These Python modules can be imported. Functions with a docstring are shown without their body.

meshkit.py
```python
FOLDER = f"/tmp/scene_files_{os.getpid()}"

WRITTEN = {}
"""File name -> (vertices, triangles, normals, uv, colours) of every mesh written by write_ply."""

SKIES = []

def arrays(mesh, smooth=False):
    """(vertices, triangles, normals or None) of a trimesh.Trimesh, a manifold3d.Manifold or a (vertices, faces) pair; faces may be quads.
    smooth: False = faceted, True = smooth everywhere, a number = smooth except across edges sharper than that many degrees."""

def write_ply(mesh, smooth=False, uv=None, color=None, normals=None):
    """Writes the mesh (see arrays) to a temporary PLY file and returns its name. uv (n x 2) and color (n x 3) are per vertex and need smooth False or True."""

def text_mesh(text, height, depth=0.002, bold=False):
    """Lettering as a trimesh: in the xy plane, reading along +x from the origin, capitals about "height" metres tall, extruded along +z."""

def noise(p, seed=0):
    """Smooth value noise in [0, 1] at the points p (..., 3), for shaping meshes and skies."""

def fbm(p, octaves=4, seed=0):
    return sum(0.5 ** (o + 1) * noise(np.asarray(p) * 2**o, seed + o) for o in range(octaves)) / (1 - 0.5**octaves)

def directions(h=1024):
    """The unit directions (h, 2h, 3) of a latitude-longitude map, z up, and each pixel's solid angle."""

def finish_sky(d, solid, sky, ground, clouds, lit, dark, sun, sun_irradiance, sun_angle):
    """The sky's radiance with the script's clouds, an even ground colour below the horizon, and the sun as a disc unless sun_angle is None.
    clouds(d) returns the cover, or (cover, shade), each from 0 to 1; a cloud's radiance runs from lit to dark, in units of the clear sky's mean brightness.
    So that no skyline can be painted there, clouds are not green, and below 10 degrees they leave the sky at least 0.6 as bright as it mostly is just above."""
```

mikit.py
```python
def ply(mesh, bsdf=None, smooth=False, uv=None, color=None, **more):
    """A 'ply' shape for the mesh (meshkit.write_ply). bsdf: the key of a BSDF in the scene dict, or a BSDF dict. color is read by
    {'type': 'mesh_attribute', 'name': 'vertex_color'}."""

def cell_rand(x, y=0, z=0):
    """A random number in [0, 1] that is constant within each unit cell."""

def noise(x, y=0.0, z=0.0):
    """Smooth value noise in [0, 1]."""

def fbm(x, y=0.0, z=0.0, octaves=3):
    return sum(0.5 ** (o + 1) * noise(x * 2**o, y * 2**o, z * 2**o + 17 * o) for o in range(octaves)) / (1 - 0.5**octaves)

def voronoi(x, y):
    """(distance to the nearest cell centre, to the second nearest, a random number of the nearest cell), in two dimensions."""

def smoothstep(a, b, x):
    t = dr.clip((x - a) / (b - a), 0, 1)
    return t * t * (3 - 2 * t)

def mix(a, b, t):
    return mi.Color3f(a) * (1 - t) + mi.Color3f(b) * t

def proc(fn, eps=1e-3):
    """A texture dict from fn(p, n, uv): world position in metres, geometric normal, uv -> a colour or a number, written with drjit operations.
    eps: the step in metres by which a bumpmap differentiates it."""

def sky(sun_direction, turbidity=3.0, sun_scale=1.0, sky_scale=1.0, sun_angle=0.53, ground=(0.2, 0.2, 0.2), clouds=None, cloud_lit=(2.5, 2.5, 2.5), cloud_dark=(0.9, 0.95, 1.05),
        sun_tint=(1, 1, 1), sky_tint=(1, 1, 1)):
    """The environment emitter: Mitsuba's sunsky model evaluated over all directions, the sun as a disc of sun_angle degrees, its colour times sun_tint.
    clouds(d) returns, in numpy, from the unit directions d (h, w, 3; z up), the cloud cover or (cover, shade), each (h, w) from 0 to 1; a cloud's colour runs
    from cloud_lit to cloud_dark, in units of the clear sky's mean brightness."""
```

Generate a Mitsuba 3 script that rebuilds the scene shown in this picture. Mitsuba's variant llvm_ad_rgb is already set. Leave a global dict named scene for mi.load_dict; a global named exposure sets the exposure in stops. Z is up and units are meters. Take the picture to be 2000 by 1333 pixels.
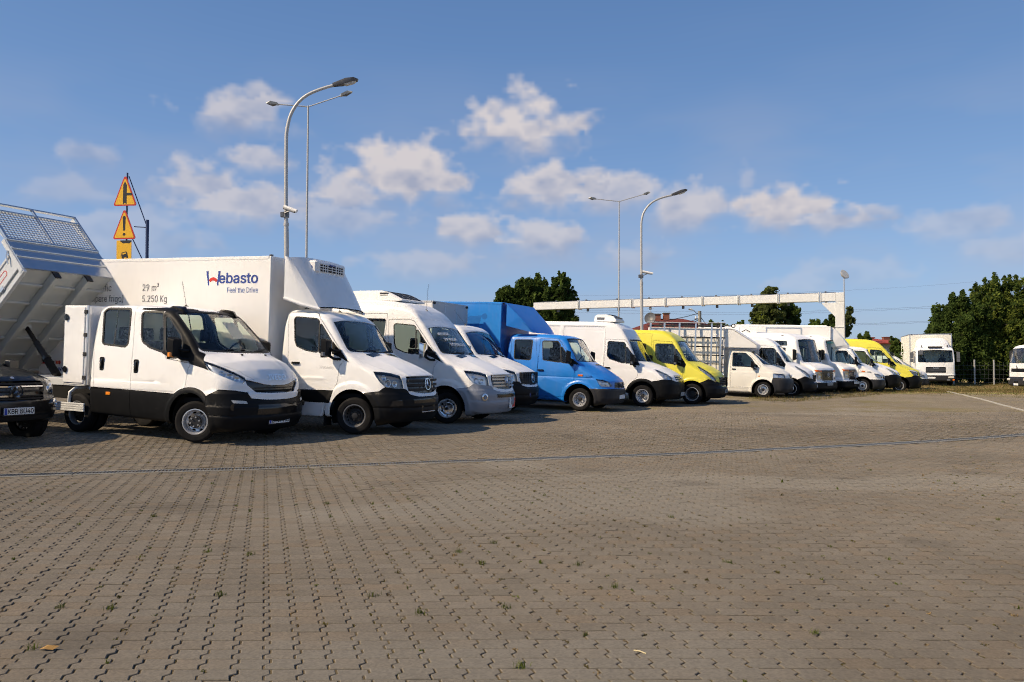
import math, random
import numpy as np, trimesh, shapely, manifold3d as m3
from shapely.geometry import Polygon, LineString, Point
from shapely import affinity
from scipy import ndimage
from scipy.interpolate import PchipInterpolator
import drjit as dr, mitsuba as mi, mikit, meshkit
from mikit import proc, noise, fbm, cell_rand, smoothstep, mix
T = mi.ScalarTransform4f
scene, labels = {'type': 'scene'}, {}
rng = np.random.default_rng(7)

# ---------------------------------------------------------------- camera, sky, exposure
EYE = np.array([0, 0, 1.45]); PITCH = math.atan(45.5 / 1600)
scene['camera'] = {'type': 'perspective', 'fov': math.degrees(2 * math.atan(1000 / 1600)), 'fov_axis': 'x', 'near_clip': 0.05, 'far_clip': 5000.0,
    'to_world': T().look_at(origin=EYE.tolist(), target=[0, math.cos(PITCH), 1.45 + math.sin(PITCH)], up=[0, 0, 1])}
SUN_AZ, SUN_EL = math.radians(-113), math.radians(41)
SUN = [math.sin(SUN_AZ) * math.cos(SUN_EL), math.cos(SUN_AZ) * math.cos(SUN_EL), math.sin(SUN_EL)]
exposure = 1.6

def px_dir(px, py):
    """direction towards a place in the sky, given in the photograph's degrees right of and above the view axis"""
    a, e = math.atan((px - 1000) / 1600), math.atan((712 - py) / math.hypot(1600, px - 1000))
    return a, e
CLOUDS = [  # (column, row, half width, half height, strength) of the cumulus heads
    (1035, 258, 105, 62, 1.0), (790, 360, 105, 60, 1.0), (700, 385, 95, 40, .8), (470, 225, 90, 42, .75), (500, 190, 28, 30, .6), (505, 315, 55, 28, .7), (390, 360, 55, 40, .75),
    (485, 410, 90, 42, .75), (160, 300, 40, 28, .4), (130, 380, 80, 30, .25), (1085, 370, 85, 52, .9), (1190, 385, 75, 36, .8), (1345, 415, 65, 36, .8), (1545, 415, 90, 42, 1.0), (1630, 430, 80, 28, .8),
    (920, 455, 60, 28, .8), (1060, 470, 75, 34, .75), (1880, 440, 75, 30, .4), (1240, 505, 60, 30, .35), (1570, 560, 60, 20, .25), (830, 520, 90, 30, .4), (660, 430, 120, 40, .45), (1680, 540, 90, 26, .22), (1980, 490, 60, 24, .25), (250, 470, 120, 40, .35),
    (1700, 415, 40, 16, .6), (1460, 360, 14, 22, .3)]

def clouds(d):
    h, w = d.shape[:2]
    az, el = np.arctan2(d[..., 0], d[..., 1]), np.arcsin(np.clip(d[..., 2], -1, 1))
    p = np.stack([az * 9, el * 13, az * 0], -1)
    n1 = meshkit.fbm(p * 1.6 + 3, 5, 3); n2 = meshkit.fbm(p * 4.5, 4, 11); n3 = 1 - np.abs(2 * meshkit.fbm(p * 3.2 + 5, 4, 17) - 1) * 2.2
    cover, shade = np.zeros((h, w)), np.zeros((h, w))
    for cx, cy, rx, ry, s in CLOUDS:
        a, e = px_dir(cx, cy)
        u = (az - a) / (rx / 1600 * 1.25); v = (el - e) / (ry / 1600 * 1.25)
        g = 1.12 - np.sqrt(u * u + v * v) + (n1 - .5) * 1.1 + (n2 - .5) * .9 + (n3 - .55) * .35
        edge = np.where(v > -.1, .48, .9); c = np.clip(g / edge, 0, 1) ** 1.1 * s * .95
        c = np.where(v < -.15, c * np.clip(1.12 + v * .8, 0, 1), c)
        sh = np.clip(.36 - v * .62 + (n2 - .5) * 1.1 - (n3 - .55) * .5 + u * .14, 0, 1)
        shade = np.where(c > cover, sh, shade); cover = np.maximum(cover, c)
    back = np.clip((n1 - .56) * 5, 0, 1) * np.exp(-((el - .2) / .13) ** 2) * .8 * np.clip((np.abs(az) - .62) / .12, 0, 1)     # the same sky goes on all round
    veil = np.clip((meshkit.fbm(p * np.array([.8, 1.6, 1]) + 9, 4, 5) - .38) * 2.2, 0, 1) * np.exp(-((el - .16) / .13) ** 2) * .34 + np.exp(-np.clip(el, 0, 2) / .14) * .42
    shade = np.where(back > cover, .45, shade); cover = np.maximum(cover, back)
    shade = (shade * cover + .72 * veil) / np.maximum(cover + veil, 1e-6)
    return np.clip(cover + veil * (1 - cover), 0, .96), shade
scene['sky'] = mikit.sky(SUN, turbidity=3.0, clouds=clouds, cloud_lit=(2.5, 2.3, 2.28), cloud_dark=(1.22, 1.34, 1.78), sun_scale=1.17, sky_scale=1.02, sun_angle=1.0, sky_tint=(.88, 1.0, 1.15), sun_tint=(1.0, .985, .96))

# ---------------------------------------------------------------- entries and names
TAKEN = set()
def new_key(name, parent=None):
    base = f'{parent}__{name}' if parent else name
    k, i = base, 0
    while k in TAKEN:
        i += 1; k = f'{base}_{i:03d}'
    TAKEN.add(k); return k
def put(key, mesh, bsdf, M=None, smooth=30, normals=None):
    """one entry of the scene; M places it in the world"""
    if hasattr(mesh, 'to_mesh'):
        q = mesh.to_mesh(); v, f = q.vert_properties[:, :3].astype(float), q.tri_verts
    elif isinstance(mesh, tuple): v, f = np.asarray(mesh[0], float), np.asarray(mesh[1], int)
    else: v, f = np.asarray(mesh.vertices, float), np.asarray(mesh.faces)
    if M is not None:
        v = v @ M[:3, :3].T + M[:3, 3]
        if np.linalg.det(M[:3, :3]) < 0: f = f[:, ::-1]
    if normals is not None:
        n = normals if M is None else normals @ np.linalg.inv(M[:3, :3])
        n = n / (np.linalg.norm(n, axis=1, keepdims=True) + 1e-12)
        scene[key] = {'type': 'ply', 'filename': meshkit.write_ply((v, f), False, normals=n), 'face_normals': False, 'bsdf': {'type': 'ref', 'id': bsdf}}
    else:
        scene[key] = mikit.ply((v, f), bsdf, smooth)
    return key
def say(key, label=None, cat=None, group=None, kind=None):
    d = {k: x for k, x in (('label', label), ('category', cat), ('group', group), ('kind', kind)) if x}
    if d: labels.setdefault(key, {}).update(d)
def obj(name, mesh, bsdf, parent=None, M=None, smooth=30, label=None, cat=None, group=None, kind=None, normals=None):
    k = new_key(name, parent); put(k, mesh, bsdf, M, smooth, normals); say(k, label, cat, group, kind); return k
def each(name, meshes, bsdf, parent, M, smooth=30):
    for m in meshes: put(new_key(name, parent), m, bsdf, M, smooth)
def thing(name, label, cat, group=None):
    k = new_key(name); say(k, label, cat, group); return k

# ---------------------------------------------------------------- materials
def bs(key, color, rough=.5, metal=0., spec=.5, coat=0., coat_gloss=.9, two=True, **kw):
    c = {'type': 'rgb', 'value': list(color)} if not isinstance(color, dict) else color
    b = {'type': 'principled', 'base_color': c, 'roughness': rough, 'metallic': metal, 'specular': spec, **kw}
    if coat: b.update(clearcoat=coat, clearcoat_gloss=coat_gloss)
    scene[key] = {'type': 'twosided', 'bsdf': b} if two else b
def dusty(color, amount=.12, scale=1.2, dust=(.42, .36, .28)):
    """paint with faint dust and rain marks"""
    def fn(p, n, uv):
        d = smoothstep(.45, .8, fbm(p.x * scale * 2, p.y * scale * 2, p.z * scale)) * amount + smoothstep(.5, .9, noise(p.x * 23, p.y * 23, p.z * 3.5)) * amount * .5
        return mix(color, dust, d)
    return proc(fn)
bs('paint_white', dusty((.80, .80, .79), .07), .32, coat=1.0)
bs('paint_white_old', dusty((.76, .75, .71), .14), .38, coat=.7)
bs('paint_cream', dusty((.80, .775, .70), .08), .35, coat=.8)
bs('paint_blue', dusty((.008, .185, .62), .05), .3, coat=1.0)
bs('paint_yellow', dusty((.72, .65, .05), .05), .33, coat=.9)
bs('paint_black', (.004, .0045, .006), .25, coat=1.0, spec=.5)
bs('panel_white', dusty((.80, .79, .765), .06, .8), .45, coat=.3)
bs('panel_grey', dusty((.46, .47, .48), .12), .4)
bs('panel_blue', dusty((.01, .20, .60), .06), .4, coat=.4)
bs('panel_old', dusty((.76, .74, .66), .14), .5)
bs('bumper_black', dusty((.0065, .007, .008), .04, 2.0, (.06, .058, .056)), .5, spec=.16)
bs('bumper_grey', dusty((.026, .027, .031), .10, 2.0, (.12, .11, .10)), .5, spec=.25)
bs('bumper_silver', dusty((.25, .27, .31), .08), .35, coat=.6)
bs('gloss_black', (.006, .006, .007), .15, coat=.6)
bs('rubber', dusty((.010, .010, .011), .18, 3.0, (.06, .055, .048)), .8, spec=.15)
bs('seal_black', (.012, .012, .013), .6)
bs('under_dark', (.012, .012, .012), .9, spec=.2)
bs('wire_grey', (.10, .11, .14), .8)
bs('interior', (.010, .011, .013), .85, spec=.15)
bs('seat_cloth', (.014, .015, .018), .95, spec=.1)
bs('paper', (.33, .35, .36), .9)
bs('chrome', (.82, .82, .83), .07, 1.0)
bs('silver', (.66, .67, .69), .25, .7)
bs('alu', (.62, .63, .65), .33, .85)
bs('galv', dusty((.56, .59, .63), .15, 3.0, (.40, .40, .40)), .30, .85)
bs('pole_grey', dusty((.47, .47, .46), .12, 3.0), .5, .25)
bs('pole_dark', (.05, .055, .065), .5)
bs('lamp_grey', dusty((.10, .105, .115), .1, 3.0), .45)
bs('lamp_light', (.55, .54, .50), .4)
bs('wheel_grey', (.17, .175, .185), .4, .5)
bs('wheel_black', (.018, .018, .02), .5)
bs('tip_grey', dusty((.42, .44, .43), .12, 1.5, (.26, .25, .22)), .5)
bs('tip_light', dusty((.62, .64, .65), .1), .4, .15)
bs('orange_lens', (.75, .16, .01), .2, coat=1.0)
bs('red_lens', (.35, .01, .01), .2, coat=1.0)
bs('lamp_amber', (.80, .25, .02), .15, coat=1.0)
bs('plate_white', (.72, .73, .72), .4)
bs('plate_dim', (.30, .31, .31), .6)
bs('plate_blue', (.01, .04, .32), .4)
bs('ink', (.012, .012, .014), .5)
bs('ink_grey', (.10, .10, .11), .5)
bs('ink_blue', (.025, .055, .26), .5)
bs('ink_pale_blue', (.14, .20, .42), .5)
bs('ink_red', (.55, .03, .02), .5)
bs('ink_orange', (.75, .22, .08), .5)
bs('ink_pale', (.50, .50, .49), .5)
bs('ink_white', (.8, .8, .8), .5)
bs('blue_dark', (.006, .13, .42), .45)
bs('sign_yellow', dusty((.85, .47, .012), .05), .45)
bs('mirror_glass', (.7, .72, .75), .03, 1.0)
scene['glass'] = {'type': 'thindielectric', 'int_ior': 1.33, 'specular_transmittance': {'type': 'rgb', 'value': [.78, .87, .82]}}
scene['glass_dark'] = {'type': 'thindielectric', 'int_ior': 1.45, 'specular_transmittance': {'type': 'rgb', 'value': [.26, .31, .32]}}
scene['glass_lens'] = {'type': 'thindielectric', 'int_ior': 1.5, 'specular_transmittance': {'type': 'rgb', 'value': [.93, .95, .96]}}

# ---------------------------------------------------------------- small mesh helpers
def box(x0, x1, y0, y1, z0, z1, r=0.0):
    if r <= 0:
        m = trimesh.creation.box((x1 - x0, y1 - y0, z1 - z0)); m.apply_translation(((x0 + x1) / 2, (y0 + y1) / 2, (z0 + z1) / 2)); return m
    # chamfered box: hull of three slabs
    P = []
    for a, b, c in ((r, r, 0), (r, 0, r), (0, r, r)):
        for sx in (x0 + a, x1 - a):
            for sy in (y0 + b, y1 - b):
                for sz in (z0 + c, z1 - c): P.append((sx, sy, sz))
    return hull(P)
def hull(P):
    q = m3.Manifold.hull_points(np.asarray(P, float)).to_mesh()
    return trimesh.Trimesh(q.vert_properties[:, :3], q.tri_verts, process=False)
def cat(*ms):
    ms = [m for a in ms for m in (a if isinstance(a, (list, tuple)) else [a])]
    ms = [trimesh.Trimesh(m.to_mesh().vert_properties[:, :3], m.to_mesh().tri_verts, process=False) if hasattr(m, 'to_mesh') else m for m in ms]
    return trimesh.util.concatenate(ms)
def tube(pts, r, n=8, caps=True):
    p = np.asarray(pts, float); r = np.broadcast_to(np.asarray(r, float), (len(p),))
    t = np.gradient(p, axis=0); t /= np.linalg.norm(t, axis=1, keepdims=True)
    ref = np.array([0, 0, 1.]) if abs(t[0, 2]) < .9 else np.array([1., 0, 0])
    a = np.cross(t, ref); bad = np.linalg.norm(a, axis=1) < 1e-3
    a[bad] = np.cross(t[bad], [0, 1., 0]); a /= np.linalg.norm(a, axis=1, keepdims=True); b = np.cross(t, a)
    for i in range(1, len(p)):   # keep the frame from flipping
        if np.dot(a[i], a[i - 1]) < 0: a[i] *= -1; b[i] *= -1
    g = np.arange(n) * 2 * math.pi / n
    v = (p[:, None] + r[:, None, None] * (np.cos(g)[None, :, None] * a[:, None] + np.sin(g)[None, :, None] * b[:, None])).reshape(-1, 3)
    f = []
    for i in range(len(p) - 1):
        for j in range(n):
            q, w = i * n + j, i * n + (j + 1) % n
            f += [(q, w, w + n), (q, w + n, q + n)]
    if caps:
        for i, o in ((0, 1), (len(p) - 1, 0)):
            c = len(v); v = np.vstack([v, p[i]])
            for j in range(n):
                q, w = i * n + j, i * n + (j + 1) % n
                f.append((c, w, q) if o else (c, q, w))
    m = trimesh.Trimesh(v, np.array(f)[:, ::-1], process=False)
    return m
def lathe(prof, n=32, axis='y'):
    """prof: (radius, along) pairs, turned about the axis"""
    m = trimesh.creation.revolve(np.asarray(prof, float), sections=n)
    if axis == 'y': m.apply_transform(np.array([[1, 0, 0, 0], [0, 0, 1, 0], [0, -1, 0, 0], [0, 0, 0, 1.]]))     # z -> y
    if axis == 'x': m.apply_transform(np.array([[0, 0, 1, 0], [0, 1, 0, 0], [-1, 0, 0, 0], [0, 0, 0, 1.]]))
    return m
def cross(poly):
    poly = poly if isinstance(poly, Polygon) else Polygon(poly)
    poly = shapely.geometry.polygon.orient(poly)
    return m3.CrossSection([np.array(poly.exterior.coords)[:-1]] + [np.array(h.coords)[:-1] for h in poly.interiors])
def prism(poly, kind, a, b, ang=0.0):
    """a polygon drawn in side view (x, z), front view (y, z), top view (x, y) or oblique view (s, z), pushed from a to b along the view"""
    e = cross(poly).extrude(b - a)
    if kind == 'top': A = [[1, 0, 0, 0], [0, 1, 0, 0], [0, 0, 1, a]]
    elif kind == 'side': A = [[1, 0, 0, 0], [0, 0, -1, b], [0, 1, 0, 0]]
    elif kind == 'front': A = [[0, 0, 1, a], [1, 0, 0, 0], [0, 1, 0, 0]]
    else:   # oblique: n = (cos, -sin) outward, s = x sin + y cos
        c, s = math.cos(ang), math.sin(ang)
        A = [[s, 0, c, a * c], [c, 0, -s, -a * s], [0, 1, 0, 0]]
    return e.transform(np.array(A, float))
def rp(pts, r=.03):
    p = Polygon(pts)
    return p.buffer(-r, join_style=2).buffer(r, quad_segs=5) if r else p
def extr(poly, kind, a, b, ang=0.0): return cat(prism(poly, kind, a, b, ang))
def place(mesh, o, ex, ey, ez):
    M = np.eye(4); M[:3, 0], M[:3, 1], M[:3, 2], M[:3, 3] = ex, ey, ez, o
    m = mesh.copy(); m.apply_transform(M); return m
def lettering(text, height, depth=.004, bold=False, center=True):
    m = meshkit.text_mesh(text, height, depth, bold)
    if center: m.apply_translation([-m.bounds[:, 0].mean(), -height / 2, 0])
    return m
# ---------------------------------------------------------------- sheet-metal bodies
def smax(a, b, k):
    h = np.maximum(k - np.abs(a - b), 0) / k
    return np.maximum(a, b) + h * h * k * .25
def sstep(a, b, x):
    t = np.clip((x - a) / (b - a), 0, 1); return t * t * (3 - 2 * t)
def gauss(x, s): return np.exp(-(x / s) ** 2)

class Body:
    """A vehicle body: its side outline, its half width by height, how its nose rounds in plan, and pressed details. Its skin is meshed once and cut into panels."""
    STEP = .015
    def __init__(s, side, W, r=.05, bow=None, taper=None, crown=None, k=None, extra=None, h=.035, tol=.0015):
        poly = Polygon(side).buffer(-r, join_style=2).buffer(2 * r, quad_segs=6).buffer(-r, quad_segs=6)
        x0, z0, x1, z1 = poly.bounds; s.o = np.array([x0 - .45, z0 - .3]); s.b = (x0, x1, z0, z1)
        nx, nz = int((x1 - x0 + .9) / s.STEP), int((z1 - z0 + .6) / s.STEP)
        X, Z = np.meshgrid(s.o[0] + np.arange(nx) * s.STEP, s.o[1] + np.arange(nz) * s.STEP, indexing='ij')
        c = np.array(poly.exterior.coords); A, B = c[:-1], c[1:]
        P = np.stack([X.ravel(), Z.ravel()], 1).astype(np.float32); D = np.full(len(P), 9., np.float32)
        for a, b in zip(A.astype(np.float32), B.astype(np.float32)):
            ab = b - a; t = np.clip(((P - a) @ ab) / max(ab @ ab, 1e-9), 0, 1)
            q0 = P[:, 0] - a[0] - t * ab[0]; q1 = P[:, 1] - a[1] - t * ab[1]
            np.minimum(D, q0 * q0 + q1 * q1, out=D)
        D = np.sqrt(D) * np.where(shapely.contains_xy(poly, P[:, 0], P[:, 1]), -1, 1)
        s.g = ndimage.gaussian_filter(D.reshape(nx, nz).astype(float), .9); s.gc = ndimage.spline_filter(s.g, 3)
        zz, ww = np.array(W).T; f = PchipInterpolator(zz, ww); s.W = lambda z: f(np.clip(z, zz[0], zz[-1])); s.wm = ww.max()
        s.bow, s.taper, s.crown, s.k, s.extra = bow, taper, crown, k or (lambda x, z: .12), extra
        s.mesh(h, tol)
    def ev(s, x, y, z, fine=True):
        y = np.abs(y); ay = np.clip(y / s.wm, 0, 1.2)
        xb = x + s.bow(x, ay, z) if s.bow else x
        zb = z + s.crown(x, ay, z) if s.crown else z
        u, v = (xb - s.o[0]) / s.STEP, (zb - s.o[1]) / s.STEP
        u, v = np.broadcast_arrays(u, v)
        d1 = ndimage.map_coordinates(s.gc if fine else s.g, [u.ravel(), v.ravel()], order=3 if fine else 1, prefilter=False, mode='nearest').reshape(u.shape)
        d2 = y - (s.W(z) - (s.taper(x, z) if s.taper else 0))
        d = smax(d1, d2, s.k(x, z))
        return d - s.extra(x, y, z) if s.extra else d
    def d(s, p): return s.ev(p[:, 0], p[:, 1], p[:, 2])
    def grad(s, p, e=.004):
        g = np.stack([s.d(p + np.eye(3)[i] * e) - s.d(p - np.eye(3)[i] * e) for i in range(3)], 1) / (2 * e)
        return g
    def normal(s, p):
        g = s.grad(p); return g / (np.linalg.norm(g, axis=1, keepdims=True) + 1e-9)
    def mesh(s, h, tol):
        x0, x1, z0, z1 = s.b
        xs = np.arange(x0 - 2.3 * h, x1 + 2.3 * h + .05, h); zs = np.arange(z0 - 2.3 * h, z1 + 2.3 * h, h); ys = (np.arange(int((s.wm + .1) / h) + 2) + .5) * h
        D = s.ev(xs[:, None, None], ys[None, :, None], zs[None, None, :], fine=False)
        D = np.concatenate([D[:, ::-1], D], 1); ys = np.concatenate([-ys[::-1], ys]); D = np.ascontiguousarray(D)
        D[[0, -1]] = 1; D[:, [0, -1]] = 1; D[:, :, [0, -1]] = 1
        n = D.shape; S = D < 0
        C = sum(S[i:n[0] - 1 + i, j:n[1] - 1 + j, k:n[2] - 1 + k].astype(np.int8) for i in (0, 1) for j in (0, 1) for k in (0, 1))
        act = (C > 0) & (C < 8); idx = np.full(act.shape, -1); ijk = np.argwhere(act); idx[act] = np.arange(len(ijk))
        acc, cnt = np.zeros((len(ijk), 3)), np.zeros(len(ijk))
        cor = [(i, j, k) for i in (0, 1) for j in (0, 1) for k in (0, 1)]
        val = {c: D[ijk[:, 0] + c[0], ijk[:, 1] + c[1], ijk[:, 2] + c[2]] for c in cor}
        for c in cor:
            for ax in range(3):
                if c[ax] == 0:
                    e = list(c); e[ax] = 1; a, b = val[c], val[tuple(e)]; m = (a < 0) != (b < 0)
                    t = np.where(m, a / np.where(m, a - b, 1), 0); p = np.array(c, float)[None] + np.eye(3)[ax] * t[:, None]
                    acc += np.where(m[:, None], p, 0); cnt += m
        V = (ijk + acc / cnt[:, None]) * h + np.array([xs[0], ys[0], zs[0]])
        F = []
        for ax in range(3):
            a, b = [slice(None)] * 3, [slice(None)] * 3
            a[ax], b[ax] = slice(0, -1), slice(1, None)
            s0, s1 = S[tuple(a)], S[tuple(b)]; E = np.argwhere(s0 != s1); inside = s0[tuple(E.T)]
            u, v = [(1, 2), (2, 0), (0, 1)][ax]
            def cell(du, dv):
                q = E.copy(); q[:, u] -= du; q[:, v] -= dv; return idx[tuple(q.T)]
            q = np.stack([cell(1, 1), cell(0, 1), cell(0, 0), cell(1, 0)], 1)
            F.append(np.where(inside[:, None], q, q[:, ::-1]))
        F = np.vstack(F)
        for _ in range(4):
            g = s.grad(V); V = V - np.clip(s.d(V) / np.maximum((g * g).sum(1), .2), -h, h)[:, None] * g
        q0, q1 = np.linalg.norm(V[F[:, 0]] - V[F[:, 2]], axis=1), np.linalg.norm(V[F[:, 1]] - V[F[:, 3]], axis=1)
        tri = np.where((q0 <= q1)[:, None, None], np.stack([F[:, [0, 1, 2]], F[:, [0, 2, 3]]], 1), np.stack([F[:, [0, 1, 3]], F[:, [1, 2, 3]]], 1)).reshape(-1, 3)
        s.solid = m3.Manifold(m3.Mesh(vert_properties=V.astype(np.float32), tri_verts=tri.astype(np.uint32)))
        if s.solid.status() != m3.Error.NoError: raise RuntimeError(f'body: {s.solid.status()}')
        s.solid = s.solid.simplify(tol)
    def skin(s, solid, off=0.0, rim=.02, tol=.008):
        """the part of a cut solid's surface that lies on the body, with a turned-in edge of depth rim; moved outward by off"""
        q = solid.to_mesh(); v, f = q.vert_properties[:, :3].astype(float), q.tri_verts.astype(int)
        if not len(f): return None
        fn = np.cross(v[f[:, 1]] - v[f[:, 0]], v[f[:, 2]] - v[f[:, 0]]); ln = np.linalg.norm(fn, axis=1)
        c = v[f].mean(1); n = s.normal(c)
        keep = (np.abs(s.d(c)) < tol) & ((fn * n).sum(1) > .5 * ln) & (ln > 1e-10)
        f = f[keep]
        if not len(f): return None
        used, inv = np.unique(f, return_inverse=True); f = inv.reshape(-1, 3); v = v[used]; n = s.normal(v)
        v = v + n * off
        if rim:
            e = np.vstack([f[:, [0, 1]], f[:, [1, 2]], f[:, [2, 0]]]); es = np.sort(e, 1)
            _, first, cn = np.unique(es, axis=0, return_index=True, return_counts=True); be = e[first[cn == 1]]
            a, b = v[be[:, 0]], v[be[:, 1]]; a2, b2 = a - n[be[:, 0]] * rim, b - n[be[:, 1]] * rim
            k, m = len(v), len(be); i = np.arange(m)
            fr = np.vstack([np.stack([k + i, k + 2 * m + i, k + m + i], 1), np.stack([k + m + i, k + 2 * m + i, k + 3 * m + i], 1)])
            wn = np.cross(b - a, a2 - a); wn = -wn / (np.linalg.norm(wn, axis=1, keepdims=True) + 1e-12)
            v = np.vstack([v, a, b, a2, b2]); n = np.vstack([n, wn, wn, wn, wn]); f = np.vstack([f, fr])
        return v, f, n

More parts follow.
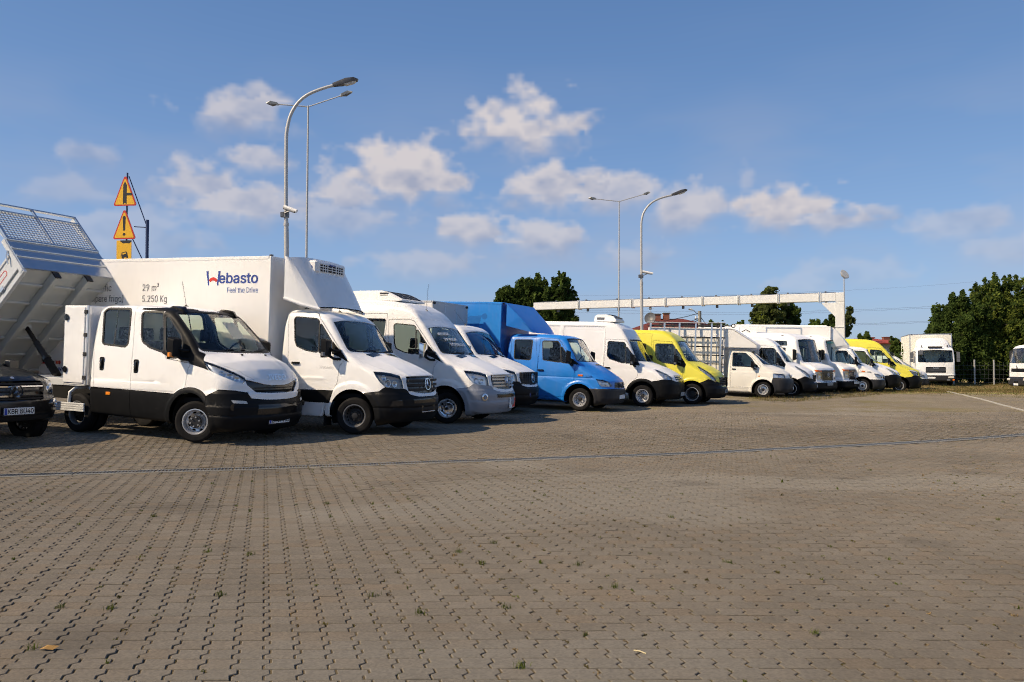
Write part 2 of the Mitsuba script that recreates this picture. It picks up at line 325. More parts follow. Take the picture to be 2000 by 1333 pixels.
class Vehicle:
    def __init__(s, name, label, category, M, body=None, group=None):
        s.key = thing(name, label, category, group); s.M = M; s.B = body; s.rest = body.solid if body else None
    def add(s, name, mesh, bsdf, parent=None, smooth=30, label=None):
        return obj(name, mesh, bsdf, parent or s.key, s.M, smooth, label)
    def patch(s, name, solid, bsdf, off=0., rim=.02, parent=None, label=None):
        r = s.B.skin(solid, off, rim)
        if r is None: return None
        k = new_key(name, parent or s.key); put(k, (r[0], r[1]), bsdf, s.M, normals=r[2]); say(k, label); return k
    def cut(s, name, poly, bsdf, kind='side', sides='rl', off=0., rim=.02, gap=.005, parent=None, rng_=None, ang=.8, label=None, only=None):
        """cuts a panel out of what is left of the body, on the right (r), left (l) or across (c); returns its keys"""
        keys = []
        poly = poly if isinstance(poly, Polygon) else Polygon(poly)
        for sd in sides:
            def mk(pg):
                if kind == 'side': return prism(pg, 'side', *{'r': (-1.6, -.25), 'l': (.25, 1.6), 'c': (-1.7, 1.7)}[sd])
                if kind == 'front':
                    if sd == 'l': pg = affinity.scale(pg, -1, 1, origin=(0, 0))
                    return prism(pg, 'front', *(rng_ or (-.6, 2)))
                if kind == 'top':
                    if sd == 'l': pg = affinity.scale(pg, 1, -1, origin=(0, 0))
                    return prism(pg, 'top', *(rng_ or (1.0, 4)))
                p = prism(pg, 'oblique', -.2, 2.5, ang)
                return p if sd == 'r' else p.mirror((0, 1, 0))
            piece = s.rest ^ mk(poly)
            s.rest = s.rest - mk(poly.buffer(gap, join_style=2) if gap else poly)
            if name:
                k = s.patch(name, piece, bsdf, off, rim, parent(sd) if callable(parent) else parent, label)
                keys.append(k)
                if 'door' in name and bsdf.startswith('paint'): s.patch('door_trim', piece, 'interior', -.05, 0)
        return keys
    def drop(s, solid): s.rest = s.rest - solid
    def arch(s, x, z, r, yi=.42):
        """opens a wheel arch on both sides and lines it"""
        for sg in (-1, 1):
            c = m3.Manifold.cylinder(1.3, r, r, 48).rotate((90, 0, 0)).translate((x, (sg > 0) * 1.3 + yi * sg, z))
            s.drop(c)
            a = np.linspace(-.35, math.pi + .35, 22); pr = np.stack([x + r * np.cos(a), z + r * np.sin(a)], 1)
            y0, y1 = sg * yi, sg * (s.B.W(z) - .05 if s.B else .9)
            v = np.vstack([np.stack([pr[:, 0], pr[:, 0] * 0 + y, pr[:, 1]], 1) for y in (y0, y1)] + [[[x, y0, z]]]); m = len(a); i = np.arange(m - 1)
            f = np.vstack([np.stack([i, i + 1, i + m + 1], 1), np.stack([i, i + m + 1, i + m], 1), np.stack([i, i + 1, i * 0 + 2 * m], 1)])
            s.add('wheel_housing', (v, f), 'under_dark', smooth=False)
    def finish(s, bsdf, name='body', lining=True, label=None):
        k = s.patch(name, s.rest, bsdf, 0, .012, label=label)
        return k
    def lining(s, x0, x1, z0=.5, off=-.045, src=None):
        """dark trim inside the cabin, behind all painted panels"""
        b = m3.Manifold.cube((x1 - x0, 4, 4)).translate((x0, -2, z0))
        r = s.B.skin((src or s.rest) ^ b, off, 0)
        if r: k = new_key('cabin_trim', s.key); put(k, (r[0], r[1]), 'interior', s.M, normals=r[2])
    def loose(s, name, mesh, bsdf, **kw): return s.add(name, mesh, bsdf, **kw)

# ---------------------------------------------------------------- parts that many vehicles share
WHEELS = {}
def wheel_meshes(style, R, w, rr):
    """tyre and rim about the y axis, outer face towards -y, centre at the origin"""
    kk = (style, R, w, rr)
    if kk in WHEELS: return WHEELS[kk]
    sw = R - rr
    tyre = lathe([(rr - .012, -w * .40), (rr + .012, -w * .47), (rr + sw * .35, -w * .5), (rr + sw * .72, -w * .49), (R - .022, -w * .44), (R - .004, -w * .36), (R, -w * .2), (R, -w * .06), (R - .008, -w * .05), (R - .008, -w * .03), (R, -w * .02),
                  (R, w * .02), (R - .008, w * .03), (R - .008, w * .05), (R, w * .06), (R, w * .2), (R - .02, w * .44), (rr + sw * .5, w * .5), (rr - .012, w * .40)], 48)
    ring = lathe([(rr + .006, -w * .43), (rr + .002, -w * .46), (rr - .012, -w * .465), (rr - .02, -w * .43), (rr - .03, -w * .30), (rr - .034, -w * .1), (rr - .03, w * .3)], 48)
    parts = [('tyre', tyre, 'rubber')]
    def disc(prof, n_hole, hr, hd, el=1.0, th=.012):
        c = m3.CrossSection([np.array([(r, z) for r, z in prof] + [(r, z + th) for r, z in prof[::-1]])])
        d = c.revolve(48)
        for i in range(n_hole):
            a = 2 * math.pi * (i + .5) / n_hole
            d = d - m3.Manifold.cylinder(.5, hr, hr, 14).scale((1, el, 1)).translate((hd, 0, -.25)).rotate((0, 0, math.degrees(a)))
        m = cat(d); m.apply_transform(np.array([[1, 0, 0, 0], [0, 0, 1, 0], [0, -1, 0, 0], [0, 0, 0, 1.]])); return m
    def bolts(n, r, y, size=.014):
        return cat([place(trimesh.creation.cylinder(size, .03, sections=6), (r * math.cos(a), y, r * math.sin(a)), (1, 0, 0), (0, 0, 1), (0, -1, 0)) for a in np.arange(n) * 2 * math.pi / n + .3])
    o = w * .43
    if style == 'slot':      # bright steel wheel with oval slots and a dark hub plate
        parts += [('rim', ring, 'silver'), ('disc', disc([(.0, o - .02), (.105, o - .02), (.12, o - .035), (.165, o - .045), (rr - .028, o - .075)], 8, .016, rr - .062, 2.1), 'silver'),
                  ('hub', lathe([(0, -o + .0), (.10, -o + .002), (.112, -o + .018)], 32), 'wheel_black'), ('wheel_nuts', bolts(6, .078, -o - .008), 'silver')]
    elif style == 'dark':
        parts += [('rim', ring, 'wheel_grey'), ('disc', disc([(0, o - .09), (.085, o - .09), (.10, o - .06), (.125, o - .05), (rr - .03, o - .085)], 16, .012, rr - .055, 1.6), 'wheel_black'),
                  ('hub', lathe([(0, -o + .02), (.055, -o + .03), (.065, -o + .09)], 24), 'wheel_black'), ('wheel_nuts', bolts(6, .082, -o + .075), 'wheel_black')]
    elif style == 'chrome':
        parts += [('rim', ring, 'chrome'), ('disc', disc([(0, o + .0), (.05, o + .0), (.06, o - .02), (.11, o - .02), (.135, o - .035), (rr - .02, o - .06)], 6, .02, rr - .07, 1.3), 'chrome'),
                  ('hub', lathe([(0, -o - .05), (.03, -o - .05), (.045, -o - .035), (.05, -o)], 24), 'chrome'), ('wheel_nuts', bolts(6, .095, -o + .012, .017), 'chrome')]
    elif style == 'silver':
        parts += [('rim', ring, 'silver'), ('disc', disc([(0, o - .06), (.05, o - .06), (.075, o - .035), (.12, o - .03), (rr - .028, o - .07)], 14, .0125, rr - .052, 1.5), 'silver'),
                  ('hub', lathe([(0, -o + .03), (.045, -o + .035), (.06, -o + .06)], 24), 'wheel_black'), ('wheel_nuts', bolts(5, .08, -o + .03, .012), 'wheel_grey')]
    else:                    # 'cap': bright ring, black middle
        parts += [('rim', ring, 'silver'), ('disc', disc([(0, o - .05), (.08, o - .05), (.10, o - .045), (rr - .03, o - .08)], 0, .01, .1), 'wheel_black'), ('hub', lathe([(0, -o + .025), (.09, -o + .03), (.11, -o + .05)], 24), 'wheel_black')]
    WHEELS[kk] = parts
    return parts
def add_wheel(v, x, y, R=.345, w=.2, rr=.215, style='slot', steer=0., simple=False, z=None):
    wk = new_key('wheel', v.key); sg = 1 if y < 0 else -1
    a = math.radians(steer); M = np.eye(4)
    M[:3, :3] = np.array([[math.cos(a), -math.sin(a), 0], [math.sin(a), math.cos(a), 0], [0, 0, 1]]) @ np.diag([1, sg, 1.])
    M[:3, 3] = (x, y, R - .004 if z is None else z)
    for nm, m, b in wheel_meshes(style, R, w, rr):
        if simple and nm in ('wheel_nuts',): continue
        put(new_key(nm, wk), m, b, v.M @ M)
    return wk
def wheels(v, xs, track, styles, steer=0., R=.345, w=.2, rr=.215, simple=False, dual=()):
    for i, x in enumerate(xs):
        for sg in (-1, 1):
            add_wheel(v, x, sg * track, R, w, rr, styles[i] if isinstance(styles, (list, tuple)) else styles, steer if i == 0 else 0, simple)
            if i in dual: add_wheel(v, x, sg * (track - w - .03), R, w, rr, 'cap', 0, True)
def star(r, d=.02):
    """three pointed star in a ring, facing +x"""
    ring = lathe([(r * .90, -d / 2), (r, -d / 2), (r * 1.02, 0), (r, d / 2), (r * .90, d / 2), (r * .88, 0), (r * .90, -d / 2)], 40, 'x')
    arms = []
    for i in range(3):
        a = math.pi / 2 + i * 2 * math.pi / 3; c, s = math.cos(a), math.sin(a)
        P = [(d * .8, 0, 0)] + [(x, y * c - z * s, y * s + z * c) for x, y, z in ((-d / 2, r * .93, 0), (-d / 2, -.08 * r, .16 * r), (-d / 2, -.08 * r, -.16 * r), (d * .3, r * .9, 0))]
        arms.append(hull(P))
    return cat(ring, arms)
def number_plate(v, x, z, text, y=0., pitch=0., w=.52, mat='plate_white', ink='ink', band=True, yaw=0.0):
    """plate facing +x"""
    k = new_key('number_plate', v.key); h = w * .215
    R = trimesh.transformations.rotation_matrix(yaw, (0, 0, 1)); R[:3, 3] = (x, y, z)
    def at(m): m = m.copy(); m.apply_transform(R); return m
    put(k + '__plate', at(box(-.012, 0, -w / 2, w / 2, -h / 2, h / 2, .003)), mat, v.M)
    if band: put(k + '__band', at(box(0, .002, -w / 2 + .004, -w / 2 + .045, -h / 2 + .004, h / 2 - .004)), 'plate_blue', v.M)
    if text:
        m = lettering(text, h * .66, .003, True); sc = min(1.0, (w - .075) / (m.bounds[1, 0] - m.bounds[0, 0])); m.apply_scale([sc, 1, 1])
        put(k + '__characters', at(place(m, (.0, .022 if band else 0, 0), (0, 1, 0), (0, 0, 1), (1, 0, 0))), ink, v.M, smooth=False)
    put(k + '__holder', at(box(-.02, -.011, -w / 2 - .012, w / 2 + .012, -h / 2 - .02, h / 2 + .01, .004)), 'seal_black', v.M)
    return k
def lens_ball(c, n, r, d=.04):
    """a lamp's reflector bowl, opening along n"""
    p = [(0, -d), (r * .5, -d * .8), (r * .85, -d * .35), (r, 0), (r * .93, 0), (r * .8, -d * .3), (r * .45, -d * .72), (0, -d * .9)]
    m = trimesh.creation.revolve(np.array(p), sections=24); n = np.asarray(n, float) / np.linalg.norm(n)
    ex = np.cross([0, 0, 1.], n); ex /= np.linalg.norm(ex)
    return place(m, c, ex, np.cross(n, ex), n)
def headlight(v, poly, kind='ob', ang=.8, bowls=((.35, .5, .07), (.7, .45, .07)), bezel='silver', depth=.05, sides='rl', rng_=None):
    """a lamp unit: clear lens, recessed bezel, reflector bowls at places (share along, share up, radius) of its outline"""
    poly = poly if isinstance(poly, Polygon) else Polygon(poly)
    for sd in sides:
        lk = new_key('headlight', v.key)
        def mk(pg):
            if kind == 'side': return prism(pg, 'side', *((-1.6, -.25) if sd == 'r' else (.25, 1.6)))
            if kind == 'front': return prism(pg if sd == 'r' else affinity.scale(pg, -1, 1, origin=(0, 0)), 'front', *(rng_ or (.2, 2)))
            p = prism(pg, 'oblique', .05, 2.5, ang); return p if sd == 'r' else p.mirror((0, 1, 0))
        piece = v.rest ^ mk(poly)
        v.rest = v.rest - mk(poly.buffer(.004, join_style=2))
        r = v.B.skin(piece, .001, .03)
        if r is None: continue
        put(lk + '__lens', (r[0], r[1]), 'glass_lens', v.M, normals=r[2])
        r2 = v.B.skin(piece, -depth, 0); put(lk + '__bezel', (r2[0], r2[1]), bezel, v.M, normals=r2[2])
        x0, z0, x1, z1 = poly.bounds
        c_, s_ = math.cos(ang), math.sin(ang)
        for j, (fu, fv, rad) in enumerate(bowls):
            q, z = x0 + fu * (x1 - x0), z0 + fv * (z1 - z0)
            if kind == 'side': o, dv = np.array([q, -1.6, z]), np.array([0, 1., 0])
            elif kind == 'front': o, dv = np.array([2.0, q, z]), np.array([-1., 0, 0])
            else: o, dv = np.array([q * s_ + 2.2 * c_, q * c_ - 2.2 * s_, z]), np.array([-c_, s_, 0])
            for _ in range(60):
                dd = v.B.d(o[None])[0]
                if dd < .002: break
                o = o + dv * max(dd * .6, .002)
            n = v.B.normal(o[None])[0]; n = n * .4 + np.array([.6, -.12, 0]); c = o - v.B.normal(o[None])[0] * (depth * .55)
            m = lens_ball(c, n, rad)
            if sd == 'l': m.apply_transform(np.diag([1, -1, 1, 1])); m.invert()
            put(new_key('reflector', lk), m, 'chrome', v.M)
def mirror(v, x, y, z, h=.36, w=.2, t=.14, mat='bumper_black', arm=None, sides='rl', glass=True, lens=True, lens_mat='wheel_grey'):
    """door mirrors: y is the housing's centre distance from the middle, arm the point on the door"""
    for sd in sides:
        sg = -1 if sd == 'r' else 1
        k = new_key('door_mirror', v.key); Y = sg * y
        P = []
        for (dx, sy, dz) in [(a, b, c) for a in (-1, 1) for b in (-1, 1) for c in (-1, 1)]:
            sh = .8 if dx > 0 else 1.0
            for q in (.6, .9): P.append((x + dx * t / 2 * (q if abs(q - .6) < .01 else .7), Y + sy * w / 2 * sh * (1 if q < .7 else .8), z + dz * h / 2 * sh * (.82 if q < .7 else 1)))
        m = hull(P); put(k + '__housing', m, mat, v.M, smooth=50)
        if glass: put(k + '__glass', box(x - t * .36, x - t * .35, Y - w * .42, Y + w * .42, z - h * .4, z + h * .4), 'mirror_glass', v.M)
        if arm is not None:
            ax, ay, az = arm
            for dz in (.05, -.10): put(new_key('arm', k), tube([(x, Y, z + dz * .9 - .02), ((x * .4 + ax * .6), (Y + sg * ay) / 2, az + dz), (ax, sg * ay, az + dz)], .026, 8), 'bumper_black', v.M)
        if lens: put(k + '__indicator', hull([(x + t * .3, Y + sg * w * .30, z - h * .42), (x + t * .1, Y + sg * w * .53, z - h * .40), (x + t * .3, Y + sg * w * .33, z - h * .20), (x + t * .05, Y + sg * w * .53, z - h * .22), (x - t * .2, Y + sg * w * .5, z - h * .4), (x - t * .2, Y + sg * w * .5, z - h * .2)]), lens_mat, v.M)
def cabin(v, seats=((-.85, -.45), (-.85, .45)), dash=(-.05, 1.38), floor=.75, half=.84, wheel=True, rows2=(), seat_h=1.02, nose=.0):
    """seats, dashboard, steering wheel; x of the row and y of each seat"""
    for (x, y) in tuple(seats) + tuple(rows2):
        k = new_key('seat', v.key)
        put(k + '__cushion', box(x - .05, x + .50, y - .25, y + .25, seat_h - .2, seat_h + .02, .06), 'seat_cloth', v.M)
        put(k + '__backrest', hull([(x + a, y + b * s_, z) for a, z, s_ in ((.02, seat_h - .05, .22), (-.13, seat_h - .05, .22), (-.12, seat_h + .58, .19), (-.22, seat_h + .58, .19), (-.02, seat_h + .3, .23), (-.2, seat_h + .3, .23)) for b in (-1, 1)]), 'seat_cloth', v.M, smooth=45)
        ring = rp([(-.125, 0), (.125, 0), (.10, .23), (-.10, .23)], .04).difference(rp([(-.06, .05), (.06, .05), (.055, .10), (-.055, .10)], .012)).difference(rp([(-.058, .13), (.058, .13), (.05, .18), (-.05, .18)], .012))
        put(k + '__headrest', cat(place(extr(ring, 'top', -.04, .04), (x - .18, y, seat_h + .60), (0, 1, 0), (0, 0, 1), (1, 0, 0))), 'seat_cloth', v.M)
    x, z = dash
    put(new_key('dashboard', v.key), hull([(x + a, b * half * q, zz) for a, zz, q in ((-.06, z + .03, .93), (nose, z - .04, .75), (nose, z - .3, .8), (-.32, z - .05, .96), (-.36, z - .25, 1), (-.15, z + .02, .95), (-.1, z - .5, .9), (-.3, z - .5, 1)) for b in (-1, 1)]), 'interior', v.M, smooth=40)
    if wheel:
        t = trimesh.creation.torus(.20, .016, 28, 8); t.apply_transform(trimesh.transformations.rotation_matrix(math.radians(-62), (0, 1, 0))); t.apply_translation((x - .42, .42, z + .1))
        sp = tube([(x - .42, .42, z + .1), (x - .25, .42, z - .08)], .035, 8); sp2 = tube([(x - .42, .23, z + .1), (x - .42, .61, z + .1)], .018, 6)
        put(new_key('steering_wheel', v.key), cat(t, sp, sp2), 'interior', v.M)
    put(new_key('cabin_floor', v.key), box(min(p[0] for p in tuple(seats) + tuple(rows2)) - .3, x + .2, -half, half, floor - .1, floor), 'interior', v.M)
def windows(v, name, poly, sides='rl', seal=.022, glass='glass', off=-.006, kind='side', rng_=None, frame='seal_black', parent=None):
    ks = v.cut(name, poly, glass, kind, sides, off, 0, seal, parent=parent, rng_=rng_)
    return ks
def seal(v, poly, w=.024, sides='rl', kind='side', mat='seal_black', off=.003, rng_=None, parent=None, name='window_seal'):
    """cut the rubber frame first (a ring left round the pane), then the pane"""
    out = poly.buffer(w, join_style=1); return v.cut(name, out.difference(poly.buffer(-.008)), mat, kind, sides, off, .012, 0, rng_=rng_, parent=parent)
def glazed(v, name, poly, sides='rl', w=.024, kind='side', glass='glass', mat='seal_black', rng_=None, parent=None):
    """pane plus its frame, the frame standing as the pane's sub-part"""
    keys = v.cut(name, poly, glass, kind, sides, -.008, 0, 0, rng_=rng_, parent=parent)
    ring = poly.buffer(w, join_style=1).difference(poly.buffer(-.006))
    for sd, k in zip(sides, keys):
        v.cut('frame', poly.buffer(w, join_style=1), mat, kind, sd, .003, .016, 0, rng_=rng_, parent=k)
    return keys
def grille_bars(v, y0, y1, zs, x_of, mat, t=.012, name='grille_bar', d=.02, parent=None):
    for z in zs:
        ys = np.linspace(y0, y1, 9); pts = [(x_of(y, z), y, z) for y in ys]
        put(new_key(name, parent or v.key), cat([hull([(a[0] + dx, a[1], a[2] + dz) for a in (p, q) for dx in (-d, d * .3) for dz in (-t, t)]) for p, q in zip(pts[:-1], pts[1:])]), mat, v.M)
def on_body(v, o, dv):
    o = np.array(o, float); dv = np.array(dv, float) / np.linalg.norm(dv)
    for _ in range(80):
        dd = v.B.d(o[None])[0]
        if dd < .001: break
        o = o + dv * max(dd * .6, .001)
    return o, v.B.normal(o[None])[0]
def surf_x(v, y, z, start=2.0): return on_body(v, (start, y, z), (-1, 0, 0))[0][0]
def surf_y(v, x, z): return -on_body(v, (x, -1.6, z), (0, 1, 0))[0][1]
def decal(v, name, quad, mat, view='top', off=.006, n=(8, 6), parent=None):
    """a thin part that follows the body: a quadrilateral seen from above (x, y) or from the front (y, z), laid on the skin"""
    q = np.array(quad, float); P = []
    for a in np.linspace(0, 1, n[0]):
        for b in np.linspace(0, 1, n[1]):
            w = (1 - a) * (1 - b) * q[0] + a * (1 - b) * q[1] + a * b * q[2] + (1 - a) * b * q[3]
            P.append((w[0], w[1], 3.6) if view == 'top' else (2.2, w[0], w[1]) if view == 'front' else (w[0], -1.6 if view == 'right' else 1.6, w[1]))
    P = np.array(P); dv = np.array({'top': (0, 0, -1.), 'front': (-1., 0, 0), 'right': (0, 1., 0), 'left': (0, -1., 0)}[view])
    for _ in range(70): P = P + dv * np.maximum(v.B.d(P) * .6, .0)[:, None]
    N = v.B.normal(P); V = P + N * off; i, j = np.meshgrid(np.arange(n[0] - 1), np.arange(n[1] - 1), indexing='ij'); a = (i * n[1] + j).ravel()
    F = np.vstack([np.stack([a, a + n[1], a + n[1] + 1], 1), np.stack([a, a + n[1] + 1, a + 1], 1)])
    if np.dot(np.cross(V[F[0, 1]] - V[F[0, 0]], V[F[0, 2]] - V[F[0, 0]]), N[F[0, 0]]) < 0: F = F[:, ::-1]
    k = new_key(name, parent or v.key); put(k, (V, F), mat, v.M, normals=N); return k
def handle(v, x, z, w=.2, h=.05, mat='bumper_black', sides='rl', upright=False):
    for sd in sides:
        sg = -1 if sd == 'r' else 1; y = surf_y(v, x, z)
        k = new_key('door_handle', v.key)
        if upright:
            put(k + '__recess', place(extr(rp([(-.05, -.12), (.05, -.12), (.05, .12), (-.05, .12)], .03), 'top', -.004, .012), (x, sg * y, z), (sg * -1., 0, 0), (0, 0, 1), (0, sg, 0)), mat, v.M)
            put(k + '__grip', hull([(x + a, sg * (y + b), z + c) for a in (-.018, .018) for b, c in ((.012, .09), (.035, .05), (.035, -.05), (.012, -.09))]), 'gloss_black', v.M)
        else:
            put(k + '__grip', hull([(x + a, sg * (y + b), z + c) for a, b, c in ((-w / 2, 0, 0), (w / 2, 0, 0), (-w * .4, .035, .018), (w * .4, .035, .018), (-w * .4, .035, -.018), (w * .4, .035, -.018), (-w * .4, 0, .022), (w * .4, 0, .022))]), mat, v.M, smooth=50)
def aerial(v, x, y, z, L=.42, lean=-.35):
    k = new_key('aerial', v.key)
    put(k + '__base', hull([(x + a, y + b, z + c) for a, b, c in ((-.05, -.02, -.01), (-.05, .02, -.01), (.03, -.02, -.01), (.03, .02, -.01), (-.03, 0, .035))]), 'seal_black', v.M)
    put(k + '__rod', tube([(x - .02, y, z + .02), (x - .02 + lean * L, y, z + L)], .004, 5), 'seal_black', v.M)
# ---------------------------------------------------------------- the bodies of the vans, from their outlines
def mkbody(side, W, bow=.25, bow_top=.14, bow_x=(-1.1, -.3), bow_mid=None, hood=.10, roof=.05, z_screen=1.45, k0=.07, k_roof=.17, k_nose=.16, nose_x=(.2, .9), flare=(.34, .56, .025), crease=(), ridges=(), r=.05, h=.035, taper=None, roof_z=1.95, bp=2.6, more=None, tol=.0015):
    bm = bow if bow_mid is None else bow_mid
    def fbow(x, ay, z): return (bow + (bm - bow) * sstep(z_screen - .4, z_screen, z) + (bow_top - bm) * sstep(z_screen - .05, z_screen + .75, z)) * ay ** bp * sstep(bow_x[0], bow_x[1], x)
    def fcrown(x, ay, z): return hood * ay ** 2.2 * sstep(-.3, .25, x) * sstep(z_screen - .55, z_screen - .2, z) * (1 - sstep(z_screen + .1, z_screen + .4, z)) + roof * ay ** 2 * sstep(roof_z, roof_z + .25, z)
    def fk(x, z): return k0 + (k_roof - k0) * sstep(roof_z - .1, roof_z + .2, z) + k_nose * sstep(nose_x[0], nose_x[1], x) * (1 - .6 * sstep(z_screen - .3, z_screen, z))
    def fx(x, y, z):
        o = 0
        if flare:
            q = np.hypot(x, z - flare[0]); o = o + flare[2] * (1 - sstep(flare[1] - .01, flare[1] + .07, q)) * sstep(.6, .75, y)
        for cz, amp, wd, xa, xb in crease: o = o + amp * gauss(z - cz, wd) * sstep(xa - .1, xa, x) * (1 - sstep(xb, xb + .1, x)) * sstep(.5, .7, y)
        for y0, amp, wd in ridges: o = o + amp * gauss(y - y0 - .0 * x, wd) * sstep(.1, .5, x) * sstep(z_screen - .55, z_screen - .35, z) * (1 - sstep(z_screen, z_screen + .15, z))
        return o + (more(x, y, z) if more else 0)
    return Body(side, W, r, fbow, taper, fcrown, fk, fx, h, tol)

TAIL = lambda x, z0, z1: [(x, z0), (x, z1)]
def daily_new(h=.03):
    return mkbody([(-2.42, .36), (-2.43, 2.26), (-2.34, 2.355), (-1.6, 2.37), (-1.0, 2.345), (-.62, 2.29), (-.50, 2.23), (.34, 1.55), (.46, 1.50), (.70, 1.41), (.90, 1.26), (1.01, 1.10), (1.035, 1.0), (1.04, .9), (1.05, .74), (1.08, .66), (1.075, .42), (1.0, .27), (.75, .24), (.55, .33), (-.55, .31)],
        [(.2, .94), (.8, 1.0), (1.2, .985), (1.5, .96), (1.9, .90), (2.3, .84), (2.5, .80)], bow=.32, bow_mid=.27, bow_top=.22, hood=.09, roof=.05, z_screen=1.52, roof_z=2.08, flare=(.35, .53, .02), crease=((.985, -.010, .018, -2.4, -.75), (.83, -.006, .012, -2.4, -.4)), ridges=((.34, .012, .10),), h=h, bp=2.4,
        more=lambda x, y, z: (.03 * sstep(.90, .84, z) + .012 * sstep(.645, .62, z) - .010 * gauss(z - .475, .012)) * sstep(.25, .45, x))
def sprinter(high=False, rear=-1.66, h=.032):
    top = [(-.63, 2.20), (-.70, 2.26), (-.98, 2.53), (-1.22, 2.675), (-1.6, 2.745), (-2.2, 2.77), (rear + .1, 2.76), (rear, 2.66)] if high else [(-.63, 2.20), (-.76, 2.28), (-1.0, 2.345), (-1.3, 2.365), (rear + .08, 2.36), (rear, 2.28)]
    return mkbody([(rear, .34)] + top[::-1] + [(.0, 1.535), (.08, 1.50), (.35, 1.40), (.70, 1.265), (.90, 1.165), (.97, 1.12), (1.0, 1.09), (1.035, .90), (1.05, .80), (1.05, .74), (1.08, .68), (1.08, .45), (1.0, .28), (.75, .25), (.55, .34), (-.55, .32)],
        [(.2, .93), (.8, .985), (1.2, .975), (1.5, .95), (1.9, .90), (2.3, .85), (2.75, .75)], bow=.34, bow_mid=.24, bow_top=.14, hood=.09, roof=.04, z_screen=1.50, roof_z=2.45 if high else 2.08, flare=(.34, .60, .026), crease=((1.02, .010, .03, -6, -.7), (1.62, -.006, .02, -6, -1.7)), ridges=((.5, .014, .07),), k_roof=.22 if high else .17, h=h,
        more=lambda x, y, z: (.022 * sstep(.80, .76, z) - .008 * gauss(z - .53, .012)) * sstep(.15, .3, x))
def sprinter_old(rear=-2.3, h=.035):
    return mkbody([(rear, .26), (rear, 2.06), (rear + .08, 2.13), (-1.2, 2.15), (-.7, 2.12), (-.47, 2.05), (.03, 1.39), (.12, 1.35), (.45, 1.17), (.80, .95), (.90, .86), (.915, .80), (.92, .68), (.95, .64), (.955, .38), (.88, .24), (.6, .22), (.5, .28), (-.5, .25)],
        [(.2, .90), (.7, .95), (1.1, .945), (1.4, .91), (2.0, .80), (2.2, .76)], bow=.26, bow_top=.14, hood=.07, roof=.035, z_screen=1.34, roof_z=1.88, flare=(.31, .50, .024), crease=((.93, -.008, .016, -2.4, .4),), h=h, more=lambda x, y, z: .02 * sstep(.66, .63, z) * sstep(.2, .3, x))
def daily_old(rear=-5.0, h=.045):
    return mkbody([(rear, .36), (rear, 2.52), (rear + .1, 2.615), (-1.4, 2.62), (-1.15, 2.60), (-.95, 2.54), (-.74, 2.40), (-.48, 2.07), (-.02, 1.40), (.08, 1.36), (.5, 1.22), (.80, 1.07), (.93, .98), (.985, .88), (1.0, .79), (1.03, .74), (1.03, .42), (.95, .26), (.7, .24), (.5, .33), (-.5, .31)],
        [(.2, .92), (.8, .98), (1.2, .965), (1.5, .935), (2.1, .85), (2.6, .79)], bow=.30, bow_top=.16, hood=.10, roof=.03, z_screen=1.37, roof_z=2.36, flare=(.33, .50, .02), crease=((1.13, -.008, .02, -5, .2), (.62, -.008, .03, -5, -1.3)), h=h, k_roof=.14,
        more=lambda x, y, z: -.010 * (sstep(.03, .05, z - 1.2) * sstep(2.47, 2.44, z) * sstep(-2.7, -2.66, x) * (1 - sstep(-1.34, -1.30, x)) + sstep(1.2, 1.24, z) * sstep(2.47, 2.44, z) * (1 - sstep(-2.86, -2.82, x)) * sstep(-4.7, -4.66, x)) * sstep(.5, .6, y))
def master(rear=-4.6, h=.045):
    return mkbody([(rear, .34), (rear, 2.32), (rear + .1, 2.42), (-1.3, 2.43), (-1.05, 2.40), (-.80, 2.28), (-.55, 2.09), (.03, 1.40), (.12, 1.36), (.45, 1.24), (.72, 1.08), (.82, .96), (.86, .85), (.87, .62), (.93, .55), (.93, .38), (.85, .25), (.6, .24), (.5, .33), (-.5, .31)],
        [(.2, .92), (.8, .98), (1.2, .965), (1.5, .935), (2.1, .85), (2.45, .78)], bow=.34, bow_top=.17, hood=.10, roof=.03, z_screen=1.37, roof_z=2.18, flare=(.31, .52, .024), crease=((1.05, -.006, .02, -5, -.6),), k_roof=.2, h=h, more=lambda x, y, z: .015 * sstep(.74, .70, z) * sstep(.2, .3, x))
def transporter_cab(rear=-1.36, h=.045):
    return mkbody([(rear, .2), (rear, 1.80), (rear + .07, 1.875), (-1.0, 1.89), (-.6, 1.865), (-.44, 1.82), (.28, 1.29), (.40, 1.24), (.70, 1.12), (.92, .98), (.98, .90), (1.0, .78), (1.03, .74), (1.06, .60), (1.06, .38), (1.0, .24), (.7, .22), (.5, .24), (-.5, .19)],
        [(.15, .90), (.7, .945), (1.0, .93), (1.25, .89), (1.8, .75), (1.95, .7)], bow=.34, bow_top=.2, hood=.08, roof=.03, z_screen=1.25, roof_z=1.66, flare=(.29, .47, .022), crease=((1.0, -.006, .012, -1.4, .3), (.38, .008, .02, -1.4, -.5)), h=h, more=lambda x, y, z: .018 * sstep(.76, .72, z) * sstep(.25, .35, x))
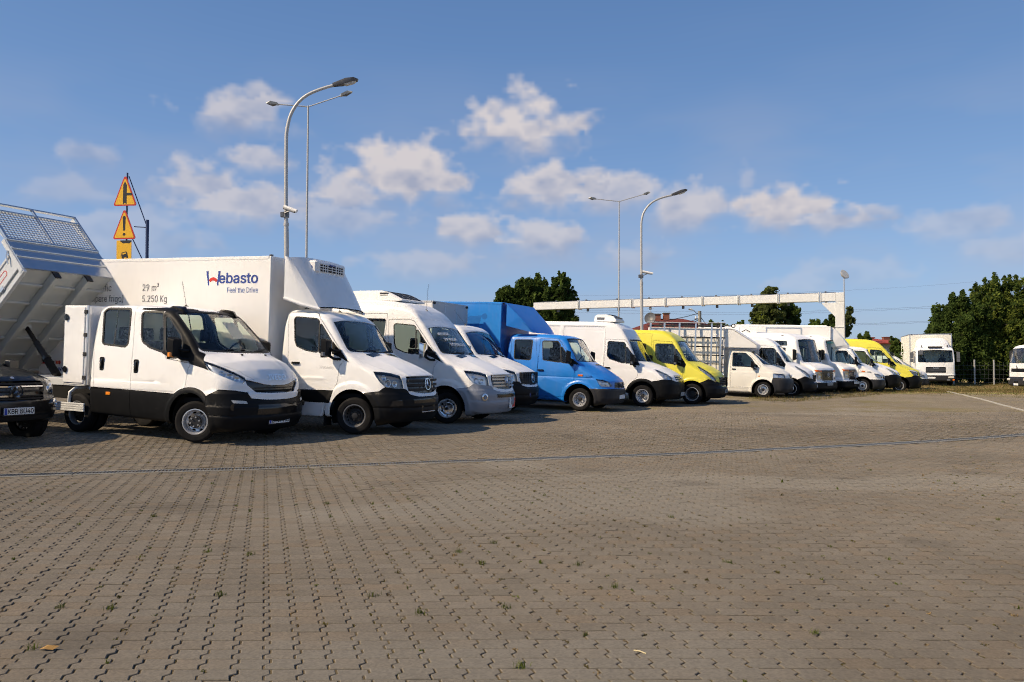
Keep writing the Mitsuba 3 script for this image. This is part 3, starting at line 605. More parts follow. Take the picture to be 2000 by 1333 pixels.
def vario_bus(rear=-4.6, h=.05):
    return mkbody([(rear, .5), (rear, 2.45), (rear + .15, 2.59), (-1.3, 2.62), (-.55, 2.57), (-.15, 2.44), (.05, 2.33), (.30, 1.40), (.40, 1.36), (.62, 1.30), (.82, 1.20), (.89, 1.10), (.90, .64), (.95, .62), (.95, .36), (.88, .30), (-.5, .34)],
        [(.2, .98), (.8, 1.02), (1.3, 1.0), (1.8, .96), (2.4, .88), (2.6, .84)], bow=.10, bow_top=.22, hood=.03, roof=.03, z_screen=1.36, roof_z=2.36, k_roof=.3, k_nose=.06, flare=(.36, .55, .02), h=h, bow_x=(-.7, .05),
        taper=lambda x, z: .10 * sstep(.05, .4, x) * sstep(.66, .75, z) * (1 - sstep(1.25, 1.5, z)))
def small_van(h=.05):
    return mkbody([(-3.2, .3), (-3.25, 1.2), (-3.1, 1.75), (-2.9, 1.84), (-1.2, 1.86), (-.75, 1.82), (.15, 1.22), (.35, 1.14), (.75, .98), (.86, .86), (.90, .68), (.93, .6), (.93, .32), (.85, .22), (-.4, .22)],
        [(.15, .86), (.7, .93), (1.0, .91), (1.2, .88), (1.8, .72)], bow=.36, bow_top=.22, hood=.06, z_screen=1.2, roof_z=1.62, flare=(.3, .45, .02), h=h)
# ---------------------------------------------------------------- where the vehicles stand: front axle's middle on the ground, heading, slope
def vmat(o, th, pitch):
    t, q = math.radians(th), math.atan(pitch)
    f, l, u = np.array([math.cos(t), -math.sin(t), 0]), np.array([math.sin(t), math.cos(t), 0]), np.array([0, 0, 1.])
    M = np.eye(4); M[:3, 0], M[:3, 1], M[:3, 2], M[:3, 3] = f * math.cos(q) - u * math.sin(q), l, u * math.cos(q) + f * math.sin(q), o
    return M
POSE = dict(tip=(-5.081, 14.821, .13, 24, .03), s2=(-2.661, 16.321, .14, 21, .03), s3=(-1.125, 19.075, .14, 22, .035), s4=(-.453, 22.353, .16, 23, .035), blue=(2.243, 23.856, .14, 24, .04), d6=(4.401, 26.25, .14, 24, .04),
    m7=(6.264, 27.716, .14, 24, .035), t5=(10.119, 32.842, .14, 22, .03), m9=(11.725, 34.242, .13, 24, .03), v10=(13.21, 36.80, .03, 47, .03, 1.1, 1.08), v11=(15.21, 38.80, .05, 47, .03, 1.1, 1.08), s12=(16.64, 38.945, .12, 24, .03), d13=(18.39, 41.21, .10, 24, .03),
    y14=(20.569, 43.633, -.01, 24, .03), w15=(23.06, 47.5, .05, 24, .03))
def at(n):
    p = POSE[n]; M = vmat(p[:3], p[3], p[4])
    if len(p) > 5: M[:3, 0] *= p[5]; M[:3, 2] *= p[6]
    return M

# ---------------------------------------------------------------- white double cab tipper
def build_tipper():
    v = Vehicle('tipper_truck', 'white double cab tipper truck with its grey bed raised behind the cab', 'truck', at('tip'), daily_new(.028))
    ws = rp([(-.84, 1.575), (-.4, 1.56), (.4, 1.56), (.84, 1.575), (.77, 2.20), (.4, 2.235), (-.4, 2.235), (-.77, 2.20)], .04)
    glazed(v, 'windscreen', ws, 'c', .03, 'front')
    glazed(v, 'rear_door_window', rp([(-2.26, 2.26), (-1.61, 2.25), (-1.555, 1.60), (-2.17, 1.64)], .07), w=.035)
    fw = rp([(-1.31, 2.20), (-.82, 2.20), (-.66, 1.52), (-1.0, 1.60), (-1.19, 1.70), (-1.235, 1.80)], .05)
    glazed(v, 'front_door_window', fw, w=.032)
    glazed(v, 'quarter_window', rp([(-.745, 2.16), (-.66, 2.11), (-.33, 1.80), (-.24, 1.58), (-.61, 1.53)], .03), w=.03)
    v.cut('pillar_trim', Polygon([(-.90, 2.29), (-.50, 2.32), (.07, 1.545), (.16, 1.50), (.245, 1.385), (.38, 1.235), (.29, 1.262), (-.02, 1.325), (-.12, 1.40), (-.62, 1.46), (-.70, 1.50), (-.79, 2.23), (-1.35, 2.26), (-1.35, 2.28)]), 'bumper_black', 'side', 'rl', .002)
    v.arch(.02, .37, .475)
    a = np.linspace(math.radians(14), math.radians(178), 30)
    ring = Polygon([(.02 + .575 * math.cos(t), .37 + .56 * math.sin(t)) for t in a] + [(.02 + .46 * math.cos(t), .37 + .46 * math.sin(t)) for t in a[::-1]])
    v.cut('bumper', Polygon([(.43, .1), (.40, .80), (.63, .915), (.82, .905), (.945, .87), (.985, .77), (1.09, .735), (1.3, .73), (1.3, .1)]), 'bumper_black', 'side', 'c', .006)
    v.cut('arch_trim', ring, 'bumper_black', 'side', 'rl', .010)
    v.cut('sill_cladding', Polygon([(-2.5, .2), (-2.5, .842), (-1.397, .82), (-1.397, .2)]), 'bumper_black', 'side', 'rl', .004)
    v.cut('sill_cladding', Polygon([(-1.387, .2), (-1.387, .82), (-.35, .80), (-.35, .2)]), 'bumper_black', 'side', 'rl', .004)
    headlight(v, Polygon([(-.49, 1.385), (-.32, 1.335), (-.14, 1.27), (.02, 1.20), (.17, 1.125), (.195, 1.085), (.15, 1.025), (.02, 1.06), (-.12, 1.115), (-.24, 1.165), (-.40, 1.24)]), bowls=((.42, .50, .045), (.62, .36, .058), (.80, .24, .058)), bezel='silver', depth=.06)
    up = [(-.66, 1.085), (-.50, 1.05), (-.32, 1.005), (-.15, .985), (.15, .985), (.32, 1.005), (.50, 1.05), (.66, 1.085)]; lo = [(.64, 1.0), (.49, .875), (.2, .86), (-.2, .86), (-.49, .875), (-.64, 1.0)]
    gp = Polygon(up + lo); g = v.cut('grille', gp, 'gloss_black', 'front', 'c', -.03, .0, .004)[0]
    grille_bars(v, -.5, .5, (.905, .945), lambda y, z: surf_x(v, y, z) - .02 if False else 1.035 - .26 * abs(y) ** 2.3, 'bumper_black', .006, parent=g)
    v.cut('bonnet', Polygon([(-.3, -.90), (.02, -.885), (.30, -.868), (.53, -.845), (.84, -.63), (.97, -.48), (1.2, -.3), (1.2, .3), (.97, .48), (.84, .63), (.53, .845), (.30, .868), (.02, .885), (-.3, .90)]), 'paint_white', 'top', 'c', 0, .02, .006, rng_=(.975, 1.60))
    v.cut('rear_door', Polygon([(-2.385, 2.335), (-1.515, 2.325), (-1.415, 1.59), (-1.392, .83), (-2.31, .845), (-2.37, 1.6)]), 'paint_white', gap=.011)
    v.cut('front_door', Polygon([(-1.505, 2.325), (-.9, 2.30), (-.6, 1.4), (-.02, 1.33), (-.075, 1.25), (-.115, .92), (-.36, .81), (-1.382, .83), (-1.405, 1.59)]), 'paint_white', gap=.011)
    v.lining(-2.40, .2, .8)
    v.finish('paint_white')
    for sg in (-1, 1):
        decal(v, 'daytime_lamp', [(sg * .68, .68), (sg * .88, .695), (sg * .90, .748), (sg * .69, .728)], 'lamp_light', 'front', .014)
        p, n = on_body(v, (-.72, sg * .60, 3), (0, 0, -1))
        k = new_key('marker_lamp', v.key)
        put(k + '__pod', hull([(p[0] + a, p[1] + sg * b, p[2] + c) for a, b, c in ((-.20, -.035, .02), (-.20, .04, .01), (-.1, -.05, .06), (-.1, .05, .05), (.12, -.05, .04), (.12, .06, .0), (.20, -.03, -.06), (.20, .05, -.09), (-.2, 0, -.03), (.1, 0, -.1))]), 'gloss_black', v.M, smooth=50)
        put(k + '__lens', hull([(p[0] + a, p[1] + sg * b, p[2] + c) for a, b, c in ((.13, -.03, .035), (.13, .04, .02), (.205, -.02, -.045), (.205, .04, -.07), (.1, 0, 0))]), 'glass_lens' if False else 'gloss_black', v.M)
    each('fog_lamp', [place(lathe([(0, 0), (.05, .0), (.055, .02), (0, .02)], 20, 'x'), (surf_x(v, sg * .90, .63) + .0, sg * .90, .63), (.9, -sg * .4 * -1, 0), (0, 1, 0), (0, 0, 1)) for sg in (-1, 1)], 'gloss_black', v.key, v.M)
    decal(v, 'lower_grille', [(-.52, .50), (.52, .50), (.50, .665), (-.50, .665)], 'gloss_black', 'front', .012, (16, 5))
    put(new_key('bonnet_lettering', v.key), place(lettering('IVECO', .10, .012, True), (1.005, 0, 1.125), (0, 1, 0), (-.28, 0, .96), (.96, 0, .28)), 'chrome', v.M, smooth=False)
    for y in (-.30, .30): put(new_key('washer_nozzle', v.key), box(.46, .50, y - .02, y + .02, 1.475, 1.515, .008), 'seal_black', v.M)
    for y0 in (-.5, .25): put(new_key('wiper', v.key), tube([(surf_x(v, y0, 1.575) + .015, y0, 1.575), (surf_x(v, y0 + .3, 1.60) + .02, y0 + .3, 1.60), (surf_x(v, y0 + .62, 1.605) + .02, y0 + .55, 1.605)], .009, 6), 'seal_black', v.M)
    number_plate(v, 1.10, .385, 'ZA 694 SJ', 0)
    put(new_key('side_marker', v.key), cat([box(-1.98, -1.87, sg * 1.0 - .015, sg * 1.0 + .018, .715, .77, .006) for sg in (-1,)]), 'lamp_amber', v.M)
    handle(v, -2.13, 1.27, upright=True); handle(v, -1.28, 1.25, upright=True)
    mirror(v, -.24, 1.12, 1.59, .37, .24, .18, arm=(-.08, .96, 1.50), lens_mat='lamp_amber')
    aerial(v, -.86, -.28, 2.355, .45, -.25)
    for x0, x1 in ((-1.955, -1.935),): each('window_bar', [hull([(x0 - .05 * q, sg * (.83 + .105 * q), 2.27 - .66 * q + b * .0) if False else (x + .05 * q, sg * (.826 + .118 * q), 2.27 - .66 * q) for x in (x0, x1) for q in (0, 1)] + [(x + .05 * q, sg * (.816 + .118 * q), 2.27 - .66 * q) for x in (x0, x1) for q in (0, 1)]) for sg in (-1, 1)], 'seal_black', v.key, v.M)
    cabin(v, seats=((-.95, -.48), (-.95, .48)), rows2=((-1.95, -.5), (-1.95, 0), (-1.95, .5)), dash=(.10, 1.44), seat_h=1.12, nose=.22)
    put(new_key('windscreen_notice', v.key), place(box(-.15, .15, -.21, .21, -.002, .002), (-.20, .22, 1.93), (0, 1, 0), (-.71, 0, .71), (.71, 0, .71)), 'paper', v.M)
    # chassis, tool box, side rail
    put(new_key('chassis_frame', v.key), cat(box(-6.6, -1.0, -.45, -.37, .55, .80, .01), box(-6.6, -1.0, .37, .45, .55, .80, .01), *[box(x, x + .1, -.37, .37, .6, .75) for x in (-2.6, -3.6, -4.8, -6.2)]), 'under_dark', v.M)
    put(new_key('sub_frame', v.key), cat(box(-6.6, -2.45, -.47, -.39, .80, .94, .008), box(-6.6, -2.45, .39, .47, .80, .94, .008), box(-2.56, -2.46, -.9, .9, .78, .90, .01), box(-4.62, -4.42, -.5, .5, .82, .96, .01)), 'tip_light', v.M)
    tb = new_key('tool_box', v.key)
    put(tb + '__case', box(-3.16, -2.52, -.975, .975, .86, 2.32, .012), 'paint_white', v.M)
    put(tb + '__door', box(-3.13, -2.60, -.995, -.977, .90, 2.29, .006), 'paint_white', v.M)
    put(tb + '__hinge_post', cat(box(-2.55, -2.49, -1.0, -.93, .86, 2.32, .01)), 'alu', v.M)
    for z in (1.0, 1.43, 1.78, 2.2): put(new_key('hinge', tb), box(-2.605, -2.515, -1.012, -.99, z - .035, z + .035, .006), 'seal_black', v.M)
    for z in (2.10, 1.14):
        put(new_key('latch', tb), cat(place(lathe([(0, .0), (.05, 0), (.055, .012), (0, .014)], 20, 'y'), (-3.06, -1.004, z), (1, 0, 0), (0, -1, 0), (0, 0, -1)), box(-3.085, -3.035, -1.03, -1.0, z - .06, z + .06, .01)), 'gloss_black', v.M)
    sr = new_key('side_guard', v.key)
    each('rail', [box(-5.2, -2.52, -1.02, -.99, z, z + .035, .006) for z in (.38, .42, .46, .50)], 'tip_light', sr, v.M)
    each('bracket', [tube([(-2.95, -.985, .52), (-2.95, -.97, .72), (-2.9, -.90, .80), (-2.78, -.6, .82)], .03, 8), tube([(-4.4, -.985, .52), (-4.4, -.97, .72), (-4.4, -.6, .80)], .03, 8)], 'tip_light', sr, v.M)
    wheels(v, (.05, -2.78), .86, ('slot', 'dark'), steer=24, R=.352, w=.2, rr=.218, dual=(1,))
    # raised bed
    o, u, w = np.array([-4.30, 0, 3.03]), np.array([-.72, 0, -.694]), np.array([-.694, 0, .72])
    def P(a, y, b): return tuple(o + u * a + w * b + np.array([0, y, 0]))          # a along the floor, b away from it
    B = np.eye(4); B[:3, 0], B[:3, 1], B[:3, 2], B[:3, 3] = u, (0, -1, 0), w, o; B = v.M @ B    # x along the floor, y to the right, z away from it
    bk = new_key('tipping_bed', v.key); L = 3.5
    def bp(name, m, mat, smooth=30): put(new_key(name, bk), m, mat, B, smooth)
    bp('floor', box(0, L, -1.03, 1.03, .0, .035), 'tip_grey')
    bp('edge_rail', cat(box(0, L, -1.045, -.97, -.09, -.001, .006)), 'tip_grey'); bp('edge_rail', cat(box(0, L, .97, 1.045, -.09, -.001, .006)), 'tip_light')
    for y in (-.36, .36):
        bp('long_beam', box(.02, L, y - .06, y + .06, -.17, -.002, .01), 'tip_grey'); bp('beam_cap', box(-.01, .018, y - .065, y + .065, -.175, .0), 'seal_black')
    for i, a in enumerate((.36, .86, 1.36, 1.86, 2.36, 2.86, 3.3)):
        for y0, y1 in ((-.968, -.43), (-.29, .29), (.43, .968)): bp('cross_member', box(a, a + .055, y0, y1, -.06, -.002, .008), 'tip_grey')
    hb = new_key('headboard', bk)
    put(hb + '__panel', cat(box(-.03, -.001, -1.03, 1.03, -.02, .80), box(-.055, -.031, -1.03, 1.03, .28, .34, .008), box(-.055, -.031, -1.03, 1.03, .50, .56, .008), box(-.06, -.031, -1.03, 1.03, .74, .80, .01)), 'galv', B)
    fr = [box(-.05, .0, y - .025, y + .025, .80, 1.86, .006) for y in (-1.0, 0, 1.0)] + [box(-.05, -.0, -1.02, 1.02, z, z + .045, .006) for z in (1.815, 1.60)]
    put(hb + '__frame', cat(*fr), 'galv', B)
    mesh = [box(-.03, -.02, -.98, .98, z, z + .02) for z in np.arange(.85, 1.59, .07)] + [box(-.02, -.012, y, y + .02, .80, 1.60) for y in np.arange(-.96, .97, .07)]
    put(hb + '__wire_mesh', cat(*mesh), 'alu', B, smooth=False)
    each('gusset', [extr([(0, .8), (.16, 1.74), (.12, 1.88), (0, 1.86)], 'side', -1.03, -1.0), extr([(0, .8), (.16, 1.74), (.12, 1.88), (0, 1.86)], 'side', 1.0, 1.03)], 'tip_light', hb, B)
    for y in (-1, 1):
        sb = new_key('side_board', bk)
        put(sb + '__panel', cat(box(.10, L, y * 1.02 - .02, y * 1.02 + .02, .06, .46, .006), box(.1, L, y * 1.045 - .012, y * 1.045 + .012, .06, .11, .004), box(.1, L, y * 1.045 - .012, y * 1.045 + .012, .41, .46, .004)), 'tip_light', B)
        put(sb + '__post', box(-.0, .095, y * 1.02 - .035, y * 1.02 + .035, -.06, .80, .008), 'tip_light', B)
        each('latch', [tube([(.05, y * 1.07, .52), (.12, y * 1.09, .44), (.20, y * 1.08, .30)], .014, 6), box(.6, .72, y * 1.06 - .02, y * 1.06 + .02, .02, .12, .01)], 'silver', sb, B)
    lg = place(lettering('STELMA', .075, .004, True), (.52, 1.043, .26), (1, 0, 0), (0, 0, 1), (0, 1, 0)) if False else extr(rp([(.36, .20), (.78, .20), (.78, .32), (.36, .32)], .055).difference(rp([(.375, .213), (.765, .213), (.765, .307), (.375, .307)], .045)), 'side', 1.041, 1.044)
    bp('maker_badge', lg, 'ink_red', False)
    ram = [(-4.35, -.12, .93), (-4.75, -.12, 1.33), (-4.78, -.12, 1.36), (-5.3, -.12, 1.80)]
    A, Z = np.array([-4.42, -.12, .95]), np.array([-5.42, -.12, 1.93]); k = new_key('hydraulic_ram', v.key)
    put(k + '__barrel', tube([A, A + (Z - A) * .36], .075, 16), 'under_dark', v.M); put(k + '__collar', tube([A + (Z - A) * .33, A + (Z - A) * .37], .085, 16), 'gloss_black', v.M)
    put(k + '__rod', tube([A + (Z - A) * .36, A + (Z - A) * .68], .06, 14), 'seal_black', v.M); put(k + '__inner_rod', tube([A + (Z - A) * .68, Z], .045, 12), 'gloss_black', v.M)
    put(k + '__foot', cat(box(A[0] - .1, A[0] + .1, A[1] - .12, A[1] + .12, A[2] - .14, A[2] - .02, .02)), 'tip_light', v.M)
    put(k + '__head', box(Z[0] - .07, Z[0] + .05, Z[1] - .10, Z[1] + .10, Z[2] - .05, Z[2] + .07, .02), 'tip_grey', v.M)
build_tipper()

# ---------------------------------------------------------------- the front of the newer panel vans
def sprinter_front(v, bumper='bumper_black', grille='bar', paint='paint_white', cl=True, glass_side='glass', mirror_mat='bumper_black', rear=-1.66, plate=None, seats=True, detail=True):
    glazed(v, 'windscreen', rp([(-.85, 1.565), (-.4, 1.555), (.4, 1.555), (.85, 1.565), (.75, 2.165), (.35, 2.195), (-.35, 2.195), (-.75, 2.165)], .05), 'c', .018, 'front')
    glazed(v, 'door_window', rp([(-1.43, 2.19), (-.92, 2.155), (-.865, 2.12), (-.815, 1.52), (-1.10, 1.56), (-1.31, 1.635), (-1.365, 1.75)], .05), w=.022, glass=glass_side)
    glazed(v, 'quarter_window', rp([(-.835, 2.09), (-.53, 1.72), (-.50, 1.55), (-.79, 1.52)], .02), w=.02, glass=glass_side)
    v.cut('mirror_base', Polygon([(-.50, 1.72), (-.12, 1.35), (-.36, 1.45), (-.50, 1.50)]), 'bumper_black', 'side', 'rl', .004)
    v.arch(.0, .345, .50)
    headlight(v, Polygon([(-.36, 1.185), (-.20, 1.18), (-.05, 1.165), (.12, 1.12), (.165, 1.0), (.185, .885), (.10, .878), (0, .885), (-.18, .915), (-.27, 1.0), (-.33, 1.10)]), bowls=((.42, .32, .075), (.68, .30, .06), (.30, .72, .05)), bezel='silver' if grille != 'bar' else 'wheel_grey', depth=.065)
    gp = Polygon([(-.575, 1.105), (-.3, 1.115), (.3, 1.115), (.575, 1.105), (.60, 1.0), (.58, .87), (.40, .81), (.1, .785), (-.1, .785), (-.40, .81), (-.58, .87), (-.60, 1.0)])
    g = v.cut('grille', gp, 'gloss_black', 'front', 'c', -.035, 0, .004)[0]
    xo = lambda y, z: 1.062 - .11 * (z - .8) - .30 * min(abs(y) / .97, 1) ** 2.6
    if grille == 'bar': grille_bars(v, -.58, .58, (.86, .945, 1.03), xo, 'seal_black', .022, parent=g)
    elif grille == 'chrome': grille_bars(v, -.58, .58, (.865, .935, 1.01, 1.075), xo, 'silver', .018, parent=g)
    else:
        grille_bars(v, -.58, .58, (.83, .885, .94, .995, 1.05, 1.10), xo, 'wheel_black', .014, parent=g)
        for y in np.arange(-.55, .56, .11): put(new_key('grille_rib', g), box(xo(y, .95) - .03, xo(y, .95) + .012, y - .012, y + .012, .80, 1.105), 'wheel_black', v.M)
    m = star(.115); m.apply_transform(trimesh.transformations.rotation_matrix(-.12, (0, 1, 0))); m.apply_translation((1.065, 0, .96)); put(new_key('grille_emblem', v.key), m, 'chrome', v.M, smooth=40)
    v.cut('bumper', Polygon([(.27, .1), (.27, .785), (.56, .822), (.67, .905), (.80, .885), (.93, .868), (.975, .78), (1.06, .725), (1.3, .70), (1.3, .1)]), bumper, 'side', 'c', .008)
    v.cut('bonnet', Polygon([(-.6, -.93), (-.2, -.885), (.05, -.815), (.40, -.79), (.70, -.70), (.85, -.60), (1.2, -.55), (1.2, .55), (.85, .60), (.70, .70), (.40, .79), (.05, .815), (-.2, .885), (-.6, .93)]), paint, 'top', 'c', 0, .02, .006, rng_=(1.117, 1.545))
    if cl: v.cut('sill_cladding', Polygon([(-1.8, .565), (-1.8, .785), (-.42, .80), (-.5, .565)]), 'bumper_black' if bumper != 'bumper_silver' else bumper, 'side', 'rl', .006)
    v.cut('door', Polygon([(-1.575, 2.285), (-1.0, 2.285), (-.92, 2.26), (-.2, 1.42), (-.325, 1.26), (-.35, .95), (-.45, .79), (-.62, .42), (-1.43, .42), (-1.485, 1.36)]), paint, gap=.011)
    for sg in (-1, 1): decal(v, 'bonnet_vent', [(.0, sg * .56), (.0, sg * .14), (.10, sg * .12), (.13, sg * .50)], 'gloss_black')
    if detail:
        for y0 in (-.55, .2): put(new_key('wiper', v.key), tube([(surf_x(v, y0, 1.56) + .015, y0, 1.56), (surf_x(v, y0 + .3, 1.585) + .018, y0 + .3, 1.585), (surf_x(v, min(y0 + .6, .72), 1.60) + .018, min(y0 + .6, .72), 1.60)], .009, 6), 'seal_black', v.M)
        decal(v, 'bumper_intake', [(-.50, .605), (.50, .605), (.52, .685), (-.52, .685)], 'gloss_black', 'front', .013, (16, 4))
        if bumper != 'bumper_silver':
            for sg in (-1, 1): decal(v, 'fog_recess', [(sg * .74, .57), (sg * .93, .55), (sg * .90, .655), (sg * .76, .675)], 'gloss_black', 'front', .013)
    mirror(v, -.50, 1.15, 1.60, .36, .22, .17, mirror_mat, arm=(-.30, .96, 1.50))
    handle(v, -1.30, 1.30)
    if seats: cabin(v, seats=((-.95, -.45), (-.95, .45)), dash=(-.10, 1.38), seat_h=1.05)

def build_webasto_truck():
    v = Vehicle('box_truck', 'white refrigerated box truck with blue lettering on its side and a tall wind deflector', 'truck', at('s2'), sprinter(False, -1.66, .028))
    sprinter_front(v, 'bumper_black', 'bar', glass_side='glass_dark')
    v.lining(-1.64, .15, .8); v.finish('paint_white')
    put(new_key('plate_holder', v.key), cat(box(1.085, 1.10, -.27, .27, .43, .56, .004)), 'gloss_black', v.M); put(new_key('plate_strip', v.key), box(1.098, 1.112, -.27, .27, .425, .44, .003), 'silver', v.M)
    aerial(v, -.92, -.05, 2.345, .42, -.35)
    wheels(v, (.0, -4.3), .86, ('dark', 'cap'), steer=18, R=.345, w=.2, rr=.215, dual=(1,))
    each('mud_flap', [box(-.62, -.60, sg * .86 - .12, sg * .86 + .12, .12, .42) for sg in (-1, 1)], 'rubber', v.key, v.M)
    put(new_key('chassis_frame', v.key), cat(box(-7.8, -1.2, -.45, -.37, .5, .78, .01), box(-7.8, -1.2, .37, .45, .5, .78, .01)), 'under_dark', v.M)
    each('skirt', [box(-1.55, -.66, sg * .955 - .02, sg * .955 + .02, .30, .555, .01) for sg in (-1, 1)], 'paint_white', v.key, v.M)
    b = new_key('cargo_box', v.key); x0, x1, y, z0, z1 = -8.0, -1.87, 1.08, .88, 3.375
    put(b + '__side_panel', box(x0, x1 - .04, -y, -y + .05, z0, z1 - .05, .0), 'panel_white', v.M); put(b + '__side_panel_001', box(x0, x1 - .04, y - .05, y, z0, z1 - .05), 'panel_white', v.M)
    put(b + '__front_panel', box(x1 - .05, x1, -y + .06, y - .06, z0, z1 - .05), 'panel_white', v.M); put(b + '__roof', box(x0, x1 - .03, -y + .05, y - .05, z1 - .055, z1 - .01), 'panel_white', v.M)
    put(b + '__floor', box(x0, x1 - .05, -y + .05, y - .05, z0, z0 + .1), 'under_dark', v.M); put(b + '__rear_door', box(x0 - .03, x0 - .001, -y + .02, y - .02, z0 + .02, z1 - .04), 'panel_white', v.M)
    put(b + '__corner_trim', cat(box(x1 - .045, x1 + .008, -y - .008, -y + .075, z0, z1, .012), box(x1 - .045, x1 + .008, y - .075, y + .008, z0, z1, .012)), 'panel_white', v.M)
    put(b + '__edge_rail', cat(box(x0, x1 - .05, -y - .008, -y + .05, z1 - .07, z1, .01), box(x0, x1 - .05, y - .05, y + .008, z1 - .07, z1, .01), box(x1 - .04, x1 + .006, -y + .08, y - .08, z1 - .07, z1 - .002, .01), box(x0, x1 - .05, -y - .006, -y + .05, z0 - .02, z0 + .05, .008)), 'panel_white', v.M)
    put(b + '__end_cap', cat(box(x1 - .05, x1 + .012, -y - .012, -y + .06, z1 - .004, z1 + .03, .01)), 'wheel_grey', v.M)
    def word(text, x, z, hgt, mat, bold=False, name='lettering', right=False, sx=1.0, wd=None):
        m = meshkit.text_mesh(text, hgt, .003, bold); m.apply_scale([wd / (m.bounds[1, 0] - m.bounds[0, 0]) if wd else sx, 1, 1]); w = m.bounds[:, 0]
        m = place(m, ((x - w[1] if right else x - w[0]), -y - .003, z), (1, 0, 0), (0, 0, 1), (0, -1, 0)); put(new_key(name, b), m, mat, v.M, smooth=False)
    word('ebasto', -2.17, 2.85, .20, 'ink_blue', True, right=True, wd=.955)
    word('Feel the Drive', -2.16, 2.655, .105, 'ink_pale_blue', right=True, wd=.75)
    word('frigorific', -5.96, 2.69, .14, 'ink_grey', right=True, wd=.66); word('29 m³', -5.10, 2.69, .14, 'ink_grey', wd=.44)
    word('(echipare frigo)', -5.62, 2.46, .14, 'ink_grey', right=True, wd=1.16); word('5.250 Kg', -5.10, 2.46, .14, 'ink_grey', wd=.66)
    word('www', -7.42, .95, .10, 'ink_blue')
    W = lambda pts: Polygon(pts)       # the emblem: two curved strokes and a red arch between them
    def stroke(cx, bend, w0, w1):
        t = np.linspace(0, 1, 14); xs = cx + bend * (np.sin(t * math.pi * .5) ** 2); zs = 2.80 + .29 * t; w = w0 + (w1 - w0) * t
        return Polygon(list(zip(xs - w, zs)) + list(zip((xs + w)[::-1], zs[::-1])))
    put(b + '__emblem', cat(extr(stroke(-3.38, -.035, .012, .026), 'side', -y - .006, -y - .002), extr(stroke(-3.15, .035, .016, .026), 'side', -y - .006, -y - .002)), 'ink_blue', v.M, smooth=False)
    a = np.linspace(math.radians(28), math.radians(152), 18)
    put(b + '__emblem_arch', extr(Polygon([(-3.265 + .125 * math.cos(t), 2.84 + .125 * math.sin(t)) for t in a] + [(-3.265 + .075 * math.cos(t), 2.835 + .065 * math.sin(t)) for t in a[::-1]]), 'side', -y - .006, -y - .002), 'ink_red', v.M, smooth=False)
    for i, (xa, xb, mt) in enumerate(((-7.36, -7.42, 'ink_red'), (-7.43, -7.46, 'ink_orange'), (-7.465, -7.50, 'ink_red'), (-7.60, -7.75, 'ink_red'), (-7.76, -7.78, 'ink_orange'), (-7.80, -7.95, 'ink_red'))):
        put(new_key('stripe', b), box(min(xa, xb), max(xa, xb), -y - .004, -y - .001, 1.09, 1.17), mt, v.M)
    put(b + '__side_marker', box(-7.58, -7.53, -y - .03, -y, 1.09, 1.16, .008), 'seal_black', v.M)
    put(b + '__tail_bar', box(-8.0, -7.3, -y + .02, -y + .1, .74, .82, .01), 'red_lens', v.M)
    # wind deflector over the cab: a curved shield with side wings
    ys = np.linspace(-1, 1, 25); ts = np.linspace(0, 1, 16); V = []
    for t in ts:
        for q in ys:
            hw = .80 + .12 * t; x = -.79 - .60 * t ** 1.1 - .05 * t * (1 - t) - (.13 + .03 * t) * abs(q) ** 3.2; z = 2.415 + (.985 - .04 * abs(q) ** 4) * t - .05 * (1 - t) * abs(q) ** 3
            V.append((x, q * hw, z))
    V = np.array(V); n = len(ys); F = []
    for i in range(len(ts) - 1):
        for j in range(n - 1): a0 = i * n + j; F += [(a0, a0 + 1, a0 + n + 1), (a0, a0 + n + 1, a0 + n)]
    k = new_key('wind_deflector', v.key); back = V.copy(); back[:, 0] -= .03
    put(k + '__shield', (np.vstack([V, back]), np.vstack([np.array(F), np.array(F)[:, ::-1] + len(V)])), 'paint_white', v.M, smooth=True)
    for sg in (-1, 1):
        e = V.reshape(len(ts), n, 3)[:, 0 if sg < 0 else -1]; R_ = np.stack([np.full(len(ts), -1.63) + .08 * (1 - ts) * 0, sg * (.97 - .0 * ts), 2.56 + .80 * ts + .02], 1)
        c1 = e + (R_ - e) * .5 + np.array([0, sg * .035, 0]); G = np.stack([e, e + (R_ - e) * .25 + np.array([0, sg * .025, 0]), c1, R_ + np.array([0, 0, 0])], 1); m_ = G.shape[1]; G2 = G.reshape(-1, 3); F2 = []
        for i in range(len(ts) - 1):
            for j in range(m_ - 1): a0 = i * m_ + j; F2 += [(a0, a0 + 1, a0 + m_ + 1), (a0, a0 + m_ + 1, a0 + m_)]
        inn = G2 - np.array([0, sg * .03, 0]); put(new_key('side_wing', k), (np.vstack([G2, inn]), np.vstack([np.array(F2), np.array(F2) + len(G2)])), 'paint_white', v.M, smooth=True)
        put(new_key('foot_rail', k), tube([tuple(e[0] + np.array([.02, sg * .01, -.015])), tuple((e[0] + R_[0]) / 2 + np.array([0, sg * .04, -.03])), tuple(R_[0] + np.array([0, 0, -.02]))], .03, 8), 'paint_white', v.M)
    put(k + '__roof_seal', tube([(-1.25, -.80, 2.37), (-.92, -.79, 2.385), (-.81, -.5, 2.40), (-.785, 0, 2.405), (-.81, .5, 2.40), (-.92, .79, 2.385)], .014, 6), 'seal_black', v.M)
    r = new_key('cooling_unit', v.key)
    put(r + '__case', box(-1.86, -1.20, -.54, .52, 3.10, 3.345, .035), 'panel_white', v.M)
    put(r + '__front_grille', cat(*[box(-1.205, -1.192, y0, y1, zz, zz + .035) for y0, y1 in ((-.40, -.18), (-.13, .13), (.18, .40)) for zz in (3.14, 3.19, 3.24)]), 'seal_black', v.M)
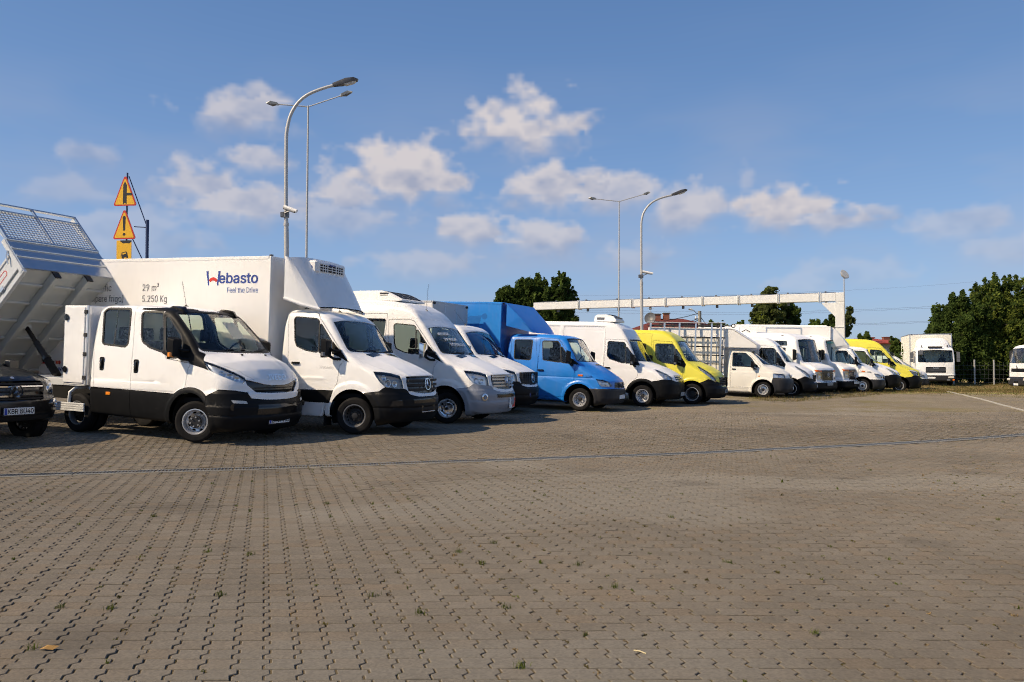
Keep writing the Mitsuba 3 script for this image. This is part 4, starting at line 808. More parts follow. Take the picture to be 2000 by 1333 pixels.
    put(r + '__slat', cat(*[box(-1.198, -1.184, -.42, .42, zz, zz + .012) for zz in (3.178, 3.228, 3.278)] + [box(-1.198, -1.184, yy - .008, yy + .008, 3.13, 3.29) for yy in (-.32, -.24, -.155, 0, .155, .24, .32)]), 'panel_white', v.M)
    put(r + '__badge', place(lettering('Webasto', .04, .003, True), (-1.18, .0, 3.29), (0, 1, 0), (0, 0, 1), (1, 0, 0)), 'ink_blue', v.M, smooth=False)
    put(r + '__lettering', place(lettering('Webasto', .075, .003, True), (-1.50, -.543, 3.22), (1, 0, 0), (0, 0, 1), (0, -1, 0)), 'ink_blue', v.M, smooth=False)
    put(new_key('door_lettering', v.key), place(lettering('Webasto', .055, .002, True), (-.60, -.972, 1.235), (1, 0, 0), (0, .03, 1), (0, -1, .03)), 'ink_pale', v.M, smooth=False)
build_webasto_truck()

def build_minibus():
    v = Vehicle('white_van', 'white high roof van with chrome wheels and white writing on its windscreen', 'van', at('s3'), sprinter(True, -5.2, .03))
    sprinter_front(v, 'bumper_silver', 'chrome', mirror_mat='chrome')
    v.cut('side_window', rp([(-1.66, 2.30), (-1.70, 1.55), (-3.05, 1.55), (-3.05, 2.30)], .06), 'glass_dark', 'side', 'rl', -.004, 0, .01)
    v.cut('side_window', rp([(-3.12, 2.30), (-3.12, 1.55), (-4.7, 1.55), (-4.7, 2.30)], .06), 'glass_dark', 'side', 'rl', -.004, 0, .01)
    v.cut('side_door', Polygon([(-1.64, 2.42), (-1.62, .42), (-3.08, .42), (-3.08, 2.42)]), 'paint_white', sides='rl', gap=.011)
    v.cut('roof_cap', Polygon([(-.55, 2.32), (-1.5, 2.32), (-1.5, 3.0), (-.55, 3.0)]), 'paint_white', 'side', 'c', 0, .01, .003)
    v.lining(-5.1, .15, .8); v.finish('paint_white')
    number_plate_ad = new_key('bumper_sign', v.key)
    R = trimesh.transformations.rotation_matrix(.18, (0, 0, 1)); R[:3, 3] = (1.075, .33, .47)
    for nm, m, mt in (('board', box(-.012, 0, -.30, .30, -.12, .12, .004), 'plate_white'), ('red_field', place(extr([(-.02, -.11), (.29, -.11), (.29, .11), (.14, .105), (.02, .02)], 'top', 0, .002), (.001, 0, 0), (0, 1, 0), (0, 0, 1), (1, 0, 0)), 'ink_red')):
        m = m.copy(); m.apply_transform(R); put(number_plate_ad + '__' + nm, m, mt, v.M)
    for sg in (-1, 1):
        for c in (.83,):
            x = surf_x(v, sg * c, .62)
            k = new_key('fog_lamp', v.key); put(k + '__ring', place(lathe([(.055, 0), (.075, .0), (.08, .02), (.05, .03), (.055, 0)], 24, 'x'), (x + .0, sg * c, .62), (.85, sg * .5, 0), (-sg * .5, .85, 0), (0, 0, 1)), 'chrome', v.M); put(k + '__lamp', place(lathe([(0, .005), (.055, .005), (.05, -.02), (0, -.02)], 20, 'x'), (x, sg * c, .62), (.85, sg * .5, 0), (-sg * .5, .85, 0), (0, 0, 1)), 'gloss_black', v.M)
    for i, (t, zz) in enumerate((('MB519CDI', 1.99), ('TOP WERSJA', 1.87), ('19/22 LUB 22+1', 1.76))):
        m = lettering(t, .075, .002, True); m.apply_scale([.95, 1, 1]); w = m.bounds[1, 0] - m.bounds[0, 0]
        y0 = -.60 + .09 * i + w / 2; xx = surf_x(v, y0, zz); p, nn = on_body(v, (3, y0, zz), (-1, 0, 0)); ey = np.cross(nn, (0, 1., 0)); ey = ey if ey[2] > 0 else -ey; ex = np.cross(ey, nn); ex = ex if ex[1] > 0 else -ex
        put(new_key('windscreen_writing', v.key), place(m, p + nn * .012, ex, ey, nn), 'ink_white', v.M, smooth=False)
    a = new_key('roof_air_conditioner', v.key)
    put(a + '__case', hull([(x, y * w, z) for x, w, z in ((-3.9, .62, 2.72), (-1.45, .62, 2.74), (-3.85, .56, 2.95), (-1.95, .58, 2.98), (-1.75, .56, 2.93), (-1.42, .55, 2.78)) for y in (-1, 1)]), 'panel_white', v.M, smooth=25)
    zf = lambda x: np.interp(x, [-1.95, -1.75, -1.42], [2.98, 2.93, 2.78])
    for x0, x1 in ((-1.90, -1.82), (-1.79, -1.70), (-1.67, -1.58), (-1.55, -1.46)):
        for y0, y1 in ((-.50, -.28), (-.25, -.02), (.02, .25), (.28, .50)): put(new_key('vent', a), hull([(x, y, zf(x) + q) for x in (x0, x1) for y in (y0, y1) for q in (-.01, .008)]), 'seal_black', v.M)
    put(a + '__side_vent', cat(*[box(-2.0 + .0 * j, -1.78, -.60, -.575, 2.80 + .05 * j, 2.83 + .05 * j) for j in range(3)]), 'seal_black', v.M)
    aerial(v, -1.0, -.1, 2.545, .62, .05)
    wheels(v, (.0, -3.67), .86, 'chrome', steer=16, R=.345, w=.2, rr=.218)
build_minibus()
# ---------------------------------------------------------------- the rest of the row
def build_grey_box_truck():
    v = Vehicle('box_truck', 'white truck with a black grid grille and grey box, left of the blue truck', 'truck', at('s4'), sprinter(False, -1.40, .035))
    sprinter_front(v, 'bumper_black', 'grid', rear=-1.40, detail=False)
    v.lining(-1.38, .15, .8); v.finish('paint_white')
    number_plate(v, 1.10, .52, 'DW 5GJ72', 0, mat='plate_dim')
    aerial(v, -.80, -.35, 2.33, .40, -.9)
    b = new_key('cargo_box', v.key); x0, x1, y, z0, z1 = -6.0, -1.46, 1.05, .85, 2.95
    for i, (ya, yb) in enumerate(((-y, -y + .05), (y - .05, y))): put(new_key('side_panel', b), box(x0, x1 - .04, ya, yb, z0, z1 - .05), 'panel_white', v.M)
    put(b + '__front_panel', box(x1 - .05, x1, -y + .06, y - .06, z0, z1 - .05), 'panel_grey', v.M); put(b + '__roof', box(x0, x1 - .03, -y + .05, y - .05, z1 - .055, z1 - .01), 'panel_white', v.M)
    put(b + '__edge_rail', cat(box(x1 - .045, x1 + .008, -y - .008, -y + .06, z0, z1, .01), box(x1 - .045, x1 + .008, y - .06, y + .008, z0, z1, .01), box(x1 - .04, x1 + .006, -y + .07, y - .07, z1 - .06, z1, .01), box(x0, x1 - .05, -y - .008, -y + .05, z1 - .06, z1, .01)), 'panel_grey', v.M)
    for yy in (-.35, .35): put(new_key('panel_seam', b), box(x1 - .001, x1 + .004, yy - .012, yy + .012, z0, z1 - .06), 'alu', v.M)
    for yy in (-y + .06, y - .06): put(new_key('corner_clasp', b), box(x1 - .02, x1 + .02, yy - .07, yy + .07, z1 - .09, z1 - .03, .01), 'seal_black', v.M)
    put(b + '__floor', box(x0, x1 - .06, -y + .05, y - .05, z0, z0 + .1), 'under_dark', v.M)
    wheels(v, (.0, -3.9), .86, 'dark', R=.345, simple=True)
build_grey_box_truck()

def old_sprinter_front(v, paint, rear=-2.3, double=True, bumper='bumper_grey', glass='glass', far=False, plate='plate_white'):
    glazed(v, 'windscreen', rp([(-.79, 1.405), (-.35, 1.395), (.35, 1.395), (.79, 1.405), (.69, 2.0), (.3, 2.025), (-.3, 2.025), (-.69, 2.0)], .04), 'c', .018, 'front')
    if double: glazed(v, 'rear_window', rp([(-2.07, 1.94), (-1.52, 1.95), (-1.52, 1.385), (-2.03, 1.395)], .05), w=.02, glass='glass_dark')
    glazed(v, 'door_window', rp([(-1.20, 1.935), (-.74, 1.935), (-.66, 1.85), (-.585, 1.345), (-1.13, 1.40)], .04), w=.02, glass=glass)
    glazed(v, 'quarter_window', rp([(-.63, 1.82), (-.36, 1.50), (-.38, 1.33), (-.56, 1.345)], .02), w=.018, glass=glass)
    v.cut('mirror_base', Polygon([(-.36, 1.52), (-.04, 1.30), (-.38, 1.31)]), 'bumper_black', gap=0, off=.004)
    v.arch(.0, .32, .45)
    headlight(v, Polygon([(-.305, .915), (-.12, .905), (.08, .85), (.185, .755), (.17, .722), (-.17, .718), (-.25, .79)]), bowls=((.35, .5, .06), (.65, .42, .055)), bezel='silver')
    g = v.cut('grille', Polygon([(-.44, .83), (.44, .83), (.47, .67), (-.47, .67)]), 'gloss_black', 'front', 'c', -.02, 0, .004)[0]
    grille_bars(v, -.45, .45, (.71, .755, .80), lambda y, z: .925 - .20 * (abs(y) / .95) ** 2.6 - .3 * max(z - .78, 0), 'wheel_black', .009, parent=g)
    m = star(.085); m.apply_translation((.945, 0, .755)); put(new_key('grille_emblem', v.key), m, 'silver' if far else 'wheel_grey', v.M, smooth=40)
    v.cut('bumper', Polygon([(.27, .1), (.27, .648), (1.3, .648), (1.3, .1)]), bumper, 'side', 'c', .008)
    v.cut('bonnet', Polygon([(-.4, -.85), (.0, -.80), (.4, -.78), (.75, -.62), (1.2, -.5), (1.2, .5), (.75, .62), (.4, .78), (.0, .80), (-.4, .85)]), paint, 'top', 'c', 0, .02, .006, rng_=(.84, 1.385))
    if double: v.cut('rear_door', Polygon([(-2.17, 2.0), (-1.425, 2.02), (-1.30, 1.3), (-1.30, .36), (-2.12, .36)]), paint, gap=.009)
    v.cut('front_door', Polygon([(-1.275, 2.01), (-.72, 2.0), (-.1, 1.33), (-.17, 1.15), (-.17, .82), (-.45, .38), (-1.275, .36)]), paint, gap=.009)
    decal(v, 'bonnet_vent', [(.17, -.15), (.17, .48), (.235, .46), (.235, -.14)], 'gloss_black')
    for sg in (-1, 1):
        y = surf_y(v, .03, 1.0); put(new_key('side_indicator', v.key), box(-.05, .10, sg * y - .012, sg * y + .014, .975, 1.025, .006), 'orange_lens', v.M)
        for q in range(4): y = surf_y(v, .27, .97); put(new_key('side_vent', v.key), box(.18, .36, sg * y - .008, sg * y + .006, .945 + .018 * q, .952 + .018 * q), 'blue_dark' if paint == 'paint_blue' else 'wheel_grey', v.M)
    mirror(v, -.30, 1.08, 1.51, .36, .17, .14, arm=(-.22, .92, 1.38), lens=False)
    handle(v, -1.18, 1.10)
    cabin(v, seats=((-.85, -.45), (-.85, .0), (-.85, .45)), rows2=((-1.75, -.45), (-1.75, 0), (-1.75, .45)) if double else (), dash=(-.05, 1.27), seat_h=.92, half=.78)
    number_plate(v, .985, .42, '', 0, band=False, mat=plate)

def wedge_deflector(v, paint, xt, zt, xb, zb, yt=1.03, yb=.80, x_side=None, z_side=2.32, name='wind_deflector'):
    k = new_key(name, v.key); n = 15; ys = np.linspace(-1, 1, n); ts = np.linspace(0, 1, 12); V = []
    for t in ts:
        for q in ys: V.append((xb + (xt - xb) * t ** 1.12 - .06 * abs(q) ** 4 * (1 - t), q * (yb + (yt - yb) * t ** .6), zb + (zt - zb) * t))
    V = np.array(V); F = []
    for i in range(len(ts) - 1):
        for j in range(n - 1): a0 = i * n + j; F += [(a0, a0 + 1, a0 + n + 1), (a0, a0 + n + 1, a0 + n)]
    F = np.array(F); back = V - np.array([.03, 0, 0]); put(k + '__front', (np.vstack([V, back]), np.vstack([F, F[:, ::-1] + len(V)])), paint, v.M, smooth=True)
    for sg in (-1, 1):
        e = V.reshape(len(ts), n, 3)[:, 0 if sg < 0 else -1]; xs = x_side or xt; P = [(xs, sg * yt, zt), (xs, sg * yt, z_side)]; poly = np.vstack([e, P]); c = poly.mean(0)
        vv = np.vstack([poly, poly - np.array([0, sg * .03, 0]), c, c - np.array([0, sg * .03, 0])]); m = len(poly); f = []
        for i in range(m): j = (i + 1) % m; f += [(2 * m, i, j), (2 * m + 1, m + j, m + i), (i, m + i, j), (j, m + i, m + j)]
        put(new_key('side', k), (vv, np.array(f)), paint, v.M, smooth=False)
    return k

def cargo(v, x0, x1, y, z0, z1, mat, trim, front=None, clasp=True):
    b = new_key('cargo_box', v.key)
    for ya, yb in ((-y, -y + .05), (y - .05, y)): put(new_key('side_panel', b), box(x0, x1 - .04, ya, yb, z0, z1 - .05), mat, v.M)
    put(b + '__front_panel', box(x1 - .05, x1, -y + .06, y - .06, z0, z1 - .05), front or mat, v.M); put(b + '__roof', box(x0, x1 - .03, -y + .05, y - .05, z1 - .055, z1 - .01), mat, v.M)
    put(b + '__floor', box(x0, x1 - .06, -y + .05, y - .05, z0, z0 + .1), 'under_dark', v.M); put(b + '__rear_door', box(x0 - .02, x0 - .001, -y + .02, y - .02, z0, z1 - .05), mat, v.M)
    for ya, yb in ((-y - .008, -y + .06), (y - .06, y + .008)):
        put(new_key('corner_post', b), box(x1 - .045, x1 + .008, ya, yb, z0, z1 - .07, .01), trim, v.M); put(new_key('roof_rail', b), box(x0, x1 + .008, ya, yb, z1 - .068, z1, .01), trim, v.M)
    put(b + '__front_rail', box(x1 - .04, x1 + .006, -y + .07, y - .07, z1 - .068, z1, .01), trim, v.M)
    if clasp:
        for yy in (-y + .12, y - .12): put(new_key('marker_lamp', b), box(x1 + .006, x1 + .03, yy - .05, yy + .05, z1 - .06, z1 - .02, .006), 'seal_black', v.M)
    return b

def build_blue_truck():
    v = Vehicle('box_truck', 'bright blue double cab box truck with a wedge shaped roof deflector', 'truck', at('blue'), sprinter_old(-2.28, .03))
    old_sprinter_front(v, 'paint_blue')
    v.lining(-2.26, .1, .7); v.finish('paint_blue')
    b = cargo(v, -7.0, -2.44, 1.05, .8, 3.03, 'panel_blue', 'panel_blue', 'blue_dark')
    t = np.linspace(0, 1, 20)      # ghost of a removed emblem on the side
    put(b + '__faded_emblem', cat(*[extr(Polygon([(-3.95 + a, 2.22), (-3.95 + a + .42, 2.22), (-3.80 + a + .36, 2.55), (-3.7 + a + .3, 2.63), (-3.95 + a + .1, 2.60), (-3.95 + a, 2.45)]), 'side', -1.053, -1.0502) for a in (.35,)] + [extr(Point(-2.98, 2.60).buffer(.09), 'side', -1.053, -1.0502)]), 'blue_dark', v.M, smooth=False)
    wedge_deflector(v, 'paint_blue', -2.30, 3.0, -1.43, 2.165, 1.03, .84, -2.28, 2.34)
    put(new_key('chassis_frame', v.key), box(-6.9, -1.2, -.42, .42, .5, .74), 'under_dark', v.M)
    wheels(v, (.0, -4.0), .80, 'silver', R=.325, w=.19, rr=.20)
build_blue_truck()

def build_daily_van():
    v = Vehicle('white_van', 'white high roof van with a small cooling unit on its roof', 'van', at('d6'), daily_old(-5.2, .04))
    def front(v, far=False):
        glazed(v, 'windscreen', rp([(-.83, 1.425), (-.35, 1.415), (.35, 1.415), (.83, 1.425), (.76, 2.03), (.3, 2.05), (-.3, 2.05), (-.76, 2.03)], .04), 'c', .018, 'front')
        glazed(v, 'door_window', rp([(-1.175, 1.99), (-.66, 1.965), (-.605, 1.90), (-.575, 1.33), (-.70, 1.34), (-1.09, 1.45), (-1.175, 1.55)], .05), w=.02, glass='glass_dark')
        glazed(v, 'quarter_window', rp([(-.58, 1.86), (-.36, 1.58), (-.38, 1.34), (-.55, 1.325)], .02), w=.018, glass='glass_dark')
        v.cut('mirror_base', Polygon([(-.36, 1.60), (-.10, 1.27), (-.42, 1.27)]), 'bumper_black', gap=0, off=.004)
        v.arch(.0, .34, .45)
        headlight(v, Polygon([(-.315, 1.165), (-.18, 1.14), (.02, 1.035), (.165, .91), (.15, .865), (-.02, .865), (-.17, .88), (-.27, 1.0)]), bowls=((.38, .55, .06), (.62, .35, .06)))
        g = v.cut('grille', Polygon([(-.48, .995), (.48, .995), (.52, .87), (.3, .805), (-.3, .805), (-.52, .87)]), 'gloss_black', 'front', 'c', -.015, 0, .004)[0]
        grille_bars(v, -.47, .47, (.845, .91, .97), lambda y, z: 1.005 - .22 * (abs(y) / .96) ** 2.6 - .5 * max(z - .85, 0), 'silver', .013, parent=g)
        put(new_key('grille_emblem', v.key), place(extr(rp([(-.11, -.03), (.11, -.03), (.11, .03), (-.11, .03)], .025), 'top', 0, .02), (.985, 0, .925), (0, 1, 0), (-.3, 0, 1), (1, 0, .3)), 'silver', v.M)
        a = np.linspace(math.radians(8), math.radians(172), 24)
        v.cut('bumper', Polygon([(.20, .1), (.20, .78), (.45, .82), (.65, .872), (.85, .862), (.95, .80), (1.2, .785), (1.2, .1)]), 'bumper_black', 'side', 'c', .008)
        v.cut('arch_trim', Polygon([(.54 * math.cos(t), .34 + .53 * math.sin(t)) for t in a] + [(.44 * math.cos(t), .34 + .44 * math.sin(t)) for t in a[::-1]]), 'bumper_black', 'side', 'rl', .010)
        v.cut('bonnet', Polygon([(-.4, -.86), (0, -.82), (.4, -.78), (.75, -.62), (1.2, -.5), (1.2, .5), (.75, .62), (.4, .78), (0, .82), (-.4, .86)]), 'paint_white', 'top', 'c', 0, .02, .006, rng_=(1.0, 1.40))
        v.cut('door', Polygon([(-1.255, 2.055), (-.62, 2.045), (-.07, 1.37), (-.17, 1.2), (-.17, .92), (-.3, .8), (-.45, .42), (-1.275, .42)]), 'paint_white', gap=.009)
        mirror(v, -.30, 1.12, 1.45, .33, .2, .15, arm=(-.24, .95, 1.34)); handle(v, -1.15, 1.16)
        cabin(v, seats=((-.9, -.45), (-.9, .45)), dash=(-.05, 1.27), seat_h=.98, half=.80)
        number_plate(v, 1.055, .42, '', 0, band=False, mat='plate_dim')
    build_daily_van.front = front
    front(v)
    v.cut('roof_front', rp([(-.70, 2.085), (.70, 2.085), (.64, 2.56), (-.64, 2.56)], .03), 'paint_white', 'front', 'c', .004, .02, .016, rng_=(-1.15, 0))
    v.cut('sliding_door', Polygon([(-1.30, 2.44), (-1.29, .42), (-2.70, .42), (-2.70, 2.44)]), 'paint_white', sides='r', gap=.008)
    v.lining(-5.1, .1, .8); v.finish('paint_white')
    r = new_key('cooling_unit', v.key)
    put(r + '__case', hull([(x, y, z) for x, z, w in ((-1.80, 2.63, .5), (-1.08, 2.63, .5), (-1.78, 2.80, .48), (-1.70, 2.85, .46), (-1.40, 2.86, .46), (-1.16, 2.80, .46), (-1.07, 2.70, .48)) for y in (-w, w)]), 'panel_white', v.M, smooth=25)
    for q in range(4): put(new_key('vent_slat', r), hull([(-1.36 + .075 * q + a, y, 2.868 - .028 * q + b) for a, b in ((0, 0), (.045, -.018), (0, .008), (.045, -.010)) for y in (-.38, .38)]), 'seal_black', v.M)
    put(r + '__side_vent', box(-1.7, -1.45, -.50, -.485, 2.68, 2.76, .005), 'wheel_grey', v.M)
    wheels(v, (.0, -3.5), .86, ('silver', 'cap'), R=.335, w=.2, rr=.21)
build_daily_van()

def master_front(v, paint, far=False, glass='glass_dark'):
    glazed(v, 'windscreen', rp([(-.84, 1.43), (-.35, 1.42), (.35, 1.42), (.84, 1.43), (.75, 2.03), (.3, 2.06), (-.3, 2.06), (-.75, 2.03)], .06), 'c', .016, 'front')
    glazed(v, 'door_window', rp([(-1.27, 1.95), (-.72, 1.95), (-.63, 1.86), (-.60, 1.30), (-1.0, 1.345), (-1.18, 1.45), (-1.245, 1.58)], .05), w=.02, glass=glass)
    glazed(v, 'quarter_window', rp([(-.60, 1.84), (-.40, 1.56), (-.40, 1.30), (-.57, 1.30)], .02), w=.016, glass=glass)
    v.cut('mirror_base', Polygon([(-.40, 1.56), (-.22, 1.30), (-.27, 1.18), (-.40, 1.25)]), 'bumper_black', gap=0, off=.004)
    v.arch(.0, .325, .46)
    headlight(v, Polygon([(-.46, 1.25), (-.37, 1.245), (-.20, 1.09), (.0, .88), (.075, .765), (.0, .75), (-.15, .83), (-.34, .99), (-.46, 1.12)]), bowls=((.32, .62, .06), (.58, .34, .055)), depth=.05)
    g = v.cut('grille', Polygon([(-.52, .915), (.52, .915), (.50, .63), (-.50, .63)]), 'gloss_black', 'front', 'c', -.02, 0, .004)[0]
    xo = lambda y, z: .872 - .30 * (abs(y) / .96) ** 2.6 - .25 * max(z - .8, 0)
    grille_bars(v, -.48, .48, (.66, .73, .80, .87), xo, 'wheel_black', .014, parent=g)
    for y in np.arange(-.42, .43, .14): put(new_key('grille_rib', g), box(xo(y, .75) - .02, xo(y, .75) + .008, y - .012, y + .012, .64, .90), 'wheel_black', v.M)
    put(new_key('bonnet_emblem', v.key), place(extr(Polygon([(0, .075), (.045, 0), (0, -.075), (-.045, 0)]).difference(Polygon([(0, .045), (.022, 0), (0, -.045), (-.022, 0)])), 'top', 0, .02), (.825, 0, .99), (0, 1, 0), (-.5, 0, .87), (.87, 0, .5)), 'chrome' if not far else 'silver', v.M)
    v.cut('bumper', Polygon([(.2, .1), (.21, .70), (.38, .77), (.52, .845), (.66, .80), (.80, .74), (.86, .60), (1.2, .60), (1.2, .1)]), 'bumper_black', 'side', 'c', .008)
    v.cut('bonnet', Polygon([(-.4, -.88), (.0, -.82), (.3, -.80), (.62, -.66), (.75, -.5), (1.2, -.4), (1.2, .4), (.75, .5), (.62, .66), (.3, .80), (0, .82), (-.4, .88)]), paint, 'top', 'c', 0, .02, .006, rng_=(.90, 1.41))
    v.cut('door', Polygon([(-1.345, 2.05), (-.75, 2.04), (-.28, 1.35), (-.33, 1.1), (-.33, .85), (-.5, .42), (-1.35, .42)]), paint, gap=.009)
    mirror(v, -.52, 1.12, 1.43, .34, .2, .16, arm=(-.32, .95, 1.36)); handle(v, -1.22, 1.10)
    cabin(v, seats=((-.95, -.45), (-.95, .45)), dash=(-.1, 1.25), seat_h=.98, half=.80)
    number_plate(v, .955, .45, '' if far else 'PO 78J1', 0, band=False, mat='plate_dim')
    if not far: aerial(v, -.95, .0, 2.34, .22, -.3)
def build_masters():
    v = Vehicle('yellow_van', 'nearer yellow van, in front of the glazing racks', 'van', at('m7'), master(-4.8, .04))
    master_front(v, 'paint_yellow')
    v.cut('side_window', rp([(-1.60, 1.95), (-1.60, 1.40), (-2.3, 1.40), (-2.3, 1.95)], .05), 'glass_dark', 'side', 'rl', -.004, 0, .01)
    v.cut('sliding_door', Polygon([(-1.42, 2.28), (-1.40, .42), (-2.6, .42), (-2.6, 2.28)]), 'paint_yellow', sides='rl', gap=.008)
    v.lining(-4.7, .1, .8); v.finish('paint_yellow'); wheels(v, (.0, -3.4), .86, 'cap', R=.34, w=.2, rr=.22)
    v = Vehicle('white_van', 'white van with swept headlights, between the cream truck and the first bus', 'van', at('m9'), master(-4.8, .05))
    master_front(v, 'paint_white', True)
    v.lining(-4.7, .1, .8); v.finish('paint_white'); wheels(v, (.0, -3.4), .86, 'cap', R=.34, w=.2, rr=.22, simple=True)
build_masters()

def build_glass_rack_truck():
    v = Vehicle('glass_rack_truck', 'cream single cab truck with a tall body carrying a lattice of glazing racks', 'truck', at('t5'), transporter_cab(-1.36, .04))
    glazed(v, 'windscreen', rp([(-.80, 1.315), (-.3, 1.305), (.3, 1.305), (.80, 1.315), (.66, 1.78), (.3, 1.80), (-.3, 1.80), (-.66, 1.78)], .04), 'c', .015, 'front')
    glazed(v, 'door_window', rp([(-1.185, 1.735), (-.70, 1.73), (-.46, 1.52), (-.26, 1.20), (-1.175, 1.21)], .03), w=.018)
    v.cut('mirror_base', Polygon([(-.36, 1.38), (-.16, 1.17), (-.28, 1.17)]), 'bumper_black', gap=0, off=.004)
    v.arch(.0, .30, .43)
    headlight(v, Polygon([(-.385, .965), (.0, .955), (.07, .92), (.085, .81), (-.385, .80)]), bowls=((.35, .5, .06), (.75, .5, .055)))
    g = v.cut('grille', Polygon([(-.46, .93), (.46, .93), (.40, .79), (-.40, .79)]), 'gloss_black', 'front', 'c', -.015, 0, .004)[0]
    grille_bars(v, -.4, .4, (.82, .86, .90), lambda y, z: 1.0 - .28 * (abs(y) / .94) ** 2.6 - .3 * max(z - .8, 0), 'wheel_black', .008, parent=g)
    m = lathe([(.05, -.01), (.062, -.01), (.062, .012), (.05, .012), (.05, -.01)], 24, 'x'); m = cat(m, *[hull([(.005 + a, y0 + b, z0) for a in (0, .01) for b in (-.006, .006) for y0, z0 in (p, q)]) for p, q in (((-.035, .03), (-.012, -.04)), ((-.012, -.04), (0, -.005)), ((0, -.005), (.012, -.04)), ((.012, -.04), (.035, .03)), ((-.018, .045), (0, .01)), ((0, .01), (.018, .045)))]); m.apply_translation((1.0, 0, .87)); put(new_key('grille_emblem', v.key), m, 'chrome', v.M)
    v.cut('bumper', Polygon([(.31, .05), (.31, .57), (.365, .795), (1.2, .785), (1.2, .05)]), 'bumper_grey', 'side', 'c', .008)
    v.cut('bonnet', Polygon([(-.3, -.86), (.1, -.83), (.5, -.80), (.85, -.6), (1.2, -.5), (1.2, .5), (.85, .6), (.5, .80), (.1, .83), (-.3, .86)]), 'paint_cream', 'top', 'c', 0, .02, .006, rng_=(.945, 1.29))
    v.cut('door', Polygon([(-1.24, 1.79), (-.66, 1.79), (-.10, 1.22), (-.25, 1.05), (-.28, .75), (-.45, .40), (-1.24, .40)]), 'paint_cream', gap=.009)
    y = surf_y(v, -.17, .84)
    for sg in (-1, 1): put(new_key('side_indicator', v.key), box(-.20, -.12, sg * y - .01, sg * y + .012, .825, .86, .004), 'lamp_amber', v.M)
    mirror(v, -.40, 1.04, 1.29, .26, .2, .14, arm=(-.25, .90, 1.22), lens=False); handle(v, -1.12, 1.09, .16)
    cabin(v, seats=((-.85, -.42), (-.85, .42)), dash=(.1, 1.15), seat_h=.82, half=.72)
    number_plate(v, 1.085, .40, '', 0, band=False)
    v.lining(-1.34, .2, .6); v.finish('paint_cream')
    # tall body, its nose over the cab, and the racks
    k = new_key('glass_body', v.key)
    put(k + '__front_wall', box(-1.58, -1.50, -.80, .80, 1.94, 2.66), 'panel_white', v.M)
    put(k + '__side_wall', box(-4.6, -1.52, -.86, -.81, 2.34, 2.68), 'panel_white', v.M); put(k + '__side_wall_001', box(-4.6, -1.52, .81, .86, 2.34, 2.68), 'panel_white', v.M)
    put(k + '__roof', box(-4.6, -1.5, -.80, .80, 2.66, 2.70), 'panel_white', v.M)
    put(k + '__inner_board', box(-4.6, -1.62, -.80, -.76, .75, 2.33), 'panel_old', v.M); put(k + '__bed', box(-4.6, -1.45, -.85, .85, .62, .72), 'under_dark', v.M)
    d = new_key('wind_deflector', v.key); prof = [(-1.49, 1.945), (-1.49, 2.665), (-1.20, 2.665), (-.28, 2.07), (-.28, 1.945)]
    for sg in (-1, 1): put(new_key('side', d), extr([(-1.49, 1.945), (-1.49, 2.66), (-1.22, 2.655), (-.31, 2.07), (-.31, 1.95)], 'side', sg * .84 - .015, sg * .84 + .015), 'panel_white', v.M)
    put(d + '__top', hull([(-1.48, sg * .855, 2.672) for sg in (-1, 1)] + [(-1.21, sg * .855, 2.672) for sg in (-1, 1)] + [(-1.48, sg * .855, 2.69) for sg in (-1, 1)] + [(-1.205, sg * .855, 2.69) for sg in (-1, 1)]), 'panel_white', v.M)
    put(d + '__slope', hull([(x, sg * .855, z + q) for x, z in ((-1.205, 2.67), (-.285, 2.075)) for q in (0, .02) for sg in (-1, 1)]), 'panel_white', v.M); put(d + '__nose', box(-.305, -.28, -.855, .855, 1.93, 2.07, .004), 'panel_white', v.M); put(d + '__underside', box(-1.48, -.31, -.82, .82, 1.945, 1.96), 'panel_white', v.M)
    r = new_key('glazing_rack', v.key); xs = (-4.45, -3.88, -3.27, -2.62, -1.99, -1.63)
    for x in xs: put(new_key('upright', r), hull([(x + a, -1.0 - q * .17 + b, .75 + q * 2.12) for a in (-.03, .03) for b in (-.025, .025) for q in (0, 1)] if False else [(x + a, -1.16 + .12 * q + b, .75 + q * 2.12) for a in (-.032, .032) for b in (-.025, .025) for q in (0, 1)]), 'galv', v.M)
    for z, b in ((2.76, .03), (2.32, .028), (1.95, .028), (1.61, .028), (1.27, .028), (.95, .028)):
        y = -1.10 + .12 * (z - .75) / 2.12 + .03; put(new_key('cross_bar', r), box(-4.6, -1.50, y - .02, y + .03, z - b * .75, z + b * .75, .006), 'bumper_grey', v.M)
    for x in (-4.15, -3.55, -2.95, -2.3, -1.8): put(new_key('inner_upright', r), box(x - .018, x + .018, -.95, -.91, .75, 2.4), 'alu', v.M)
    put(new_key('brace', r), hull([(x + a, -.96, z) for x, z in ((-1.70, 1.92), (-1.92, 2.26)) for a in (-.02, .02)] + [(x + a, -.93, z) for x, z in ((-1.70, 1.92), (-1.92, 2.26)) for a in (-.02, .02)]), 'alu', v.M)
    put(r + '__front_post', tube([(-1.53, -.92, .75), (-1.53, -.90, 2.70)], .03, 8), 'panel_white', v.M)
    put(r + '__top_rail', cat(tube([(-4.6, -1.04, 2.90), (-1.45, -1.04, 2.90)], .022, 6)), 'alu', v.M); put(r + '__roof_bar', box(-4.6, -1.3, -.5, -.46, 2.79, 2.83), 'bumper_grey', v.M)
    for i, x in enumerate((-4.1, -3.6, -3.05, -2.4, -1.8, -1.2)):
        t = trimesh.creation.torus(.07, .018, 14, 6); t.apply_transform(trimesh.transformations.rotation_matrix(1.5, (1, 0, 0))); t.apply_translation((x, -.75, 2.80)); put(new_key('strap', r), t, 'seal_black', v.M)
    put(new_key('chassis_frame', v.key), box(-4.5, -1.2, -.4, .4, .35, .62), 'under_dark', v.M)
